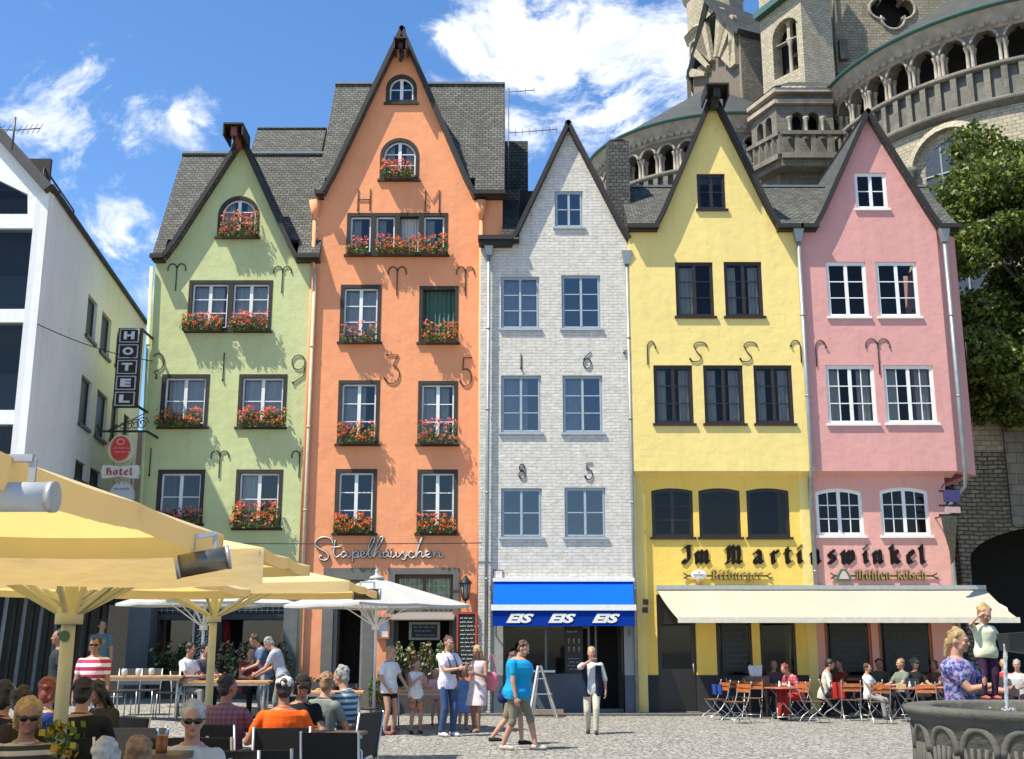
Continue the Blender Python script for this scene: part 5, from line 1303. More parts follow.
# ================================================================ white building on the left
lx, ly0 = -10.72, 25.0; lx2, ly2 = -12.12, 36.7; zr_ = Z(188, ly0)
lb = thing('modern_building', 'white modern building with large dark front panes and a long receding side wall, left edge', 'building', (-13, 30, 0))
sdv = Vector((lx2 - lx, ly2 - ly0, 0)); SL = sdv.length; sdv.normalize(); snv = Vector((sdv.y, -sdv.x, 0))
if snv.x < 0: snv = -snv
def side_pt(u, d, z): p = Vector((lx, ly0, z)) + sdv * u + snv * d; return tuple(p)
def side_hit(px, py):
    d = raydir(px, py); # intersect with the vertical side plane
    n = snv; t = (n.x * lx + n.y * ly0) / (d.x * n.x + d.y * n.y); p = d * t; return ((p - Vector((lx, ly0, p.z))).dot(sdv), EYE + p.z)
holes_ = []; recs = []
for (a, b, c, d) in ((87, 291, 97, 336), (101, 308, 111, 352), (116, 330, 122, 366), (80, 372, 91, 424), (96, 387, 107, 436), (111, 398, 118, 440), (123, 412, 129, 446), (75, 458, 86, 478), (90, 466, 101, 484)):
    u0, _ = side_hit(a, (b + d) / 2); u1, _ = side_hit(c, (b + d) / 2); z1 = side_hit(a, b)[1]; z0 = side_hit(a, d)[1]
    recs.append((u0, u1, z0, z1)); 
zg = 3.2
t = MB(); t.plate([(0.02, zg), (SL, zg), (SL, zr_), (0.02, zr_)], [rectp(*r) for r in recs], 0, .3)
m = MB(); m.v = [side_pt(x, -y, z) for x, y, z in t.v]
for f in t.f: m.face(f)
fx0 = X(-60, 300, ly0)
front_holes = []
for (y0, y1) in ((257, 365), (405, 572)): pass
zl = lambda py: Z(py, ly0)
xw1 = X(29, 300, ly0); xw0 = -20
fh = [(-18.2, xw1, zl(309), zl(228)), (-18.2, xw1 - .02, zl(410), zl(322)), (-18.2, xw1 - .05, zl(500), zl(424))]
fpk = (X(-110, 60, ly0), zl(10))
t = MB(); t.plate([(-20, zg), (lx, zg), (lx, zr_), fpk, (-20, zr_ + 2)], [rectp(*r) for r in fh] + [[(-16, zl(214)), (X(29, 200, ly0), zl(214)), (X(27, 200, ly0), zl(194)), (-16, zl(100))]], ly0, ly0 + .3)
b0 = len(m.v); m.v += t.v
for f in t.f: m.face([b0 + i for i in f])
m.build('wall', WHITEP, lb)
m = MB()
for (a, b, c, d) in fh:
    m.box(a, b, ly0 + .12, ly0 + .16, c, c + (d - c) * .42)
m.build('dark_panel', simple('dark_panel', (.025, .03, .033), .35), lb)
m = MB(); 
for (a, b, c, d) in fh: m.poly([(a, ly0 + .1, c), (b, ly0 + .1, c), (b, ly0 + .1, d), (a, ly0 + .1, d)])
m.poly([(-16, ly0 + .1, zl(214)), (X(29, 200, ly0), ly0 + .1, zl(214)), (X(29, 200, ly0), ly0 + .1, zl(190)), (-16, ly0 + .1, zl(98))])
m.build('front_glass', GLASS_D, lb)
m = MB(); m.box(-20, lx - .3, ly0 + .6, ly0 + .7, zg, zr_ + 1); m.build('interior_wall', INTER, lb)
for (u0, u1, z0, z1) in recs:
    m = MB(); t = MB(); t.plate(rectp(u0, u1, z0, z1), [rectp(u0 + .06, u1 - .06, z0 + .06, z1 - .06)], .08, .16); m.v = [side_pt(x, -y, z) for x, y, z in t.v]
    for f in t.f: m.face(f)
    t2 = MB(); t2.box(u0 - .05, u1 + .05, -.07, .02, z0 - .07, z0 + .01); b0 = len(m.v); m.v += [side_pt(x, -y, z) for x, y, z in t2.v]
    for f in t2.f: m.face([b0 + i for i in f])
    w = m.build('window', simple('anthracite_frame', (.06, .055, .05), .5), lb)
    m = MB(); m.poly([side_pt(u0, -.1, z0), side_pt(u1, -.1, z0), side_pt(u1, -.1, z1), side_pt(u0, -.1, z1)]); m.build('pane', simple('pane_dark', (.014, .016, .018), .4, spec=.2), w)
m = MB(); roof_slab(m, [side_pt(-.25, .10, zr_), side_pt(.35, .10, zr_), (fpk[0], ly0 + .35, fpk[1]), (fpk[0], ly0 - .25, fpk[1])], .22); m.hexa([side_pt(.3, .03, zr_), side_pt(SL, .03, zr_), side_pt(SL, -9, zr_), side_pt(.3, -9, zr_), side_pt(.3, .03, zr_ + .05), side_pt(SL, .03, zr_ + .05), side_pt(SL, -9, zr_ + .05), side_pt(.3, -9, zr_ + .05)])
m.build('roof', simple('dark_roof', (.03, .03, .032), .6, 0, .3, 3), lb)
m = MB(); m.bar(side_pt(-.2, .1, zr_ - .02), side_pt(SL, .1, zr_ - .02), .08, .08); m.build('gutter', BARGE, lb)
m = MB()
for u in (.6, 2.0, 3.4): m.tube([side_pt(u, -.35, zr_ + .2), side_pt(u, -.35, zr_ + .75)], .025, 6)
m.tube([side_pt(.6, -.35, zr_ + .75), side_pt(3.4, -.35, zr_ + .75)], .025, 6); m.tube([side_pt(.6, -.35, zr_ + .5), side_pt(3.4, -.35, zr_ + .5)], .018, 6); m.build('roof_rail', IRON, lb)
m = MB()
for u in (8.8, 9.3): m.tube([side_pt(u, -.5, zr_ - .2), side_pt(u, -.5, zr_ + .75)], .12, 10)
m.build('vent_pipes', ZINC, lb)
# glazed ground floor with slanting white fins
m = MB(); m.hexa([side_pt(0, -.5, 0), side_pt(SL, -.5, 0), side_pt(SL, -.9, 0), side_pt(0, -.9, 0), side_pt(0, -.5, zg), side_pt(SL, -.5, zg), side_pt(SL, -.9, zg), side_pt(0, -.9, zg)]); m.box(-20, lx - .5, ly0 + .5, ly0 + .8, 0, zg)
m.build('ground_floor_glazing', simple('glazing_dark', (.022, .026, .026), .12, 0, .3, 2), lb)
m = MB(); m.hexa([side_pt(0, .02, zg - .3), side_pt(SL, .02, zg - .3), side_pt(SL, -1, zg - .3), side_pt(0, -1, zg - .3), side_pt(0, .02, zg + .02), side_pt(SL, .02, zg + .02), side_pt(SL, -1, zg + .02), side_pt(0, -1, zg + .02)]); m.box(-20, lx - .02, ly0 + .02, ly0 + .8, zg - .3, zg + .02); m.build('soffit', simple('soffit_grey', (.1, .1, .1), .7), lb)
m = MB()
for i in range(8):
    u = .8 + i * 1.45; m.bar(side_pt(u, -.4, .6), side_pt(u + .35, -.4, zg - .3), .05, .12)
for i in range(5): x = lx - 1.1 - i * 1.6; m.bar((x, ly0 + .4, .6), (x + .3, ly0 + .4, zg - .3), .05, .12)
m.build('slanted_fins', simple('fin_white', (.4, .42, .42), .5), lb)
# roof aerial on the left building
def aerial(name, label, base, h, arms, loc_y):
    m = MB(); m.tube([base, (base[0], base[1], base[2] + h)], .022, 6)
    for (z, l, n, dirx) in arms:
        a = (base[0], base[1], base[2] + z); b = (base[0] + l * dirx, base[1], base[2] + z + .08 * l); m.tube([a, b], .013, 5)
        for i in range(n): t = (i + 1) / n; c = Vector(a).lerp(Vector(b), t); m.tube([c - Vector((0, .12, .16)), c + Vector((0, .12, .16))], .008, 4)
    return single(name, m, simple('aerial_metal', (.1, .1, .1), .5, .5), label, 'antenna', base)
p = at(12, 150, 22.5); aerial('roof_antenna', 'thin television antenna on the white building at the left edge', (p.x, 22.5, Z(150, 22.5)), Z(117, 22.5) - Z(150, 22.5), [(.45, .55, 5, 1), (.45, .4, 3, -1)], 22.5)
p = at(508.5, 200, 31); aerial('roof_antenna', 'tall antenna mast between the orange roof and the grey gable', (p.x, 31, Z(235, 31)), Z(88, 31) - Z(235, 31), [(Z(92, 31) - Z(235, 31), .75, 3, 1), (Z(133, 31) - Z(235, 31), 1.4, 7, 1)], 31)

# ---------- HOTEL sign and hanging signs on the green house corner
ysn = 29.0
hx0, hx1 = X(115.5, 368, ysn), X(139, 368, ysn); hz0, hz1 = Z(407, ysn), Z(328, ysn)
hs_ = thing('hotel_sign', 'tall upright black sign box reading HOTEL on the green house corner', 'sign', ((hx0 + hx1) / 2, ysn, hz0))
m = MB(); m.box(hx0, hx1, ysn, ysn + .14, hz0, hz1); m.build('sign_box', BLACKP, hs_)
m = MB(); m2 = MB(); hh = (hz1 - hz0) / 5; xi0, xi1 = X(118.5, 368, ysn), X(136, 368, ysn)
for i, c in enumerate('HOTEL'):
    zc = hz1 - hh * (i + .5); m.plate(rectp(xi0 - .03, xi1 + .03, zc - hh * .44, zc + hh * .44), [rectp(xi0, xi1, zc - hh * .38, zc + hh * .38)], ysn - .03, ysn - .002)
    m2.text(c, (xi0 + .09, ysn - .03, zc - hh * .25), (1, 0, 0), (0, 0, 1), (xi1 - xi0) - .18, hh * .5, .04, bold=.05)
m.build('letter_frames', simple('frame_silver', (.45, .45, .43), .4, .4), hs_); m2.build('letters', simple('letter_silver', (.62, .62, .6), .35, .3), hs_)
m = MB()
for zz in (hz1 - .05, hz0 + .03): m.box(hx1, xa + .1, ysn + .04, ysn + .1, zz, zz + .06); m.bar((xa + .06, ysn + .07, zz + .03), (xa + .06, YG, zz + .03), .05, .05)
m.build('bracket', IRON, hs_)
zb_ = Z(431, ysn); bk = thing('sign_bracket', 'ornate scrolled iron bracket carrying the round hotel signs', 'bracket', (X(120, 431, ysn), ysn, zb_))
m = MB(); m.bar((X(98, 431, ysn), ysn + .05, zb_), (X(146, 431, ysn), ysn + .05, zb_), .05, .05); m.bar((X(146, 431, ysn), ysn + .05, zb_), (X(146, 431, ysn), YG + .02, zb_), .05, .05)
m.tube([(X(99, 431, ysn), ysn + .05, zb_), (X(96, 431, ysn), ysn + .05, zb_ + .18)], .02, 6)
for k in range(5):
    cxx = X(115 + k * 6.5, 431, ysn); r0 = .07 + .025 * k
    m.tube([(cxx + r0 * cos(t) * (1 - t / 14), ysn + .05, zb_ + r0 + .04 + r0 * sin(t) * (1 - t / 14)) for t in [i * .45 for i in range(22)]], .012, 5)
m.tube([(X(108, 431, ysn), ysn + .05, zb_ + .03), (X(125, 431, ysn), ysn + .05, zb_ + .22), (X(146, 431, ysn), ysn + .05, zb_ + .52)], .014, 5)
m.build('scrollwork', IRON, bk)
def disc(m, cx, cz, rx, rz, y0, y1, n=32, mi=0): m.prism([(cx + rx * cos(2 * pi * i / n), cz + rz * sin(2 * pi * i / n)) for i in range(n)], y0, y1, mi)
ov = thing('round_sign', 'oval sign with a red centre and pale rim hanging from the iron bracket', 'sign', (X(121.5, 448, ysn), ysn, Z(463, ysn)))
ocx, ocz = X(121.5, 449, ysn), Z(449, ysn); m = MB(); disc(m, ocx, ocz, X(134, 449, ysn) - ocx, ocz - Z(463, ysn), ysn - .06, ysn + .14); m.build('sign_body', simple('sign_cream', (.62, .60, .5), .4), ov)
m = MB(); disc(m, ocx, ocz, .27, .34, ysn - .085, ysn - .055); m.build('gold_ring', simple('sign_gold', (.5, .33, .1), .4, .3), ov)
m = MB(); disc(m, ocx, ocz, .24, .31, ysn - .1, ysn - .08); m.build('red_disc', simple('sign_red', (.55, .03, .03), .4), ov)
rnd = random.Random(4); m = MB(); squiggles(m, ocx - .19, ocx + .24, ocz - .14, ocz + .06, ysn - .105, 2, rnd, 0, .55, .010); m.tube([(ocx + .09 * cos(t), ysn - .105, ocz + .17 + .07 * sin(t)) for t in [i * .4 for i in range(17)]], .012, 5); m.build('emblem', simple('sign_pale', (.7, .5, .4), .5), ov)
hb = thing('hotel_banner', 'small pale scroll shaped sign reading Hotel in red letters below the oval sign', 'sign', (X(120, 472, ysn), ysn, Z(481, ysn)))
m = MB(); a, b = X(103, 472, ysn), X(138, 472, ysn); zc = Z(472, ysn); h = .17
m.prism([(a, zc - h), (a + (b - a) * .2, zc - h * .95), ((a + b) / 2, zc - h * .7), (b - (b - a) * .2, zc - h * .95), (b, zc - h), (b + .03, zc), (b, zc + h), (b - (b - a) * .2, zc + h * .95), ((a + b) / 2, zc + h * .75), (a + (b - a) * .2, zc + h * .95), (a, zc + h), (a - .03, zc)], ysn - .06, ysn + .1); m.build('sign_body', MATS['sign_cream'], hb)
m = MB(); blackletter(m, 'Hotel', (X(107, 472, ysn), ysn - .06, zc - .085), (1, 0, 0), (0, 0, 1), X(134, 472, ysn) - X(107, 472, ysn), .125, nib=.24, depth=.02); m.build('lettering', simple('sign_crimson', (.4, .01, .05), .5), hb)
rs = thing('round_sign', 'grey round sign half hidden by the umbrella below the Hotel banner', 'sign', (X(122, 495, ysn), ysn, Z(510, ysn)))
m = MB(); c2 = X(122, 495, ysn); disc(m, c2, Z(496, ysn), .31, .36, ysn - .05, ysn + .08); m.build('sign_body', simple('sign_grey', (.45, .46, .45), .4), rs)
m = MB(); squiggles(m, c2 - .2, c2 + .2, Z(492, ysn), Z(486, ysn), ysn - .055, 1, rnd, 0, .6, .008); m.box(c2 - .09, c2 - .06, ysn - .06, ysn - .05, Z(484, ysn), Z(483, ysn)); m.box(c2 + .03, c2 + .06, ysn - .06, ysn - .05, Z(484, ysn), Z(483, ysn)); m.build('lettering', IRON, rs)
for (x_, z1_, z0_, nm) in ((121.5, 431, 436, 'upper'), (113, 462, 467, 'a'), (131, 462, 467, 'b'), (113, 479, 484, 'c'), (131, 479, 484, 'd')):
    m = MB(); m.tube([(X(x_, z1_, ysn), ysn + .04, Z(z1_, ysn)), (X(x_, z0_, ysn), ysn + .04, Z(z0_, ysn))], .009, 5); m.build('hanging_chain', IRON, bk)
# wires
def wire(label, a, b, sag=.12):
    a = Vector(a); b = Vector(b); m = MB(); m.tube([a.lerp(b, i / 16) - Vector((0, 0, sag * 4 * (i / 16) * (1 - i / 16))) for i in range(17)], .012, 5)
    single('cable', m, IRON, label, 'cable', tuple(a))
wire('thin dark cable from the white building to the green house corner', side_pt(-.1, .05, side_hit(52, 340)[1]), (xa + .1, YG, Z(361, YG)))
wire('thin horizontal cable running just above the script lettering on the orange wall', at(200, 543, 29.6), at(481, 543, 29.6), .02)

# ---------- wall lantern and boards
p = at(465.5, 590, YO - .22); ln = thing('wall_lantern', 'old black iron wall lantern on the orange house beside the window', 'lantern', (p.x, YO, p.z))
m = MB(); m.tube([(p.x, YO, p.z - .38), (p.x, YO - .22, p.z - .38), (p.x, YO - .22, p.z - .22)], .018, 6); m.build('wall_arm', IRON, ln)
m = MB(); m.lathe([(.05, -.24), (.08, -.2), (.13, .16), (.16, .18), (.06, .3), (.03, .34), (.01, .38)], (p.x, YO - .22, p.z), 6)
w = MB()
for k in range(6):
    a = 2 * pi * k / 6; w.tube([(p.x + .08 * cos(a), YO - .22 + .08 * sin(a), p.z - .2), (p.x + .13 * cos(a), YO - .22 + .13 * sin(a), p.z + .16)], .009, 4)
w.lathe([(.17, .16), (.17, .18), (.06, .3), (.02, .36)], (p.x, YO - .22, p.z), 6); w.lathe([(.04, -.28), (.09, -.22), (.09, -.2)], (p.x, YO - .22, p.z), 6); w.build('lantern_cage', IRON, ln)
w = MB(); w.lathe([(.07, -.2), (.12, .16)], (p.x, YO - .22, p.z), 6); w.build('lantern_glass', simple('lantern_glass', (.3, .3, .25), .2), ln)
p0, p1 = X(456.5, 640, YO - .3), X(477, 640, YO - .3)
mbd = thing('menu_board', 'tall red framed chalkboard menu standing against the orange house corner', 'menu board', ((p0 + p1) / 2, YO - .3, 0))
z0, z1 = Z(672, YO - .3), Z(612, YO - .3)
m = MB(); m.plate(rectp(p0, p1, z0, z1), [rectp(p0 + .045, p1 - .05, z0 + .05, z1 - .05)], YO - .33, YO - .27); m.box(p0, p0 + .05, YO - .32, YO - .27, 0, z0); m.box(p1 - .05, p1, YO - .32, YO - .27, 0, z0); m.build('frame', simple('frame_red', (.4, .05, .025), .5), mbd)
m = MB(); m.box(p0 + .03, p1 - .03, YO - .31, YO - .28, z0 + .03, z1 - .03); m.build('slate', BOARD, mbd)
m = MB(); squiggles(m, p0 + .07, p1 - .03, z0 + .07, z1 - .1, YO - .315, 13, random.Random(8), 0, .5, .008); m.build('chalk_writing', CHALK, mbd)
p0, p1 = X(377, 630, YO), X(390, 630, YO); z0, z1 = Z(639, YO), Z(617, YO)
mc = thing('menu_case', 'small wooden menu case mounted beside the stone doorway', 'menu case', ((p0 + p1) / 2, YO, z0))
m = MB(); m.plate(rectp(p0, p1, z0, z1), [rectp(p0 + .05, p1 - .04, z0 + .05, z1 - .06)], YO - .1, YO - .005); m.hexa([(p0 - .05, YO - .16, z1), (p1 + .05, YO - .16, z1), (p1 + .05, YO - .004, z1), (p0 - .05, YO - .004, z1), (p0 - .04, YO - .14, z1 + .05), (p1 + .04, YO - .14, z1 + .05), (p1 + .04, YO - .004, z1 + .08), (p0 - .04, YO - .004, z1 + .08)]); m.build('case', simple('case_wood', (.35, .12, .04), .5), mc)
m = MB(); m.box(p0 + .03, p1 - .03, YO - .05, YO - .03, z0 + .03, z1 - .04); m.build('menu_sheet', simple('paper', (.6, .6, .56), .6), mc)
# hanging pub sign at the pink corner
ysg = YL - .75; p = at(948, 505, ysg)
hg = thing('tavern_sign', 'narrow carved hanging sign with a blue and red plate at the pink house corner', 'sign', (p.x, ysg, p.z))
m = MB()
for py in (491, 505.5, 515): m.bar((X(939, py, ysg) , ysg, Z(py, ysg)), (X(960, py, ysg), ysg, Z(py, ysg)), .03, .05)
m.tube([(X(942, 491, YL), YL, Z(488, YL)), (X(944, 491, ysg), ysg, Z(484, ysg)), (X(957, 491, ysg), ysg, Z(490, ysg))], .018, 6); m.tube([(X(944, 491, ysg), YL, Z(515, ysg)), (X(944, 491, ysg), ysg, Z(515, ysg))], .02, 6); m.build('iron_frame', IRON, hg)
m = MB(); m.box(X(944, 500, ysg), X(960, 500, ysg), ysg - .04, ysg + .04, Z(502, ysg), Z(490, ysg)); m.build('blue_plate', simple('plate_violet', (.04, .03, .12), .4), hg)
m = MB(); m.box(X(944, 500, ysg), X(959, 500, ysg), ysg - .04, ysg + .04, Z(513, ysg), Z(507, ysg)); m.build('pale_plate', simple('plate_pink', (.45, .3, .28), .4), hg)
m = MB(); z = lambda q: Z(q, ysg); c = X(950, 540, ysg)
m.prism([(c - .02, z(564)), (c + .06, z(560)), (c + .2, z(520)), (c + .19, z(516)), (c - .17, z(516)), (c - .14, z(530)), (c - .03, z(550))], ysg - .05, ysg + .03); m.build('carved_drop', simple('carved_bronze', (.07, .065, .04), .5, .3, .5, 30, .8, 30), hg)

# ---------- awnings
za = Z(589, YL - .05); zf = Z(619, 28.1); yf_ = 28.1
aw = thing('tavern_awning', 'long cream awning pulled out over the tavern tables', 'awning', (7.8, 29, zf))
A0, A1 = X(656, 590, YL), X(984, 590, YL); B0, B1 = X(678, 620, yf_), X(1019, 620, yf_)
m = MB(); n = 40
for i in range(n):
    t0, t1 = i / n, (i + 1) / n
    for k in range(6):
        s0, s1 = k / 6, (k + 1) / 6
        def P(t, s): return (A0 + (A1 - A0) * t + ((B0 - A0) * (1 - t) + (B1 - A1) * t) * s, YL - .06 + (yf_ - YL + .06) * s, za + (zf - za) * s - .05 * sin(pi * s) * (1 + .3 * sin(t * 25)))
        m.poly([P(t0, s0), P(t0, s1), P(t1, s1), P(t1, s0)], sm=True)
m.build('cloth', AWN_C, aw)
m = MB(); m.box(B0, B1, yf_ - .07, yf_ + .03, zf - .09, zf + .04); m.build('front_bar', simple('bar_cream', (.62, .58, .45), .5), aw)
m = MB(); m.box(A0, A1, YL - .16, YL - .013, za - .02, za + .09); m.build('cassette', simple('cassette_grey', (.35, .36, .33), .5), aw)
for x0_, x1_ in ((A0 + .1, B0 + .15), ((A0 + A1) / 2, (B0 + B1) / 2 + .2), (A1 - .15, B1 - .2)):
    m = MB(); m.tube([(x0_, YL - .05, za - .12), ((x0_ + x1_) / 2 + .3, (YL + yf_) / 2, (za + zf) / 2 - .12), (x1_, yf_, zf - .02)], .03, 6); m.build('folding_arm', WHITEF, aw)
zb0, zb1 = Z(581, YW), Z(606, 29.05); b0, b1 = X(494, 590, YW), X(633, 590, YW); c0, c1 = X(491, 606, 29.0), X(636, 606, 29.0)
ba_ = thing('shop_awning', 'bright blue awning with EIS in white on its hanging front', 'awning', ((b0 + b1) / 2, 29.3, zb1))
m = MB(); roof_slab(m, [(c0 + .05, 29.02, zb1), (c1 - .05, 29.02, zb1), (b1, YW - .03, zb0), (b0, YW - .03, zb0)], .012); m.build('cloth', AWN_B, ba_)
m = MB(); m.box(c0, c1, 28.94, 29.04, zb1 - .11, zb1 + .03); m.build('front_bar', WHITEF, ba_)
m = MB(); m.box(b0 - .03, b1 + .03, YW - .15, YW - .004, zb0 - .02, zb0 + .07); m.build('cassette', WHITEF, ba_)
zv0, zv1 = Z(626, 29), zb1 - .11
m = MB(); m.box(c0 + .04, c1 - .04, 28.985, 29.0, zv0, zv1); m.build('valance', fabric('valance_blue', (.008, .045, .32), (.01, .05, .4), .15), ba_)
m = MB()
for p_ in (506, 548, 592): m.text('EIS', (X(p_, 618, 29), 28.975, Z(623, 29)), (1, 0, 0), (0, 0, 1), X(p_ + 28, 618, 29) - X(p_, 618, 29), Z(613.5, 29) - Z(623, 29), .012, shear=.35, bold=.05)
m.build('letters', simple('letter_white', (.75, .75, .65), .6), ba_)
for xx in (c0 + .12, c1 - .12):
    m = MB(); m.tube([(xx, 29.0, zb1 - .05), (xx, YW - .02, zb1 - .75)], .02, 6); m.build('support_arm', ZINC, ba_)

# ---------- rubble wall and dark archway on the right
ya = 34.5
rw_ = thing('old_stone_wall', 'rough old stone wall with a broad dark archway right of the pink house', 'wall', (16, ya, 0))
wx0 = X(955, 500, ya); wx1 = 22; zt2 = Z(452, ya)
ar = [(wx0 + .3, 0)] + [(17.6 + (17.6 - wx0 - .3) * -cos(t), Z(548, ya) - .35 + 1.15 * sin(t) ) for t in [pi * i / 24 for i in range(25)]] + [(2 * 17.6 - wx0 - .3, 0)]
ol = [(wx0, 0), ar[0]] + ar[1:-1] + [ar[-1], (wx1 + 2, 0), (wx1 + 2, zt2), (wx0, zt2)]
m = MB(); m.plate(ol, [], ya, ya + .8); m.build('wall', RUBBLE, rw_)
m = MB(); m.box(X(1009, 500, ya), X(1040, 500, ya), ya - .1, ya + .5, Z(525, ya), zt2 + 1.5); m.build('pale_quoins', masonry('quoins', .5, .32, .012, (.30, .28, .22), (.24, .22, .18), (.12, .11, .09)), rw_)
m = MB(); m.box(wx0 - .5, wx1 + 2, ya + .02, ya + .7, zt2, zt2 + 4.2); m.build('upper_wall', ASHLAR_L, rw_)
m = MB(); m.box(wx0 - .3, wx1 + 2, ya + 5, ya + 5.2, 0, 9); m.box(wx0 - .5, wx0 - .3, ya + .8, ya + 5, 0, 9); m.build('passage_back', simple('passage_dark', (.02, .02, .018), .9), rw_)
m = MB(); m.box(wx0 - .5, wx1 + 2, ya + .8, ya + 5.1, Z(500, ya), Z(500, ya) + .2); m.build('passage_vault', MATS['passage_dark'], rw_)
m = MB(); m.box(-25, 25, 40, 40.3, 0, 9); 
bk2 = single('rear_houses', m, simple('rear_wall', (.05, .048, .045), .9), 'plain low wall of the buildings behind the gabled row', 'building')

# ---------- plane tree at the right
def tree(name, label, base, crown, n, seed, leaf=LEAF_T, size=.10):
    t = thing(name, label, 'tree', base); rnd = random.Random(seed); rs = np.random.RandomState(seed)
    cx, cy, cz, rx, ry, rz = crown
    m = MB(); m.tube([(base[0], base[1], 0), (base[0] + .1, base[1], 2.5), (cx - .2, cy, cz - rz * .6), (cx, cy, cz), (cx + .3, cy + .2, cz + rz * .7)], [.34, .28, .22, .13, .04], 10)
    clumps = []
    for i in range(120):
        a = rnd.uniform(0, 2 * pi); e = math.asin(rnd.uniform(-.85, 1)); rr = rnd.uniform(.5, 1.08)
        p = Vector((cx + rx * rr * cos(a) * cos(e), cy + ry * rr * sin(a) * cos(e), cz + rz * rr * sin(e))); clumps.append((p, rnd.uniform(.45, 1.1)))
    for (p, r) in clumps[:40]:
        q = Vector((cx, cy, cz - rz * .45 + (p.z - cz) * .4)); mid = q.lerp(p, .5) + Vector((rnd.uniform(-.3, .3), rnd.uniform(-.3, .3), .2)); m.tube([q, mid, p], [.09, .05, .012], 5)
    m.build('trunk', simple('bark', (.12, .10, .075), .9, 0, .4, 5, .6), t)
    V = []; Fc = []
    per = n // len(clumps)
    C = np.zeros((0, 3)); 
    for (p, r) in clumps:
        d = rs.normal(size=(per, 3)); d /= np.linalg.norm(d, axis=1)[:, None]; rad = r * rs.uniform(.25, 1, per) ** .5 * rs.uniform(.75, 1.15, per)
        C = np.vstack([C, np.array(p) + d * rad[:, None] * np.array((1.15, 1.15, .75))])
    k = len(C); a = rs.normal(size=(k, 3)); a[:, 2] += .6; a /= np.linalg.norm(a, axis=1)[:, None]
    b = np.cross(a, rs.normal(size=(k, 3))); b /= np.linalg.norm(b, axis=1)[:, None]; c = np.cross(a, b); s = (size * rs.uniform(.6, 1.25, k))[:, None]
    V = np.stack([C - b * s, C + c * s * .62, C + b * s, C - c * s * .62], 1).reshape(-1, 3)
    mm = MB(); mm.v = V.tolist(); mm.f = [(4 * i, 4 * i + 1, 4 * i + 2, 4 * i + 3) for i in range(k)]; mm.m = [0] * k
    mm.build('crown', leaf, t); return t
tree('plane_tree', 'big leafy green tree in front of the church at the right edge', (17.6, 32.6, 0), (16.4, 32.6, 12.0, 4.1, 2.4, 5.5), 120000, 5, size=.09)
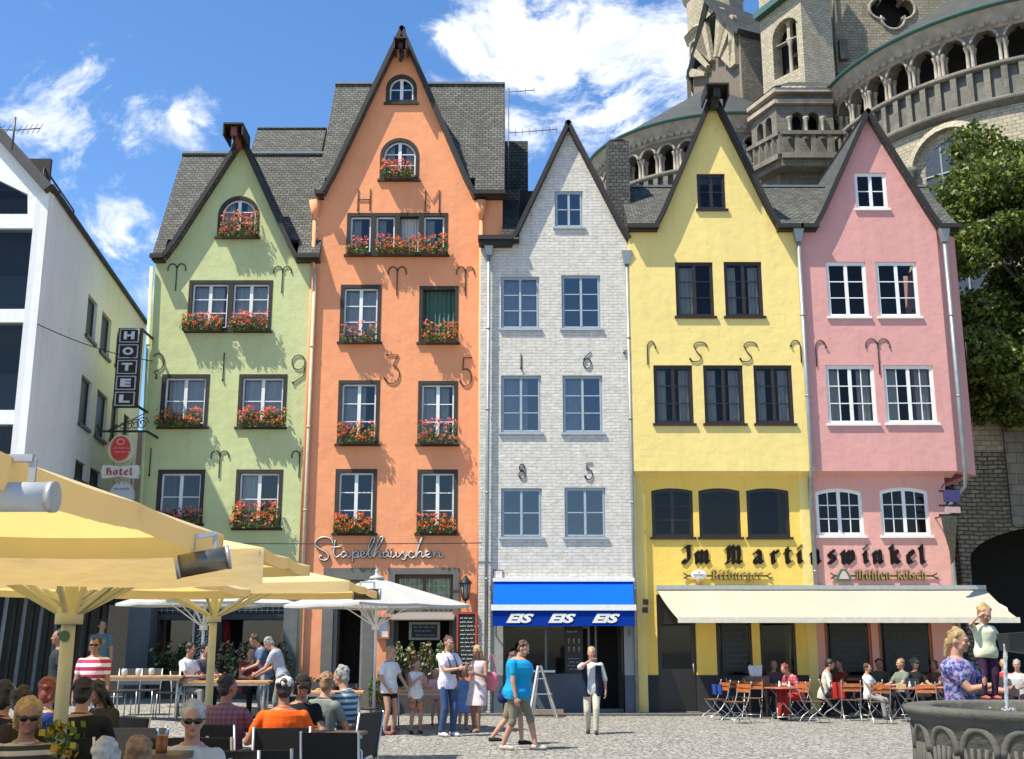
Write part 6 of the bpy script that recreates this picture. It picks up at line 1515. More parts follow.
# ================================================================ furniture
def canopy_pt(sx, sy, u, v, ze, za, sag):
    """u,v in -1..1 over the canopy; pyramid with cloth sag between ribs"""
    m = max(abs(u), abs(v)); z = ze + (za - ze) * (1 - m)
    if m > 1e-6:
        w = min(abs(u), abs(v)) / m; z -= sag * m * (sin(2 * pi * w) ** 2 if False else sin(pi * w)) 
    return (sx * u, sy * v, z)
def umbrella(name, label, cx, cy, sx, sy, rz, ze, za, val, zhub, pr, cloth, postm, group=None, struts=8, base=True, sag=.022, ribw=.04):
    t = thing(name, label, 'umbrella', (cx, cy, 0), rz, group); rot = Matrix.Rotation(rz, 4, 'Z')
    def build(mb, nm, mat, par=None, **k):
        # meshes are authored in the umbrella's own frame
        o = MB(); o.v = [(p[0] + cx, p[1] + cy, p[2]) for p in mb.v]; o.f, o.m, o.smooth = mb.f, mb.m, mb.smooth; return o.build(nm, mat, par or t, **k)
    m = MB(); m.lathe([(pr, .06 if base else 0), (pr, za - .08)], (0, 0, 0), 12); build(m, 'post', postm)
    m = MB(); m.lathe([(pr + .05, zhub - .06), (pr + .055, zhub - .055), (pr + .055, zhub + .055), (pr + .05, zhub + .06)], (0, 0, 0), 12); build(m, 'collar', postm)
    if base: m = MB(); m.box(-.38, .38, -.38, .38, .005, .07); build(m, 'base_plate', simple('base_concrete', (.12, .12, .11), .9))
    m = MB(); n = 16
    for i in range(n):
        for j in range(n):
            g = [(-1 + 2 * a / n, -1 + 2 * b / n) for a, b in ((i, j), (i + 1, j), (i + 1, j + 1), (i, j + 1))]
            P = [canopy_pt(sx, sy, u, v, ze, za, sag) for u, v in g]
            cu, cv = sum(a for a, b in g) / 4, sum(b for a, b in g) / 4
            if abs(abs(cu) - abs(cv)) < 1e-6:      # split along the hip
                k = 0 if cu * cv > 0 else 1; m.poly([P[k], P[k + 1], P[(k + 2) % 4]]); m.poly([P[k], P[(k + 2) % 4], P[(k + 3) % 4]])
            else: m.poly(P)
    cn = build(m, 'canopy', cloth)
    if val:
        m = MB(); k = 20; vf = val
        if isinstance(val, tuple): vf, val = val
        for (a, b) in (((-1, -1), (1, -1)), ((1, -1), (1, 1)), ((1, 1), (-1, 1)), ((-1, 1), (-1, -1))):
            for i in range(k):
                q = []
                for s in (i / k, (i + 1) / k):
                    x = sx * (a[0] + (b[0] - a[0]) * s); y = sy * (a[1] + (b[1] - a[1]) * s); uu, vv = x / sx, y / sy
                    z = canopy_pt(sx, sy, uu, vv, ze, za, sag)[2]; q.append((x, y, z))
                vv_ = vf if b[1] == -1 and a[1] == -1 else val
                w = .004 * sin(i * 1.3)
                m.poly([(q[0][0], q[0][1], q[0][2] - vv_ + w * .5), (q[1][0], q[1][1], q[1][2] - vv_ - w * .5), q[1], q[0]])
        build(m, 'valance', cloth, cn)
    ends = [(sx * a, sy * b) for a, b in ((-1, -1), (1, -1), (1, 1), (-1, 1))] + [(sx * a, sy * b) for a, b in ((0, -1), (1, 0), (0, 1), (-1, 0))]
    for i, (ex, ey) in enumerate(ends):
        l = math.hypot(ex, ey); u = (ex / l, ey / l)
        a = (u[0] * .08, u[1] * .08, za - .10); b = (ex * .985, ey * .985, ze - .045)
        r = MB(); r.bar(a, b, ribw, ribw * 1.3); rb = build(r, 'rib', postm)
        f = .52; c = Vector(a).lerp(Vector(b), f); s = MB(); s.bar((u[0] * (pr + .03), u[1] * (pr + .03), zhub + .03), c, ribw * .9, ribw * .9); build(s, 'strut', postm, rb)
    m = MB(); m.lathe([(.16, za - .03), (.14, za + .02), (.05, za + .05), (.035, za + .12), (.05, za + .15), (.0, za + .19)], (0, 0, 0), 12); build(m, 'finial', cloth if cloth is CANVAS_W else postm)
    return t
def heater(label, c, d, L, r, mat):
    """tube heater hanging from a rib; c centre, d direction"""
    c = Vector(c); d = Vector(d).normalized(); t = thing('patio_heater', label, 'heater', tuple(c - Vector((0, 0, r))), 0, 'tube heaters under the umbrellas')
    m = MB(); m.tube([c - d * L / 2, c + d * L / 2], r, 20); b = m.build('heater_tube', mat, t)
    m = MB(); m.tube([c - d * (L / 2 + .006), c - d * (L / 2 - .02)], r * 1.05, 20); m.build('end_cap', simple('cap_alu', (.5, .5, .5), .4, .6), b); m = MB(); m.tube([c + d * (L / 2 - .02), c + d * (L / 2 + .006)], r * 1.05, 20); m.build('end_cap', MATS['cap_alu'], b)
    m = MB(); m.bar(c + d * (L / 2 - .1) + Vector((0, 0, r)), c + d * (L / 2 - .1) + Vector((0, 0, r + .10)), .03, .015); m.bar(c - d * (L / 2 - .1) + Vector((0, 0, r)), c - d * (L / 2 - .1) + Vector((0, 0, r + .10)), .03, .015); m.bar(c - d * (L / 2 - .1) + Vector((0, 0, r + .1)), c + d * (L / 2 - .1) + Vector((0, 0, r + .1)), .03, .03)
    m.build('bracket', MATS['cap_alu'], t); return t

def slat_boxes(mb, x0, x1, ys, z, w, th): 
    for y in ys: mb.box(x0, x1, y - w / 2, y + w / 2, z, z + th)
def make_folding_chair(seat_m=WOODB, back_m=WOODO):
    t = thing('folding_chair', 'x', 'chair')
    for sx in (-.21, .21):
        m = MB(); m.tube(catmull([(sx, .27, .90), (sx, .22, .68), (sx, .14, .46), (sx, -.02, .24), (sx, -.24, .10), (sx, -.29, 0.01)], 4), .011, 6); m.build('leg', STEEL, t)
        m = MB(); m.tube(catmull([(sx * .9, -.19, .45), (sx * .9, -.05, .28), (sx * .9, .16, .14), (sx * .9, .24, .01)], 4), .011, 6); m.build('leg', STEEL, t)
    m = MB(); m.tube([(-.21, -.24, .1), (.21, -.24, .1)], .009, 6); m.build('stretcher', STEEL, t)
    m = MB(); slat_boxes(m, -.22, .22, [-.18 + .075 * i for i in range(5)], .455, .055, .016); m.box(-.19, -.17, -.2, .15, .44, .455); m.box(.17, .19, -.2, .15, .44, .455); m.build('seat', seat_m, t)
    m = MB()
    for z in (.66, .76): m.box(-.23, .23, .205 + (z - .66) * .22, .222 + (z - .66) * .22, z, z + .075)
    m.build('backrest', back_m, t)
    return t
def make_wicker_chair():
    t = thing('wicker_armchair', 'x', 'chair')
    m = MB(); m.box(-.25, .25, -.24, .22, .38, .45); m.build('seat', WICK, t)
    m = MB(); m.hexa([(-.26, .20, .40), (.26, .20, .40), (.26, .24, .40), (-.26, .24, .40), (-.27, .28, .92), (.27, .28, .92), (.27, .32, .92), (-.27, .32, .92)]); m.build('backrest', WICK, t)
    for sx in (-.28, .28):
        m = MB(); m.tube([(sx, -.24, .01), (sx, -.24, .64), (sx, -.20, .67), (sx, .25, .67)], .013, 8); m.build('armrest', ALU, t)
        m = MB(); m.tube([(sx * .95, .27, .01), (sx * .95, .25, .45), (sx * .95, .32, .93)], .013, 8); m.build('leg', ALU, t)
    return t
def make_metal_chair():
    t = thing('garden_chair', 'x', 'chair')
    for sx in (-.2, .2):
        m = MB(); m.tube([(sx, -.2, .01), (sx, -.2, .44)], .011, 6); m.build('leg', STEEL, t)
        m = MB(); m.tube([(sx, .22, .01), (sx, .18, .44), (sx, .24, .85)], .011, 6); m.build('leg', STEEL, t)
    m = MB(); m.box(-.21, .21, -.21, .2, .44, .465); m.build('seat', simple('seat_dark', (.05, .05, .055), .6), t)
    m = MB(); m.hexa([(-.2, .185, .55), (.2, .185, .55), (.2, .2, .55), (-.2, .2, .55), (-.2, .235, .85), (.2, .235, .85), (.2, .25, .85), (-.2, .25, .85)]); m.build('backrest', MATS['seat_dark'], t)
    return t
def make_round_table():
    t = thing('round_table', 'x', 'table')
    m = MB(); m.lathe([(.0, .715), (.42, .715), (.435, .72), (.435, .738), (.42, .745), (0, .745)], (0, 0, 0), 28); m.build('tabletop', simple('tabletop_red', (.36, .10, .045), .35, 0, .2), t)
    for a in (.0, pi / 2):
        for s in (-1, 1):
            m = MB(); m.tube([(.30 * cos(a) * s, .30 * sin(a) * s + .0, .70), (.3 * cos(a + 2.2) * s * 1.2, .3 * sin(a + 2.2) * s * 1.2, .01)], .012, 6); m.build('leg', STEEL, t)
    m = MB(); m.tube([(-.3, -.2, .1), (.3, -.2, .1)], .009, 6); m.build('stretcher', STEEL, t); return t
def make_shade_table(): return make_long_table(1.5, .75, simple('shade_table_wood', (.12, .07, .04), .45, 0, .2))  # table wood in a darker copy, foreground shade put into its colour
def make_long_table(L=1.6, W=.75, tm=None):
    t = thing('long_table', 'x', 'table')
    m = MB(); m.box(-L / 2, L / 2, -W / 2, W / 2, .715, .75); m.build('tabletop', tm or WOODT, t)
    for sx in (-1, 1):
        for sy in (-1, 1): m = MB(); m.tube([(sx * (L / 2 - .08), sy * (W / 2 - .08), .01), (sx * (L / 2 - .08), sy * (W / 2 - .08), .715)], .018, 8); m.build('leg', STEEL, t)
    m = MB(); m.box(-L / 2 + .05, L / 2 - .05, -W / 2 + .05, W / 2 - .05, .67, .71); m.build('apron', STEEL, t); return t
PROTO = {}
def place(kind, label, x, y, rz, group, z=0.0):
    if kind not in PROTO:
        PROTO[kind] = dict(folding=make_folding_chair, wicker=make_wicker_chair, metal=make_metal_chair, round=make_round_table, long=make_long_table, dark=make_shade_table)[kind](); o = PROTO[kind]
    else: o = copy_tree(PROTO[kind])
    o.location = (x, y, z + rise(x, y)); o.rotation_euler = (0, 0, rz); o['label'] = label; o['group'] = group; return o

# ================================================================ people
BAKE = []
def V3(*a): return Vector(a)
def capsule(mb, p0, r0, p1, r1, n=12):
    p0 = Vector(p0); p1 = Vector(p1); d = (p1 - p0)
    if d.length < 1e-5: d = Vector((0, 0, .001))
    d.normalize()
    mb.tube([p0 - d * r0 * .98, p0 - d * r0 * .86, p0 - d * r0 * .5, p0, p1, p1 + d * r1 * .5, p1 + d * r1 * .86, p1 + d * r1 * .98], [r0 * .2, r0 * .5, r0 * .86, r0, r1, r1 * .86, r1 * .5, r1 * .2], n)
def ik(a, t, l1, l2, hint):
    a = Vector(a); t = Vector(t); d = t - a; L = d.length
    if L > (l1 + l2) * .995: d = d.normalized() * (l1 + l2) * .995; t = a + d; L = d.length
    if L < abs(l1 - l2) + .06: d = d.normalized() * (abs(l1 - l2) + .06); t = a + d; L = d.length
    u = d.normalized(); x = (l1 * l1 - l2 * l2 + L * L) / (2 * L); h = math.sqrt(max(0, l1 * l1 - x * x))
    p = Vector(hint) - u * Vector(hint).dot(u)
    if p.length < 1e-4: p = u.orthogonal()
    return a + u * x + p.normalized() * h, t
TORSO = [(-.10, .120, .100, 0.0), (-.04, .165, .118, 0.0), (.03, .168, .118, 0.0), (.12, .148, .104, -.002), (.20, .140, .100, -.004), (.30, .155, .110, -.008), (.40, .172, .114, -.006), (.47, .168, .098, .004), (.515, .125, .078, .012), (.55, .062, .060, .012)]
def ring(c, R, w, d, n=20):
    return [c + R @ Vector((w * cos(2 * pi * i / n), d * sin(2 * pi * i / n), 0)) for i in range(n)]
def finish(mb, name, mat, parent, S, vox, smooth=4, label=None):
    mb.v = [(p[0] * S, p[1] * S, p[2] * S) for p in mb.v]
    o = MB(); off = origin_of(parent); o.v = [(p[0] + off.x, p[1] + off.y, p[2] + off.z) for p in mb.v]; o.f = mb.f; o.m = mb.m
    ob = o.build(name, mat, parent, label=label)
    md = ob.modifiers.new('r', 'REMESH'); md.mode = 'VOXEL'; md.voxel_size = vox; md.use_smooth_shade = True
    sm = ob.modifiers.new('s', 'SMOOTH'); sm.iterations = smooth; sm.factor = .5
    BAKE.append(ob); return ob
def pattern(name, kind, c1, c2, k=22, c3=None):
    if name in MATS: return MATS[name]
    m, nt, b, _ = newmat(name); v = coords(nt); sp = nt.nodes.new('ShaderNodeSeparateXYZ'); nt.links.new(v, sp.inputs[0])
    def wave(s, kk, thr): return mathn(nt, 'GREATER_THAN', mathn(nt, 'SINE', mathn(nt, 'MULTIPLY', s, kk)), thr)
    if kind == 'stripes': f = wave(sp.outputs[2], k * 2 * pi, 0.0)
    elif kind == 'check': f = mathn(nt, 'MULTIPLY', mathn(nt, 'ADD', wave(sp.outputs[2], k * 2 * pi, .3), wave(sp.outputs[0], k * 2 * pi, .3)), .5)
    else: f = ramp(nt, noise(nt, v, k, 3), .47, .53)
    c = mixc(nt, f, c1, c2)
    if c3: c = mixc(nt, ramp(nt, noise(nt, v, k * 1.4, 2), .56, .6), c, c3)
    nt.links.new(c, b.inputs['Base Color']); b.inputs['Roughness'].default_value = .85; MATS[name] = m; return m
def cloth(c, name=None):
    nm = 'cloth_%d_%d_%d' % tuple(int(x * 999) for x in c) if not name else name
    if nm in MATS: return MATS[nm]
    m = simple(nm, c, .9, 0, .16, 7, .9, 11, .15); return m
SKIN = simple('skin', (.44, .235, .155), .6, 0, .08, 12); SKIN_T = simple('skin_tan_shade', (.30, .15, .095), .55, 0, .08, 12)  # the tan tone also darkens guests who sit in shade
HAIRS = dict(blond=simple('hair_blond', (.36, .24, .10), .6, 0, .5, 30, 1.0, 60), brown=simple('hair_brown', (.09, .045, .025), .6, 0, .35, 40, .5, 90),
             dark=simple('hair_dark', (.018, .013, .011), .5, 0, .3, 40, .5, 90), grey=simple('hair_grey', (.27, .26, .24), .7, 0, .4, 30, 1.0, 60),
             white=simple('hair_white', (.42, .41, .37), .7, 0, .35, 30, 1.0, 60), red=simple('hair_red', (.22, .05, .025), .6, 0, .35, 40, .5, 90), ginger=simple('hair_ginger', (.25, .14, .07), .6, 0, .5, 30, 1.0, 60))
def person(label, loc, rz=0, h=1.75, pose='stand', lean=0, feet=None, hands=None, yaw=0, pitch=0, hair=('brown', 'short'), top=None, sleeve='short', bottom=None, blen='long', skirt=None,
           shoes=(.05, .04, .04), glasses=False, cap=None, skin=None, head=1.0, group=None, wide=1.0, vest=None, fine=True, z0=0.0, seat=.45, bag=False, hint=None, bend=0):
    skin = skin or SKIN; S = h / 1.75; vox = .0085 if fine else .011
    t = thing('person', label, 'person', (loc[0], loc[1], z0 + rise(loc[0], loc[1])), rz, group)
    sit = pose == 'sit'
    pz = (seat / S + .095) if sit else .925
    pel = V3(0, 0.02 if sit else 0, pz)
    if feet is None:
        feet = [(-.13, -.46, .085), (.12, -.50, .085)] if sit else ([(-.11, 0, .085), (.11, -.03, .085)] if pose == 'stand' else [(-.08, .30, .12), (.08, -.27, .085)])
    if sit: feet = [(a, b, c / S if S < .9 else c) for a, b, c in feet]
    if pose == 'walk': pel = V3(0, 0, .90)
    R = Matrix.Rotation(radians(lean), 3, 'X')          # forward lean towards -Y
    if True: R = Matrix.Rotation(radians(lean), 3, 'X')
    up = lambda x, y, z: pel + R @ Vector((x, y, z))
    sh = [up(-.168 * wide, .005, .455), up(.168 * wide, .005, .455)]
    if hands is None: hands = [(-.16, -.38, pz + .22), (.14, -.40, pz + .22)] if sit else [(-.27, -.06, .80), (.27, -.02, .80)]
    hn = hint or [(-.55, .5, -.7), (.55, .5, -.7)]
    arms = []
    for i in (0, 1):
        e, w = ik(sh[i], hands[i], .285, .25, hn[i]); arms.append((sh[i], e, w))
    legs = []
    for i, sx in enumerate((-.088, .088)):
        hip = pel + V3(sx * wide, 0, -.01); k, a = ik(hip, feet[i], .43, .415, (sx * .6, -1, .25 if sit else 0)); legs.append((hip, k, a))
    # ---- body
    m = MB(); rings = [ring(up(0, oy, z), R, w * wide, d * (wide * .5 + .5) * (1 + (wide - 1) * 1.2)) for z, w, d, oy in TORSO]; m.loft(rings)
    for i in (0, 1):
        s, e, w = arms[i]; capsule(m, s, .055, e, .040); capsule(m, e, .040, w, .026)
        hip, k, a = legs[i]; capsule(m, hip, .088 * (.6 + .4 * wide), k, .055); capsule(m, k, .054, k.lerp(a, .35), .056); capsule(m, k.lerp(a, .35), .056, a, .036)
        fy = Vector((0.02 * (-1, 1)[i], -1, 0)); 
        capsule(m, a + V3(0, .03, -.045), .036, a + V3(0, 0, -.045) + fy * .13, .032); capsule(m, a + V3(0, 0, -.05) + fy * .13, .03, a + V3(0, 0, -.055) + fy * .17, .022)
        # hand with five fingers
        d = (w - e).normalized(); inn = Vector(((1, -1)[i], 0, 0)) - d * d.dot(Vector(((1, -1)[i], 0, 0)))
        if inn.length < .3: inn = Vector((0, 0, -1)) - d * d.dot(Vector((0, 0, -1)))
        inn.normalize(); sd = d.cross(inn).normalized()
        if sd.dot(Vector((0, -.7, .7))) < 0: sd = -sd
        pr = Matrix((sd, inn, d)).transposed()
        m.ellipsoid(w + d * .048, (.040, .018, .052), 12, 8, pr)
        for q, (off, ln) in enumerate(((.030, .072), (.010, .080), (-.010, .075), (-.029, .058))):
            b = w + d * .085 + sd * off; c1 = b + (d * .9 + inn * .45) * ln * .5; c2 = c1 + (d * .55 + inn * .85) * ln * .5
            capsule(m, b - d * .02, .0105, c1, .0098, 8); capsule(m, c1, .0098, c2, .0085, 8)
        b = w + d * .03 + sd * .030; c1 = b + (sd * .7 + d * .6 + inn * .25).normalized() * .035; c2 = c1 + (sd * .25 + d * .8 + inn * .5).normalized() * .03
        capsule(m, b, .013, c1, .0115, 8); capsule(m, c1, .0115, c2, .0095, 8)
    Hd = R @ Matrix.Rotation(radians(yaw), 3, 'Z') @ Matrix.Rotation(radians(pitch), 3, 'X')
    nk = up(0, .012, .52); hc = up(0, -.005, .60) + Hd @ V3(0, -.018, .105 * head); g = head
    hp = lambda x, y, z: hc + Hd @ Vector((x * g, y * g, z * g))
    capsule(m, nk, .056, hp(0, .015, -.06), .052)
    m.ellipsoid(hp(0, .008, .018), (.074 * g, .090 * g, .100 * g), 18, 12, Hd); m.ellipsoid(hp(0, -.022, -.045), (.056 * g, .064 * g, .066 * g), 16, 10, Hd)
    capsule(m, hp(0, -.082, .012), .009 * g, hp(0, -.103, -.022), .0135 * g, 8); m.ellipsoid(hp(0, -.082, .030), (.045 * g, .012 * g, .009 * g), 12, 6, Hd); m.ellipsoid(hp(0, -.070, -.085), (.022 * g, .018 * g, .016 * g), 10, 6, Hd)
    for sx in (-1, 1): m.ellipsoid(hp(sx * .075, .012, -.005), (.010 * g, .020 * g, .031 * g), 10, 7, Hd)
    for sx in (-1, 1): m.ellipsoid(hp(sx * .038, -.068, -.022), (.022 * g, .018 * g, .02 * g), 8, 6, Hd)
    body = finish(m, 'body', skin, t, S, vox)
    def small(mm, nm, mat): 
        o = MB(); off = origin_of(t); o.v = [(p[0] * S + off.x, p[1] * S + off.y, p[2] * S + off.z) for p in mm.v]; o.f = mm.f; o.m = mm.m; o.smooth = mm.smooth; return o.build(nm, mat, t)
    e = MB(); e.ellipsoid(hp(0, -.084, -.052), (.021 * g, .008 * g, .008 * g), 10, 6, Hd); small(e, 'mouth', simple('lips', (.38, .10, .08), .5))
    if not glasses:
        for sx in (-1, 1):
            e = MB(); e.ellipsoid(hp(sx * .030, -.0795, .010), (.0105 * g, .0055 * g, .0048 * g), 10, 6, Hd); e.ellipsoid(hp(sx * .030, -.0855, .010), (.0055 * g, .004 * g, .0046 * g), 8, 5, Hd, m=1); small(e, 'eye', [simple('eye_white', (.33, .30, .27), .4), BLACKP])
    else:
        e = MB()
        for sx in (-1, 1): e.ellipsoid(hp(sx * .033, -.094, .010), (.030 * g, .007 * g, .021 * g), 14, 8, Hd); e.tube([hp(sx * .06, -.088, .016), hp(sx * .079, -.03, .014), hp(sx * .078, .02, .008)], .0045, 5)
        e.tube([hp(-.01, -.1, .014), hp(.01, -.1, .014)], .005, 5); small(e, 'glasses', simple('dark_glasses', (.01, .01, .01), .12))
    # ---- hair
    hcol, style = hair; hm = HAIRS[hcol]
    if style != 'bald':
        m = MB(); m.ellipsoid(hp(0, .024, .036), (.083 * g, .090 * g, .096 * g), 18, 12, Hd)
        if style in ('short', 'cap'): m.ellipsoid(hp(0, .055, -.02), (.070 * g, .055 * g, .065 * g), 14, 10, Hd)
        if style == 'bob' or style == 'long' or style == 'puffy':
            m.ellipsoid(hp(0, .05, -.03), (.088 * g, .066 * g, .10 * g), 14, 10, Hd)
            for sx in (-1, 1): capsule(m, hp(sx * .072, -.01, .04), .028 * g, hp(sx * .078, .01, -.06), .026 * g)
        if style == 'puffy':
            m.ellipsoid(hp(0, .024, .045), (.088 * g, .094 * g, .094 * g), 16, 10, Hd)
        if style == 'long':
            for x in (-.07, -.035, 0, .035, .07): capsule(m, hp(x, .06, -.04), .034 * g, hp(x * 1.15, .075, -.24), .022 * g)
            for sx in (-1, 1): capsule(m, hp(sx * .078, .0, -.04), .024 * g, hp(sx * .088, .0, -.2), .018 * g)
        if style == 'bun': m.ellipsoid(hp(0, .075, .085), (.05 * g, .05 * g, .045 * g), 12, 8, Hd); m.ellipsoid(hp(0, .05, -.02), (.068 * g, .055 * g, .06 * g), 14, 10, Hd)
        if style == 'tail': m.ellipsoid(hp(0, .055, -.0), (.070 * g, .055 * g, .07 * g), 14, 10, Hd); capsule(m, hp(0, .11, .0), .03 * g, hp(0, .13, -.16), .018 * g)
        for k in range(26 if style != 'puffy' else 70):
            rr = random.Random(k * 31 + int(abs(loc[0]) * 97)); a = rr.uniform(-.4, pi + .4); el = rr.uniform(.1, 1.4)
            q_ = 1.04 if style == 'puffy' else 1; m.ellipsoid(hp(.08 * q_ * cos(a) * cos(el), .024 + .088 * q_ * sin(a) * cos(el), .036 + .092 * q_ * sin(el)), (.02 * g * q_ * rr.uniform(.8, 1.5), .02 * g * q_, .014 * g * q_ * rr.uniform(.8, 1.6)), 7, 5, Hd)
        finish(m, 'hair', hm, t, S, .0085, 2)
    if cap:
        e = MB(); e.ellipsoid(hp(0, .016, .062), (.090 * g, .100 * g, .075 * g), 18, 10, Hd)
        e.hexa([hp(-.065, -.07, .052), hp(.065, -.07, .052), hp(.072, -.02, .055), hp(-.072, -.02, .055), hp(-.05, -.155, .046), hp(.05, -.155, .046), hp(.065, -.07, .066), hp(-.065, -.07, .066)])
        finish(e, 'cap', cloth(cap), t, S, .007, 1)
    # ---- clothes
    if top is not None:
        m = MB(); TT = [r for r in TORSO if r[0] >= -.04 and r[0] < .53]
        rr = [ring(up(0, oy, z), R, (w + .016 + (.012 if z < .06 else 0)) * wide, (d + .016) * (wide * .5 + .5) * (1 + (wide - 1) * 1.2)) for z, w, d, oy in TT]
        rr.append(ring(up(0, .012, .53), R, .085, .07)); rr.insert(0, ring(up(0, 0, -.11), R, (.172 + .014) * wide, .128 * wide)); m.loft(rr)
        for i in (0, 1):
            s, e_, w = arms[i]
            if sleeve == 'none': m.ellipsoid(s + V3((.02, -.02)[i], 0, 0), (.055, .06, .062)); continue
            capsule(m, s, .068, s.lerp(e_, .55 if sleeve == 'short' else 1), .058 if sleeve == 'short' else .052)
            if sleeve == 'elbow' : capsule(m, s, .068, e_, .056)
            if sleeve == 'long': capsule(m, e_, .052, e_.lerp(w, .93), .037)
        if skirt:
            n0 = pel + V3(0, 0, .0); kz = (legs[0][1] + legs[1][1]) / 2; end = pel.lerp(kz, skirt); end.z = min(end.z, pel.z - .25)
            m.loft([ring(pel + V3(0, 0, .06), R, .165, .125), ring(pel + V3(0, 0, -.06), R, .195, .15), ring(end, Matrix.Identity(3), .23, .19)])
        finish(m, 'shirt' if not skirt else 'dress', top, t, S, vox)
        if sleeve != 'none' and not skirt:
            e = MB(); e.tube([up(.075 * cos(a), .012 + .068 * sin(a), .535 + .012 * sin(a)) for a in [2 * pi * i / 14 for i in range(15)]], .011, 6); small(e, 'collar', top)
    if vest:
        m = MB()
        for sx in (-1, 1):
            m.loft([ring(up(sx * (.118 if z < .45 else .118), oy + .01, z), R, .098 if z < .5 else .05, (d + .036) if z < .48 else .09, 16) for z, w, d, oy in [(-.16, .17, .13, 0)] + [r for r in TORSO if -.04 <= r[0] < .5]])
        m.loft([ring(up(0, oy + .06, z), R, .14, .085, 16) for z, w, d, oy in [(-.16, .17, .13, 0)] + [r for r in TORSO if -.04 <= r[0] < .5]])
        finish(m, 'vest', cloth(vest), t, S, vox)
    if bottom is not None:
        m = MB(); m.loft([ring(pel + V3(0, 0, z), Matrix.Identity(3) if sit else R, w * wide, d * wide) for z, w, d in ((-.12, .14, .115), (-.06, .176, .128), (.0, .18, .13), (.07, .168, .122))])
        for hip, k, a in legs:
            f = dict(long=1.0, short=.82, hot=.38, knee=1.0, capri=1.0)[blen]
            capsule(m, hip, .098 * (.6 + .4 * wide), hip.lerp(k, f), (.068 if blen != 'hot' else .086) if blen != 'short' else .082)
            if blen in ('long', 'capri'): capsule(m, k, .068, k.lerp(a, .96 if blen == 'long' else .45), .052)
            if blen == 'knee': capsule(m, k, .075, k.lerp(a, .12), .074)
        finish(m, 'trousers' if blen == 'long' else 'shorts', bottom, t, S, vox)
    if shoes is not None:
        for i, (hip, k, a) in enumerate(legs):
            m = MB(); fy = Vector((0.02 * (-1, 1)[i], -1, 0)); capsule(m, a + V3(0, .03, -.043), .043, a + V3(0, 0, -.045) + fy * .10, .041); capsule(m, a + V3(0, 0, -.047) + fy * .10, .040, a + V3(0, 0, -.052) + fy * .165, .032)
            zf_ = (a.z - .085); m.v = [(p[0], p[1], max(p[2], zf_ + .002)) for p in m.v]
            finish(m, 'shoe', cloth(shoes), t, S, .009, 2)
    t['S'] = S
    return t, dict(up=up, hp=hp, arms=arms, legs=legs, S=S)
def local_pt(t, p, S):
    """a point of the person's own frame in world coordinates"""
    M = Matrix.Rotation(t.rotation_euler.z, 3, 'Z'); return Vector(t.location) + M @ (Vector(p) * S)
def bake_all():
    bpy.context.view_layer.update(); dg = bpy.context.evaluated_depsgraph_get()
    new = [(o, bpy.data.meshes.new_from_object(o.evaluated_get(dg), depsgraph=dg)) for o in BAKE]
    for o, me in new:
        nm = o.name.split('.')[0]
        if nm in ('shirt', 'trousers', 'shorts', 'vest', 'dress', 'hair'):
            am, fx, fz = (.005, 70, 22) if nm == 'hair' else (.0085, 13, 8)
            sd_ = len(o.parent['label']) * 1.7
            n = len(me.vertices); co = np.zeros(n * 3); no = np.zeros(n * 3); me.vertices.foreach_get('co', co); me.vertices.foreach_get('normal', no)
            co = co.reshape(-1, 3); no = no.reshape(-1, 3); x, y, z = co.T; k = np.zeros(n); rg = np.random.RandomState(int(sd_ * 10))
            for q in range(7):
                w = rg.normal(size=3) * (fx, fx, fz) * .55; k += np.sin(x * w[0] + y * w[1] + z * w[2] + rg.uniform(0, 6.3) + 1.2 * np.sin(z * fz * .4 + x * fx * .3 + q)) * .38
            co += no * (am * np.clip(k, -1.1, 1.1))[:, None]; me.vertices.foreach_set('co', co.ravel()); me.update()
        mats = [s.material for s in o.material_slots]; o.modifiers.clear(); old = o.data; me.name = old.name; o.data = me
        if not me.materials:
            for mt in mats: me.materials.append(mt)
        bpy.data.meshes.remove(old)
# ================================================================ umbrellas
LPOST = 'large cream umbrellas of the left terrace'
umbrella('terrace_umbrella', 'nearest cream umbrella, its post out of frame at the left, two heaters under it', -4.06, 6.42, 1.98, 1.92, 0, 2.47, 3.15, (.2, .15), 1.95, .056, CANVAS_Y, POSTC, LPOST)
umbrella('terrace_umbrella', 'cream umbrella on the thick post at the left with green badge', -3.62, 9.6, 1.78, 1.0, 0, 2.40, 2.78, (.27, .09), 1.92, .056, CANVAS_Y, POSTC, LPOST)
umbrella('terrace_umbrella', 'cream umbrella on the middle terrace post behind the seated guests', -4.22, 16.6, 2.13, 1.6, 0, 2.50, 2.98, (.14, .1), 2.07, .055, CANVAS_Y, POSTC, LPOST)
umbrella('terrace_umbrella', 'cream umbrella added in the second row for its shade, almost hidden behind the one with the green badge', -4.87, 12.9, 1.65, 1.5, 0, 2.36, 2.8, (.12, .08), 2.1, .05, CANVAS_Y, POSTC, LPOST)  # added umbrella, kept almost out of view to shade the seated guests
umbrella('market_umbrella', 'white umbrella with slim white pole in front of the orange house doorway', -2.78, 24.0, 1.36, 1.36, radians(42), 2.49, 3.04, .05, 2.05, .03, CANVAS_W, WHITEF, 'white market umbrellas by the houses', ribw=.022)
umbrella('market_umbrella', 'white umbrella in front of the green house shopfront', -6.45, 24.6, 1.4, 1.4, radians(38), 2.55, 3.08, .05, 2.05, .03, CANVAS_W, WHITEF, 'white market umbrellas by the houses', ribw=.022)
ht = simple('heater_shell', (.50, .51, .50), .55, .15)
p = at(18, 497, 4.75); heater('large pale tube heater hanging at the left picture edge', (p.x - .1, 4.75, p.z), (1, .0, 0.0), .5, .062, ht)
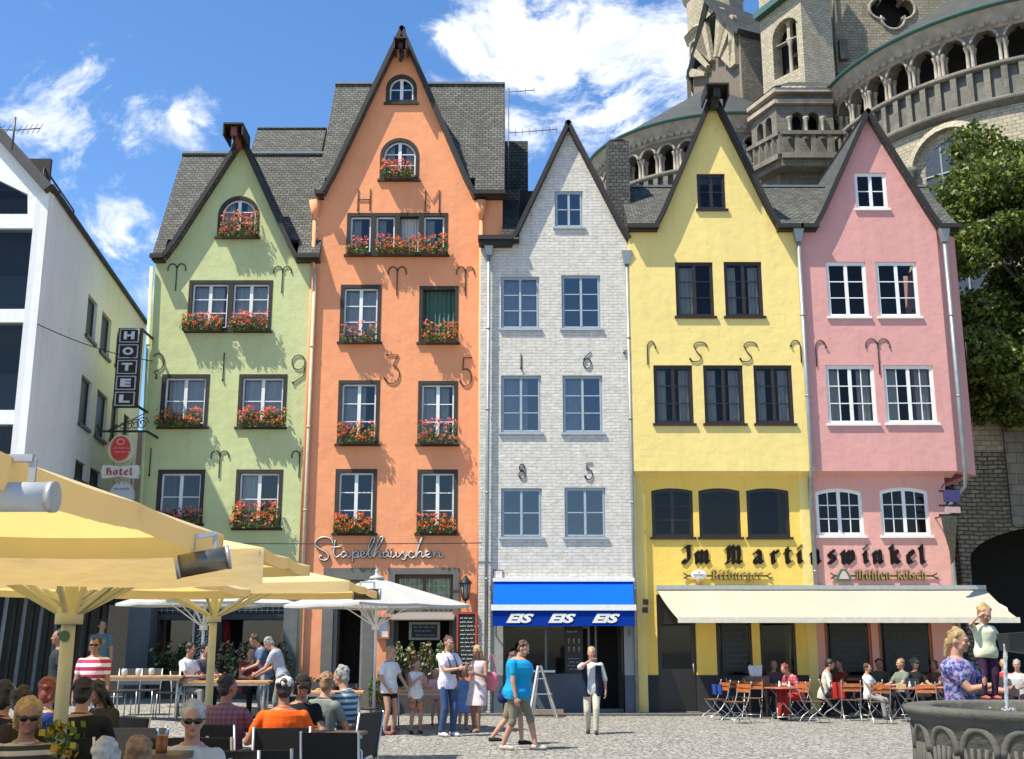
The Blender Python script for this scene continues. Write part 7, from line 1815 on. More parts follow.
p = at(203, 562, 7.6); heater('metal tube heater under the corner of the nearest umbrella', (p.x, 7.6, p.z), (1, .25, .22), .34, .075, simple('heater_bronze', (.20, .18, .14), .35, .7))
p = at(367, 593, 18.2); heater('small brown heater under the corner of the middle umbrella', (p.x, 18.2, p.z - .02), (1, 0, 0), .42, .085, simple('heater_brown', (.13, .10, .07), .4, .6))
m = MB(); q = Vector((-3.62, 9.53, Z(636, 9.53))); m.lathe([(.045, -.004), (.045, .004)], (0, 0, 0), 14); m.v = [(x + q.x, z + 9.53, y + q.z) for x, y, z in m.v]; single('post_badge', m, simple('badge_green', (.03, .09, .05), .5), 'small green round badge on the thick cream umbrella post', 'badge')

# ================================================================ tables, chairs, plants
G1 = 'folding chairs of the tavern terrace'; G2 = 'dark wicker armchairs of the left terrace'; G3 = 'plain metal chairs by the green house'
T1 = 'round red tables of the tavern terrace'; T2 = 'long wooden tables of the left terrace'
def gx_(px, Y, py=690): return X(px, py, Y)
place('round', 'round red table with two white shakers, in front of the yellow house', gx_(783, 27.3), 27.3, .3, T1)
place('round', 'round red table with a laptop and menus, near the fountain', gx_(905, 27.0), 27.0, .6, T1)
place('round', 'round red table behind, between the two white shirted guests', gx_(848, 28.4), 28.4, .1, T1)
for lab, px, Y, rz in (('folding chair with a dark blue jacket on it, leftmost at the tavern', 716, 27.7, -70), ('folding chair in front left of the round table with shakers', 736, 26.5, -60),
                       ('folding chair with bright orange backrest right of the round table with shakers', 812, 26.6, 105), ('folding chair behind the round table, its red back beside the white bag', 752, 28.3, -20),
                       ('folding chair with the red jacket under the white shirted man', 832, 28.2, 70), ('folding chair seen from behind in front of the small child', 878, 26.3, 175),
                       ('folding chair of the guest in grey green shirt', 903, 28.2, -20), ('folding chair at the far right behind the fountain jet', 1008, 27.6, 150),
                       ('folding chair beside the far right guests behind the fountain', 1032, 27.3, 200), ('folding chair under the guest in a dark cap', 925, 28.4, 10),
                       ('folding chair of the child in white at the back table', 868, 28.0, -60), ('folding chair under the woman in the red checked shirt', 796, 28.25, -60)):
    place('folding', lab, gx_(px, Y), Y, radians(rz), G1)
place('long', 'long wooden table with glasses, leftmost by the green house', gx_(138, 21.5, 670), 21.5, radians(12), T2)
place('long', 'long wooden table in front of the seated man in white shirt', gx_(228, 22.3, 670), 22.3, radians(4), T2)
place('long', 'wooden table with plates beside the orange house doorway', gx_(322, 22.8, 680), 22.8, radians(5), T2)
place('long', 'wooden table behind the group with the camera man', gx_(432, 25.2, 680), 25.2, 0, T2)
place('dark', 'corner table among the foreground guests, its wood darkened as shade', gx_(300, 12.0, 705), 12.9, radians(80), T2)
place('dark', 'foreground table under the flower vase and lemonade', gx_(150, 8.6, 745), 8.35, radians(5), T2)
place('dark', 'table of the dark haired guests by the thick post', gx_(100, 12, 720), 11.9, radians(20), T2)
for lab, px, Y, rz in (('metal chair at the left end of the leftmost long table', 112, 21.9, 90), ('metal chair on the far side of the leftmost long table', 128, 22.5, 10), ('metal chair beyond the leftmost long table, nearer the planters', 147, 22.7, -5),
                       ('metal chair under the seated man in white shirt', 187, 22.3, 75), ('metal chair under the man in dark shirt', 201, 23.0, 30), ('metal chair at the right end of the leftmost long table', 168, 21.9, -80),
                       ('metal chair near the white pole in front of the doorway', 366, 23.5, 80), ('metal chair at the orange house beside the planter', 342, 24.4, -30), ('metal chair behind the flower tub by the doorway', 318, 24.0, 10)):
    place('metal', lab, gx_(px, Y, 680), Y, radians(rz), G3)

# ---- seated and standing people: (label, px, Y, options)
white = cloth((.68, .68, .66)); jeans = cloth((.045, .075, .16)); black = cloth((.015, .015, .017)); khaki = cloth((.20, .18, .125)); cream = cloth((.50, .46, .36)); grey_ = cloth((.22, .23, .22))
def spot(px, py, Y): return (X(px, py, Y), Y)
def put(label, px, py, Y, **k): return person(label, spot(px, py, Y), **k)
FG = 'guests and passers-by on the square'
# plaza, standing
put('woman in white T-shirt and black shorts with pinned up blonde hair', 389, 690, 23.2, rz=radians(55), h=1.66, hair=('blond', 'bun'), top=white, bottom=black, blen='hot', pitch=12, wide=1.08, hands=[(-.22, -.16, .92), (.2, -.30, .95)], shoes=(.25, .1, .1))
put('boy in sleeveless white shirt and colourful shorts eating', 416, 690, 23.5, rz=radians(20), h=1.42, head=1.12, hair=('brown', 'short'), top=white, sleeve='none', bottom=pattern('shorts_multi', 'blotch', (.05, .12, .2), (.5, .18, .05), 14), blen='short', hands=[(-.04, -.26, 1.28), (.1, -.3, 1.22)], pitch=18)
tm, im = put('tall man in white polo shirt and blue jeans with a camera round his neck', 447, 690, 22.8, rz=radians(40), h=1.86, hair=('brown', 'short'), top=cloth((.66, .62, .72)), bottom=jeans, hands=[(-.02, -.36, 1.18), (.16, -.36, 1.22)], pitch=10, shoes=(.55, .55, .55))
put('young woman in pale dress with long blonde hair and a pink bag', 478, 690, 23.9, rz=radians(-30), h=1.68, hair=('blond', 'long'), top=cloth((.62, .50, .50)), sleeve='none', skirt=.9, hands=[(-.05, -.28, 1.28), (.12, -.3, 1.18)], pitch=15, shoes=(.35, .22, .16), skin=SKIN_T, feet=[(-.12, .06, .085), (.08, -.12, .085)])
put('small girl in blue dress behind the blonde woman', 463, 700, 24.6, rz=radians(20), h=1.18, head=1.22, hair=('brown', 'bob'), top=cloth((.12, .22, .42)), sleeve='none', skirt=.95, shoes=(.3, .25, .2))
put('child in pink behind the man with the camera', 436, 700, 25.9, rz=0, h=1.15, head=1.22, hair=('blond', 'bob'), top=cloth((.55, .3, .32)), bottom=cloth((.45, .3, .3)), blen='capri')
put('stout man in turquoise polo shirt and khaki shorts walking right', 517, 690, 19.9, rz=radians(66), h=1.80, wide=1.38, pose='walk', lean=5, hair=('brown', 'short'), top=cloth((.012, .27, .50)), bottom=khaki, blen='knee', pitch=22, hands=[(-.27, -.10, .80), (.27, .06, .80)], feet=[(-.10, .20, .085), (.10, -.28, .085)], shoes=(.42, .38, .32))
put('woman walking beside the turquoise man, only her bare legs show', 511, 690, 20.9, rz=radians(90), h=1.60, pose='walk', hair=('brown', 'bob'), top=cloth((.012, .02, .06)), bottom=khaki, blen='short', feet=[(-.08, .36, .15), (.08, -.20, .085)], shoes=(.02, .02, .02), pitch=20)
put('woman in navy vest and cream trousers eating an ice cream', 592, 690, 23.4, rz=radians(-8), h=1.67, pose='walk', wide=1.06, hair=('blond', 'short'), top=cloth((.52, .51, .46)), sleeve='elbow', vest=(.012, .018, .04), bottom=cream, hands=[(-.02, -.21, 1.45), (.28, .0, .84)], hint=[(-1, .1, -.6), (.6, .5, -.7)], feet=[(-.10, .12, .085), (.09, -.16, .085)], shoes=(.06, .05, .05))
put('woman in pink and white striped polo shirt standing by the dark glazing', 93, 670, 17.0, rz=radians(10), h=1.62, wide=1.08, hair=('dark', 'short'), top=pattern('stripes_pink', 'stripes', (.70, .66, .66), (.42, .02, .12), 9.5), bottom=cloth((.30, .38, .52)), glasses=True, hands=[(-.26, -.04, .82), (.25, -.1, .86)], skin=SKIN_T)
put('dark dressed person half hidden by the thick umbrella post', 57, 670, 17.6, rz=radians(-60), h=1.66, hair=('dark', 'short'), top=cloth((.03, .035, .04)), bottom=black, skin=SKIN_T)
put('man in teal shirt with a light strap in the shadow of the passage', 101, 640, 26.5, rz=radians(30), h=1.84, hair=('dark', 'short'), top=cloth((.12, .20, .21)), bottom=black, hands=[(-.1, -.3, 1.25), (.2, -.2, .9)])
put('grey haired man in denim shirt and white sleeves standing at a table', 283, 670, 23.0, rz=radians(-95), h=1.74, hair=('grey', 'short'), top=cloth((.34, .38, .44)), bottom=grey_, lean=22, hands=[(-.12, -.48, .98), (.12, -.5, .98)], pitch=18)
put('man in blue bent over the table beside the grey haired man', 266, 670, 23.9, rz=radians(-60), h=1.72, hair=('brown', 'short'), top=cloth((.10, .14, .24)), bottom=grey_, lean=20, hands=[(-.12, -.44, 1.0), (.12, -.46, 1.0)], pitch=18)
put('person in red top at the far table by the planters', 250, 670, 24.4, rz=radians(30), h=1.70, pose='sit', hair=('dark', 'short'), top=cloth((.25, .03, .03)), bottom=black)
put('man in white short sleeved shirt seated at the long table', 187, 670, 22.2, rz=radians(70), h=1.74, pose='sit', hair=('dark', 'short'), top=white, bottom=grey_, lean=4, skin=SKIN_T, pitch=5)
put('man in dark shirt seated next to the man in white', 203, 670, 22.9, rz=radians(60), h=1.76, pose='sit', hair=('dark', 'short'), top=cloth((.07, .075, .1)), bottom=black, lean=4)
# foreground guests
def guest(label, px, py, Y, rz, chair=True, **k):
    x = X(px, py, Y); a = radians(rz)
    if chair: place('wicker', 'dark wicker armchair under the ' + chair if isinstance(chair, str) else 'dark wicker armchair', x, Y, a, G2)
    return person(label, (x, Y), rz=a, pose='sit', **k)
guest('man in purple checked shirt seated with his back to us', 226, 720, 12.2, 165, 'man in purple checked shirt', h=1.80, wide=1.12, hair=('dark', 'short'), top=pattern('check_purple', 'check', (.26, .12, .15), (.12, .06, .09), 20), bottom=black, yaw=-25, skin=SKIN_T)
guest('man in bright orange T-shirt and white cap seen from behind', 283, 720, 11.8, 190, 'man in orange T-shirt', h=1.78, wide=1.12, hair=('dark', 'short'), cap=(.66, .64, .60), top=cloth((.85, .12, .015)), bottom=black, hands=[(-.3, -.34, .72), (.3, -.3, .74)], skin=SKIN_T)
guest('woman in black top, dark cap and sunglasses facing us', 300, 710, 13.5, 20, 'woman in black top', h=1.74, hair=('dark', 'bob'), cap=(.02, .018, .018), top=black, bottom=black, glasses=True, lean=8, skin=SKIN_T)
guest('grey blond man in grey shirt seated right of the woman in black', 322, 715, 13.9, 150, 'man in grey shirt', h=1.76, hair=('ginger', 'short'), top=cloth((.17, .19, .17)), bottom=black, lean=6, yaw=20)
guest('grey haired woman in blue and white striped top seated sideways', 349, 700, 14.2, -115, 'woman in striped top', h=1.76, seat=.53, hair=('grey', 'short'), top=pattern('stripes_blue', 'stripes', (.42, .48, .50), (.05, .10, .13), 15), bottom=black, lean=10, hands=[(-.16, -.3, .98), (.05, -.28, 1.12)])
guest('older woman in white blouse with sunglasses in the near foreground', 192, 740, 8.0, 15, 'older woman in white blouse', h=1.66, hair=('white', 'short'), top=cloth((.55, .55, .48)), bottom=grey_, glasses=True, pitch=6)
guest('blond woman with glasses and striped sleeve at the lower left corner', 26, 740, 8.2, 25, 'blond woman with glasses', h=1.68, hair=('blond', 'puffy'), top=pattern('stripes_bw', 'stripes', (.5, .45, .38), (.03, .03, .03), 16), bottom=black, glasses=True, pitch=8, skin=SKIN_T)
guest('white haired guest at the bottom edge seen from behind', 108, 745, 6.5, 170, 'white haired guest', h=1.42, hair=('white', 'puffy'), top=cloth((.1, .1, .1)), bottom=black)
guest('ginger haired guest at the bottom edge beside the orange drink', 139, 748, 6.75, 190, 'ginger haired guest', h=1.40, hair=('ginger', 'puffy'), top=cloth((.15, .1, .08)), bottom=black)
guest('dark haired man in black jacket seen from behind by the thick post', 82, 720, 10.6, 175, 'man in black jacket', h=1.80, wide=1.15, hair=('dark', 'short'), top=cloth((.02, .022, .022)), sleeve='long', bottom=black)
guest('long haired woman in dark top writing at the table', 111, 700, 12.8, -35, 'long haired woman', h=1.72, hair=('dark', 'long'), top=cloth((.05, .045, .03)), sleeve='long', bottom=black, lean=14, pitch=14, skin=SKIN_T)
guest('guest in blue shirt and dark red headscarf left of the thick post', 49, 710, 11.8, 120, 'guest in blue shirt', h=1.74, hair=('red', 'puffy'), top=cloth((.02, .04, .16)), bottom=black)
guest('dark dressed guest cut by the left picture edge', 4, 720, 10.4, 140, 'guest cut by the left edge', h=1.78, hair=('dark', 'bob'), top=cloth((.02, .02, .02)), sleeve='long', bottom=black)
for lab, px, Y, rz in (('empty dark wicker armchair seen from behind at the bottom, right of the older woman', 236, 9.3, 178), ('empty dark wicker armchair behind the older woman', 172, 10.0, 10), ('empty dark wicker armchair with its back to the thin gap of light', 130, 11.2, 5),
                       ('dark wicker armchair nearest the square, right of the striped woman', 330, 12.4, 120)):
    place('wicker', lab, gx_(px, Y, 730), Y, radians(rz), G2)
guest('dark haired guest in brown jacket behind the blond woman with glasses', 22, 715, 9.9, 160, 'guest in brown jacket', h=1.72, hair=('dark', 'short'), top=cloth((.04, .025, .018)), sleeve='long', bottom=black)
for lab, px, Y, rz in (('wicker armchair behind the white haired guest at the bottom edge', 122, 8.2, 175), ('wicker armchair between the older woman and the orange shirted man', 218, 10.6, 170), ('wicker armchair left of the older woman, half hidden', 160, 9.2, 165), ('wicker armchair at the bottom edge below the orange shirted man', 262, 9.4, 185), ('wicker armchair beside the grey shirted man, nearest the plaza', 338, 11.2, 175)):
    place('wicker', 'empty dark ' + lab, gx_(px, Y, 730), Y, radians(rz), G2)
# tavern guests
put('woman in red checked shirt bending over the round table', 797, 690, 28.1, rz=radians(-62), h=1.72, pose='sit', lean=30, hair=('red', 'short'), top=pattern('check_red', 'check', (.55, .10, .10), (.16, .02, .04), 14), bottom=cloth((.4, .03, .02)), sleeve='elbow')
put('man in white shirt with a red jacket over his chair', 824, 690, 28.3, rz=radians(75), h=1.78, pose='sit', lean=14, hair=('dark', 'short'), top=cloth((.52, .50, .42)), bottom=black, sleeve='elbow')
put('reddish faced guest behind the man in white shirt', 841, 690, 29.1, rz=radians(-70), h=1.70, pose='sit', hair=('dark', 'short'), top=cloth((.15, .03, .02)), bottom=black, skin=SKIN_T)
put('child in white at the back table below the chalked menu', 869, 690, 28.0, rz=radians(50), h=1.55, pose='sit', hair=('brown', 'short'), top=white, bottom=grey_)
put('man in grey green shirt resting his arm on the table', 902, 690, 28.2, rz=radians(-70), h=1.74, pose='sit', hair=('ginger', 'short'), top=cloth((.17, .20, .15)), bottom=black)
put('man in dark shirt and grey cap seated facing us', 917, 690, 28.4, rz=radians(15), h=1.76, pose='sit', hair=('grey', 'short'), cap=(.12, .13, .10), glasses=True, top=cloth((.02, .022, .018)), bottom=black)
put('woman in dark blouse at the wall behind the round table', 775, 690, 29.0, rz=radians(10), h=1.66, pose='sit', hair=('brown', 'bob'), top=cloth((.08, .05, .06)), bottom=black, skin=SKIN_T)
put('man in olive shirt at the wall between the tavern windows', 881, 690, 29.1, rz=0, h=1.72, pose='sit', hair=('dark', 'short'), top=cloth((.06, .07, .04)), bottom=black, skin=SKIN_T)
put('woman in brown cardigan at the last table under the awning', 936, 690, 28.6, rz=radians(-50), h=1.66, pose='sit', hair=('brown', 'bob'), top=cloth((.12, .06, .04)), bottom=black, skin=SKIN_T)
place('round', 'round red table under the right end of the awning, beside the fountain', gx_(945, 27.6), 27.6, .2, T1)
for lab, px, Y, rz in (('folding chair at the tavern wall behind the white bag', 738, 29.0, 5), ('folding chair of the woman in dark blouse', 775, 29.0, 10), ('folding chair of the man in olive shirt', 881, 29.1, 0), ('folding chair of the woman in brown cardigan', 936, 28.6, -50), ('folding chair turned away in front of the middle table', 850, 27.3, 170), ('folding chair with red back just left of the fountain', 928, 26.4, 150)):
    place('folding', lab, gx_(px, Y), Y, radians(rz), G1)
put('guest in red behind the fountain jet', 1006, 690, 27.7, rz=radians(-20), h=1.72, pose='sit', hair=('blond', 'short'), top=cloth((.45, .04, .04)), bottom=black)
put('guest in pale shirt at the right picture edge', 1019, 690, 27.2, rz=radians(-30), h=1.72, pose='sit', hair=('grey', 'short'), top=cloth((.45, .45, .42)), bottom=black)

# ================================================================ fountain, mother and child
fc = (4.42, 9.75); FR = 1.17; FZ = 1.21
ft = thing('stone_fountain', 'round carved grey stone fountain basin with arch reliefs at the lower right', 'fountain', (fc[0], fc[1], 0))
m = MB(); m.lathe([(FR - .06, .15), (FR - .10, .3), (FR - .07, FZ - .13), (FR - .02, FZ - .07), (FR, FZ - .04), (FR, FZ - .01), (FR - .02, FZ), (FR - .20, FZ), (FR - .22, FZ - .02), (FR - .22, FZ - .25)], (fc[0], fc[1], 0), 72, cap=False); m.build('basin', STONEF, ft)
m = MB(); m.lathe([(FR + .55, 0), (FR + .55, .14), (FR + .5, .15), (0, .15)], (fc[0], fc[1], 0), 48, cap=False); m.build('step', STONEF, ft)
def water_mat():
    m, nt, b, _ = newmat('fountain_water'); b.inputs['Base Color'].default_value = (.03, .045, .035, 1); b.inputs['Roughness'].default_value = .06
    bump(nt, b, noise(nt, coords(nt), 18, 4), .5, .03); return m
m = MB(); m.lathe([(FR - .22, 0), (0, 0)], (fc[0], fc[1], FZ - .07), 48, cap=False); m.build('water', water_mat(), ft)
for k in range(20):
    a0 = 2 * pi * k / 20; m = MB(); r = FR - .082
    def fp(t, z, rr): a = a0 + t; return (fc[0] + rr * cos(a), fc[1] + rr * sin(a), z)
    w = .135; zt_ = FZ - .34
    m.tube([fp(w * cos(pi * i / 14), zt_ + .2 * sin(pi * i / 14) , r) for i in range(15)], .034, 6)
    m.tube([fp(w, zt_, r), fp(w, .5, r)], .03, 6)
    for q in range(5): m.tube([fp(0, .55, r + .0), fp((q - 2) * .045, zt_ - .12, r + .015), fp((q - 2) * .058, zt_ + .06, r + .005)], .016, 5)
    m.build('arch_relief', STONEF, ft)
m = MB(); m.lathe([(.16, .15), (.14, 1.7), (.2, 1.75), (.2, 1.9), (.1, 2.1), (0, 2.15)], (fc[0] + .35, fc[1], 0), 16); m.build('column', STONEF, ft)
sp_ = at(1006, 636, 9.75); m = MB(); m.hexa([(sp_.x - .02, 9.65, sp_.z - .12), (fc[0] + .3, 9.62, sp_.z - .2), (fc[0] + .3, 9.88, sp_.z - .2), (sp_.x - .02, 9.85, sp_.z - .12), (sp_.x - .03, 9.63, sp_.z + .02), (fc[0] + .3, 9.6, sp_.z + .06), (fc[0] + .3, 9.9, sp_.z + .06), (sp_.x - .03, 9.87, sp_.z + .02)]); m.build('spout', simple('bronze_dark', (.035, .045, .04), .45, .5), ft)
def jet_mat():
    m, nt, b, _ = newmat('water_jet'); b.inputs['Base Color'].default_value = (.75, .8, .82, 1); b.inputs['Roughness'].default_value = .1; b.inputs['Transmission Weight'].default_value = .65; b.inputs['IOR'].default_value = 1.2; return m
rnd = random.Random(2); m = MB(); n = 26
m.tube([(sp_.x - .05 * (i / n) ** .5 + .004 * rnd.uniform(-1, 1), 9.75 + .004 * rnd.uniform(-1, 1), sp_.z - .05 - (sp_.z - .05 - FZ + .07) * i / n) for i in range(n + 1)], [.011 + .008 * rnd.random() for i in range(n + 1)], 8); jetm = jet_mat(); m.build('water_jet', jetm, ft)
m = MB()
for i in range(34): a = rnd.uniform(0, 6.28); r = rnd.uniform(.0, .14); m.ellipsoid((sp_.x - .05 + r * cos(a), 9.75 + r * sin(a), FZ - .06 + rnd.uniform(0, .05)), (.012, .012, .009), 6, 4)
m.build('splash', jetm, ft)
mx, my = X(957, 660, 11.35), 11.35
put('woman in blue patterned T-shirt with tied back blonde hair holding a toddler', 957, 660, 11.35, rz=radians(38), h=1.70, z0=.0 + .15, hair=('blond', 'tail'), top=pattern('floral_blue', 'blotch', (.03, .05, .22), (.25, .32, .5), 26, (.35, .08, .16)), bottom=white, pitch=6, yaw=10, hands=[(.06, -.36, 1.22), (.22, -.40, 1.15)], wide=1.05)
put('toddler in pale yellow top standing on the fountain rim', 986, 660, 10.93, rz=radians(15), h=.80, head=1.55, z0=FZ + .0, hair=('blond', 'short'), top=cloth((.66, .66, .44)), bottom=cloth((.05, .02, .05)), pitch=24, hands=[(-.22, -.16, 1.62), (.33, -.28, 1.05)], hint=[(-1, -.3, -.4), (.6, .5, -.7)], wide=1.25, shoes=(.4, .1, .08))
bake_all()

# ================================================================ small things carried or set down
c_ = local_pt(tm, im['up'](0.02, -.19, .20), im['S'])
cm = thing('camera', 'black camera hanging from the neck of the man in white polo', 'camera', tuple(c_))
m = MB(); m.box(c_.x - .07, c_.x + .07, c_.y - .04, c_.y + .03, c_.z - .05, c_.z + .05); m.box(c_.x - .03, c_.x + .03, c_.y - .03, c_.y + .02, c_.z + .05, c_.z + .075); m.build('camera_body', BLACKP, cm)
m = MB(); m.tube([(c_.x + .0, c_.y - .04, c_.z), (c_.x, c_.y - .12, c_.z)], .038, 14); m.build('lens', BLACKP, cm)
a_ = local_pt(tm, im['up'](-.07, .0, .56), im['S']); b_ = local_pt(tm, im['up'](.07, .0, .56), im['S']); f1 = local_pt(tm, im['up'](-.08, -.135, .42), im['S']); f2 = local_pt(tm, im['up'](.08, -.135, .42), im['S'])
m = MB(); m.tube([c_ + Vector((-.06, 0, .04)), f1, a_], .012, 5); m.tube([c_ + Vector((.06, 0, .04)), f2, b_], .012, 5); m.build('strap', BLACKP, cm)
def bag(label, c, w, d, h, col, cat='bag', strap=.3):
    t = thing('shoulder_bag', label, cat, c); m = MB(); m.ellipsoid((c[0], c[1], c[2] + h / 2), (w / 2, d / 2, h / 2), 14, 8); m.v = [(x, y, min(z, c[2] + h * .9)) for x, y, z in m.v]; m.build('bag_body', cloth(col), t)
    m = MB(); m.tube([(c[0] - w * .35, c[1], c[2] + h * .8), (c[0] - w * .1, c[1], c[2] + h + strap), (c[0] + w * .1, c[1], c[2] + h + strap), (c[0] + w * .35, c[1], c[2] + h * .8)], .012, 5); m.build('strap', cloth(col), t); return t
bag('pink shoulder bag at the side of the blonde woman in pale dress', (X(491, 690, 23.9), 23.95, .78), .3, .16, .42, (.62, .18, .22))
bag('dark bag behind the woman in white T-shirt', (X(400, 680, 23.3), 23.45, .88), .2, .14, .32, (.015, .015, .02))
bag('dark blue bag hanging at the side of the turquoise man', (X(503, 690, 20.2), 20.25, .72), .2, .12, .2, (.02, .03, .12), strap=.1)
tb = thing('white_bag', 'crumpled white paper bag standing on the ledge behind the round table', 'bag', (X(755, 665, 28.9), 28.9, .95)); m = MB(); q = tb.location
m.hexa([(q.x - .13, q.y - .1, q.z), (q.x + .13, q.y - .1, q.z), (q.x + .13, q.y + .1, q.z), (q.x - .13, q.y + .1, q.z), (q.x - .19, q.y - .08, q.z + .22), (q.x + .15, q.y - .12, q.z + .26), (q.x + .17, q.y + .1, q.z + .2), (q.x - .12, q.y + .1, q.z + .27)]); m.build('paper', cloth((.6, .6, .58)), tb)
m = MB(); m.box(q.x - .25, q.x + .3, q.y - .15, q.y + .15, .72, .95); m.box(q.x - .2, q.x - .16, q.y - .1, q.y - .06, 0, .72); m.box(q.x + .2, q.x + .24, q.y - .1, q.y - .06, 0, .72); single('serving_stand', m, WOODB, 'small wooden stand holding the crumpled white bag', 'stand')
# shakers, drinks, plates
def shaker(label, x, y, z): 
    t = thing('salt_shaker', label, 'shaker', (x, y, z), 0, 'white shakers on the red table'); m = MB(); m.lathe([(.0, 0), (.035, 0), (.032, .06), (.018, .1), (.02, .12)], (x, y, z), 12); m.build('glass', WHITEF, t); m = MB(); m.lathe([(.022, .12), (.022, .14), (.0, .15)], (x, y, z), 10); m.build('lid', ALU, t)
tx = gx_(783, 27.3); shaker('white shaker at the left on the round red table', tx - .12, 27.1, .745); shaker('white shaker nearer the middle of the round red table', tx + .08, 27.0, .745)
t2 = gx_(905, 27.0); shaker('white shaker on the table near the fountain', t2 + .05, 26.8, .745)
t = thing('laptop', 'open dark laptop on the round table near the fountain', 'laptop', (t2 + .25, 27.0, .745)); m = MB(); m.box(t2 + .08, t2 + .38, 26.88, 27.08, .746, .76); m.build('base', ALU, t); m = MB(); m.hexa([(t2 + .08, 27.08, .76), (t2 + .38, 27.08, .76), (t2 + .38, 27.095, .76), (t2 + .08, 27.095, .76), (t2 + .08, 27.17, .95), (t2 + .38, 27.17, .95), (t2 + .38, 27.185, .95), (t2 + .08, 27.185, .95)]); m.build('screen', BLACKP, t)
m = MB(); m.box(t2 - .2, t2 - .02, 26.85, 26.97, .746, .83); single('menu_block', m, cloth((.5, .42, .2)), 'small cream menu block on the table near the fountain', 'menu')
gl_m = simple('tumbler_glass', (.5, .55, .5), .1)
for i, (px, Y, tz) in enumerate(((125, 21.3, .75), (139, 21.5, .75), (152, 21.7, .75))):
    x = gx_(px, Y, 665); tz += rise(gx_(138, 21.5, 670), 21.5); m = MB(); m.lathe([(.03, 0), (.05, .03), (.055, .1), (.04, .13)], (x, Y, tz), 10); single('candle_glass', m, gl_m, ('left', 'middle', 'right')[i] + ' candle glass of the three on the leftmost long table', 'glass', group='candle glasses on the long table')
def drink(label, px, Y, z, col): 
    x = X(px, 740, Y); t = thing('drink_glass', label, 'drink', (x, Y, z)); m = MB(); m.lathe([(.035, .005), (.04, .11)], (x, Y, z), 12); m.build('drink', simple('juice_%d' % int(col[1] * 999), col, .3), t); m = MB(); m.lathe([(.036, 0), (.043, .15)], (x, Y, z), 12, cap=False); m.build('glass', GLASS, t)
drink('tall orange drink on the foreground table', 162, 7.75, 1.02, (.8, .22, .01)); drink('yellow beer glass among the back guests', 257, 12.75, .75, (.6, .3, .04))
m = MB(); x0_ = X(162, 740, 7.75); m.box(x0_ - .2, x0_ + .16, 7.6, 8.0, .98, 1.02); m.tube([(x0_, 7.8, .0), (x0_, 7.8, .98)], .03, 8); single('side_table', m, WOODB, 'small high side table carrying the tall orange drink', 'table')
rnd = random.Random(12)
def plates(label, x, y, z, n):
    t = thing('served_plates', label, 'plates', (x, y, z))
    for i in range(n):
        px_, py_ = x + rnd.uniform(-.5, .5), y + rnd.uniform(-.2, .2); m = MB(); m.lathe([(0, .002), (.08, .002), (.12, .018), (.115, .02), (.0, .008)], (px_, py_, z), 16); q = m.build('plate', WHITEF, t)
        m = MB()
        for k in range(6): m.ellipsoid((px_ + rnd.uniform(-.06, .06), py_ + rnd.uniform(-.06, .06), z + .03), (.03, .03, .025), 7, 5)
        m.build('food', simple('food_%d' % (i % 3), ((.5, .3, .06), (.25, .35, .05), (.55, .2, .08))[i % 3], .6), q)
plates('plates of food on the wooden table beside the doorway', gx_(322, 22.8, 680), 22.8, .75 + rise(gx_(322, 22.8, 680), 22.8), 4); plates('plates on the table in front of the man in white shirt', gx_(228, 22.3, 670), 22.3, .75 + rise(gx_(228, 22.3, 670), 22.3), 3); plates('plates on the table behind the man with the camera', gx_(432, 25.2, 680), 25.2, .75, 3)
# A-frame ladder in front of the ice cream shop
yl_ = 28.6; lt = thing('step_ladder', 'grey A-shaped stand in front of the ice cream counter', 'stand', (X(541, 700, yl_), yl_, 0))
for (xa_, xb_, yy) in ((529, 538, yl_ - .35), (558, 541, yl_ - .3), (533, 538.5, yl_ + .3), (555, 540.5, yl_ + .3)):
    m = MB(); m.bar((X(xa_, 715, yy), yy, .0), (X(xb_, 669, yl_), yl_, 1.2), .05, .03); m.build('leg', ALU, lt)
m = MB(); m.bar((X(533, 700, yl_), yl_ - .2, .55), (X(552, 700, yl_), yl_ - .2, .55), .04, .02); m.bar((X(536, 685, yl_), yl_ - .05, .9), (X(546, 685, yl_), yl_ - .05, .9), .04, .02); m.build('rung', ALU, lt)
m = MB(); m.box(X(530, 700, 29.2), X(563, 700, 29.2), 29.0, 29.15, .045, .16); single('shop_step', m, simple('step_timber', (.25, .2, .16), .8), 'low timber step below the ice cream counter', 'step')
# red cloths, jackets
def drape(label, x, y, z, w, h, d, col):
    m = MB(); n = 8
    V = [[(x - w / 2 + w * i / n, y + (.03 * sin(i * 1.7)) + d * j / 5, z - h * (j / 5) ** 1.3 + .012 * sin(i * 2.1 + j)) for i in range(n + 1)] for j in range(6)]
    for j in range(5):
        for i in range(n): m.poly([V[j][i], V[j + 1][i], V[j + 1][i + 1], V[j][i + 1]], sm=True); 
    for j in range(5):
        for i in range(n): m.poly([tuple(np.array(p) + (0, .012, -.004)) for p in (V[j][i], V[j][i + 1], V[j + 1][i + 1], V[j + 1][i])], sm=True)
    return single('draped_jacket', m, cloth(col), label, 'jacket')
drape('dark red jacket hanging over the back of the chair of the man in white shirt', X(838, 690, 27.9), 27.95, .84, .34, .36, -.10, (.28, .02, .015))
drape('red cloth hanging down under the round table with the shakers', tx - .05, 27.15, .71, .26, .3, -.03, (.3, .025, .02))
drape('dark blue jacket over the leftmost folding chair', gx_(716, 27.7), 27.6, .8, .26, .22, -.06, (.02, .05, .2))
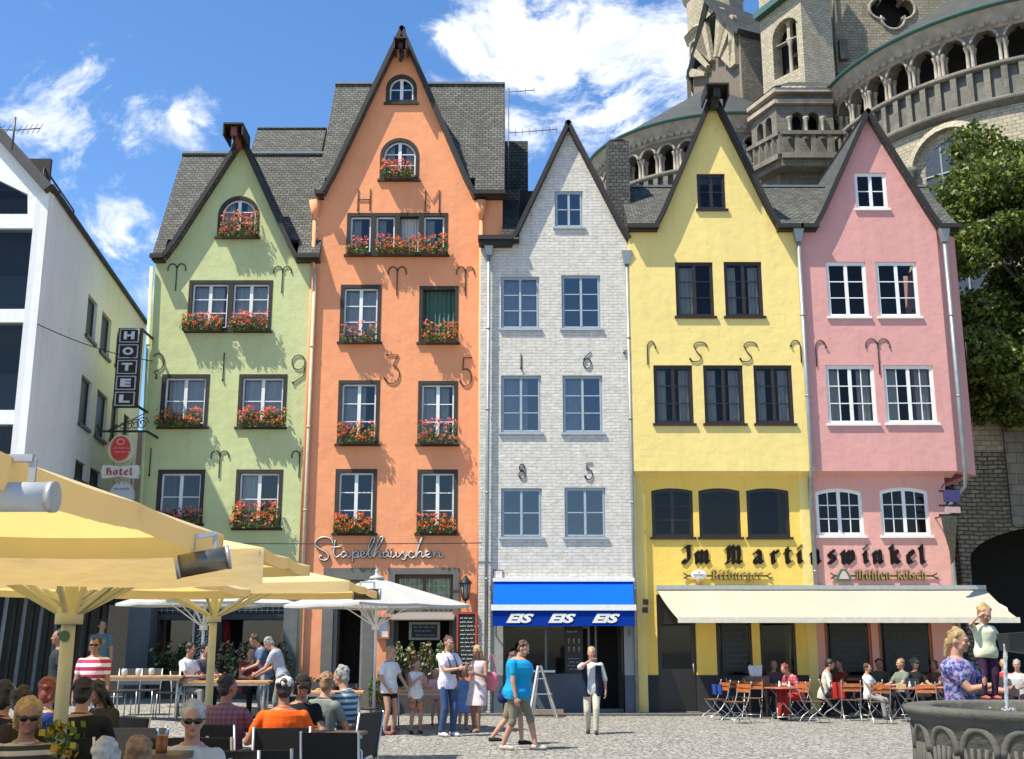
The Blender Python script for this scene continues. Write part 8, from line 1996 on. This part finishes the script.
# planters
def plant(label, x, y, z, w, d, h, n, seed, leaf=LEAF_P, bloom=0, potm=None, size=.05):
    t = thing('planter', label, 'planter', (x, y, z)); rnd = random.Random(seed); ph = min(.35, h * .4)
    m = MB(); m.hexa([(x - w * .42, y - d * .4, z), (x + w * .42, y - d * .4, z), (x + w * .42, y + d * .4, z), (x - w * .42, y + d * .4, z), (x - w / 2, y - d / 2, z + ph), (x + w / 2, y - d / 2, z + ph), (x + w / 2, y + d / 2, z + ph), (x - w / 2, y + d / 2, z + ph)]); m.build('trough', potm or simple('pot_dark', (.05, .045, .04), .8), t)
    L = MB(); B = MB()
    for i in range(n):
        u, v = rnd.random(), rnd.random(); r = rnd.random(); c = Vector((x - w * .52 + w * 1.04 * u, y - d * .6 + d * 1.2 * v, z + ph * .7 + (h - ph * .7) * r * (.6 + .4 * sin(u * 9 + seed) ** 2)))
        a = Vector((rnd.gauss(0, 1), rnd.gauss(0, 1), rnd.gauss(0, 1) + .5)).normalized(); b = a.orthogonal().normalized(); cc = a.cross(b); s = size * rnd.uniform(.6, 1.3)
        (B if rnd.random() < bloom else L).poly([c + b * s, c + cc * s * .6, c - b * s, c - cc * s * .6])
    L.build('foliage', leaf, t)
    if B.v: B.build('blossoms', PETAL_W, t)
    return t
for i, (px0, px1, lab, seed, bl) in enumerate(((152, 190, 'leafy planter under the left window of the green house shopfront', 1, .1), (192, 222, 'pale flowering planter left of the upright script board', 2, .4), (224, 256, 'planter with pale blossoms under the right shopfront window', 3, .5), (258, 290, 'planter with dark leaves at the right end of the shopfront', 4, .15))):
    a, b = X(px0, 655, 29.3), X(px1, 655, 29.3); plant(lab, (a + b) / 2, 29.3, .5, b - a, .4, Z(641, 29.3) - .5, 1100, seed, bloom=bl)
m = MB(); a, b = X(152, 680, 29.35), X(290, 680, 29.35); m.box(a, b, 29.15, 29.5, .045, .5); single('planter_bench', m, simple('bench_dark', (.05, .045, .04), .8), 'dark low bench carrying the planters along the green house', 'bench')
for i, (px0, px1, lab, seed) in enumerate(((392, 425, 'bushy planter below the orange house window, left one', 6), (426, 458, 'bushy planter below the orange house window, right one', 7))):
    a, b = X(px0, 655, 29.55), X(px1, 655, 29.55); plant(lab, (a + b) / 2, 29.5, .75, b - a, .4, Z(641, 29.5) - .75, 1000, seed, LEAF_P, .25)
m = MB(); a, b = X(390, 680, 29.5), X(459, 680, 29.5); m.box(a, b, 29.35, 29.7, .045, .75); single('planter_bench', m, MATS['bench_dark'], 'dark bench carrying the two bushy planters at the orange house', 'bench')
plant('small leafy tub left of the orange house doorway', X(317, 680, 29.3), 29.3, .045, .5, .4, .9, 500, 9); plant('green tub plant between the doorway and the window', X(379, 680, 29.2), 29.2, .045, .45, .4, 1.0, 600, 10)
# script board between the windows (rows of white scrollwork)
bx_ = (X(194, 640, 29.05), X(212, 640, 29.05)); bt = thing('upright_board', 'tall narrow dark board with white scrollwork beside the green house planters', 'board', ((bx_[0] + bx_[1]) / 2, 29.05, 0))
m = MB(); m.box(bx_[0], bx_[1], 29.05, 29.1, .3, Z(612, 29.05)); m.build('panel', BLACKP, bt); m = MB(); m.box(bx_[0] - .05, bx_[0] + .0, 29.04, 29.11, 0, Z(610, 29.05)); m.box(bx_[1], bx_[1] + .05, 29.04, 29.11, 0, Z(610, 29.05)); m.build('frame', simple('frame_pale', (.4, .38, .33), .6), bt)
m = MB(); zz = .7
while zz < Z(615, 29.05): 
    for c in ((bx_[0] * .7 + bx_[1] * .3), (bx_[0] * .3 + bx_[1] * .7)): m.tube([(c - .06, 29.04, zz), (c + .02, 29.04, zz + .05), (c - .02, 29.04, zz + .09), (c + .06, 29.04, zz + .12)], .010, 4)
    zz += .15
m.build('white_scrollwork', CHALK, bt)
# flower vase by the thick post
vx, vy = X(60, 745, 8.3), 8.3; vt = thing('flower_vase', 'glass of yellow flowers in front of the thick umbrella post', 'vase', (vx, vy, .75)); m = MB(); m.lathe([(.03, 0), (.045, .1), (.03, .2)], (vx, vy, .75), 12); m.build('vase', gl_m, vt)
L = MB(); B = MB(); rnd = random.Random(5)
for i in range(110):
    c = Vector((vx + rnd.gauss(0, .05), vy + rnd.gauss(0, .05), .95 + rnd.random() * .22)); a = Vector((rnd.gauss(0, 1), rnd.gauss(0, 1), rnd.gauss(0, 1))).normalized(); b = a.orthogonal(); cc = a.cross(b); s = .022
    (B if i % 3 == 0 else L).poly([c + b * s, c + cc * s, c - b * s, c - cc * s])
L.build('leaves', LEAF_G, vt); B.build('petals', leafmat('petal_yellow', [(.6, .35, .02), (.7, .5, .05)]), vt)
m = MB(); m.box(vx - .45, vx + .45, vy - .35, vy + .35, .715, .75)
for a, b in ((-1, -1), (1, -1), (1, 1), (-1, 1)): m.box(vx + a * .4 - .02, vx + a * .4 + .02, vy + b * .3 - .02, vy + b * .3 + .02, 0, .715)
single('small_table', m, WOODB, 'small brown table under the yellow flowers at the lower left', 'table')
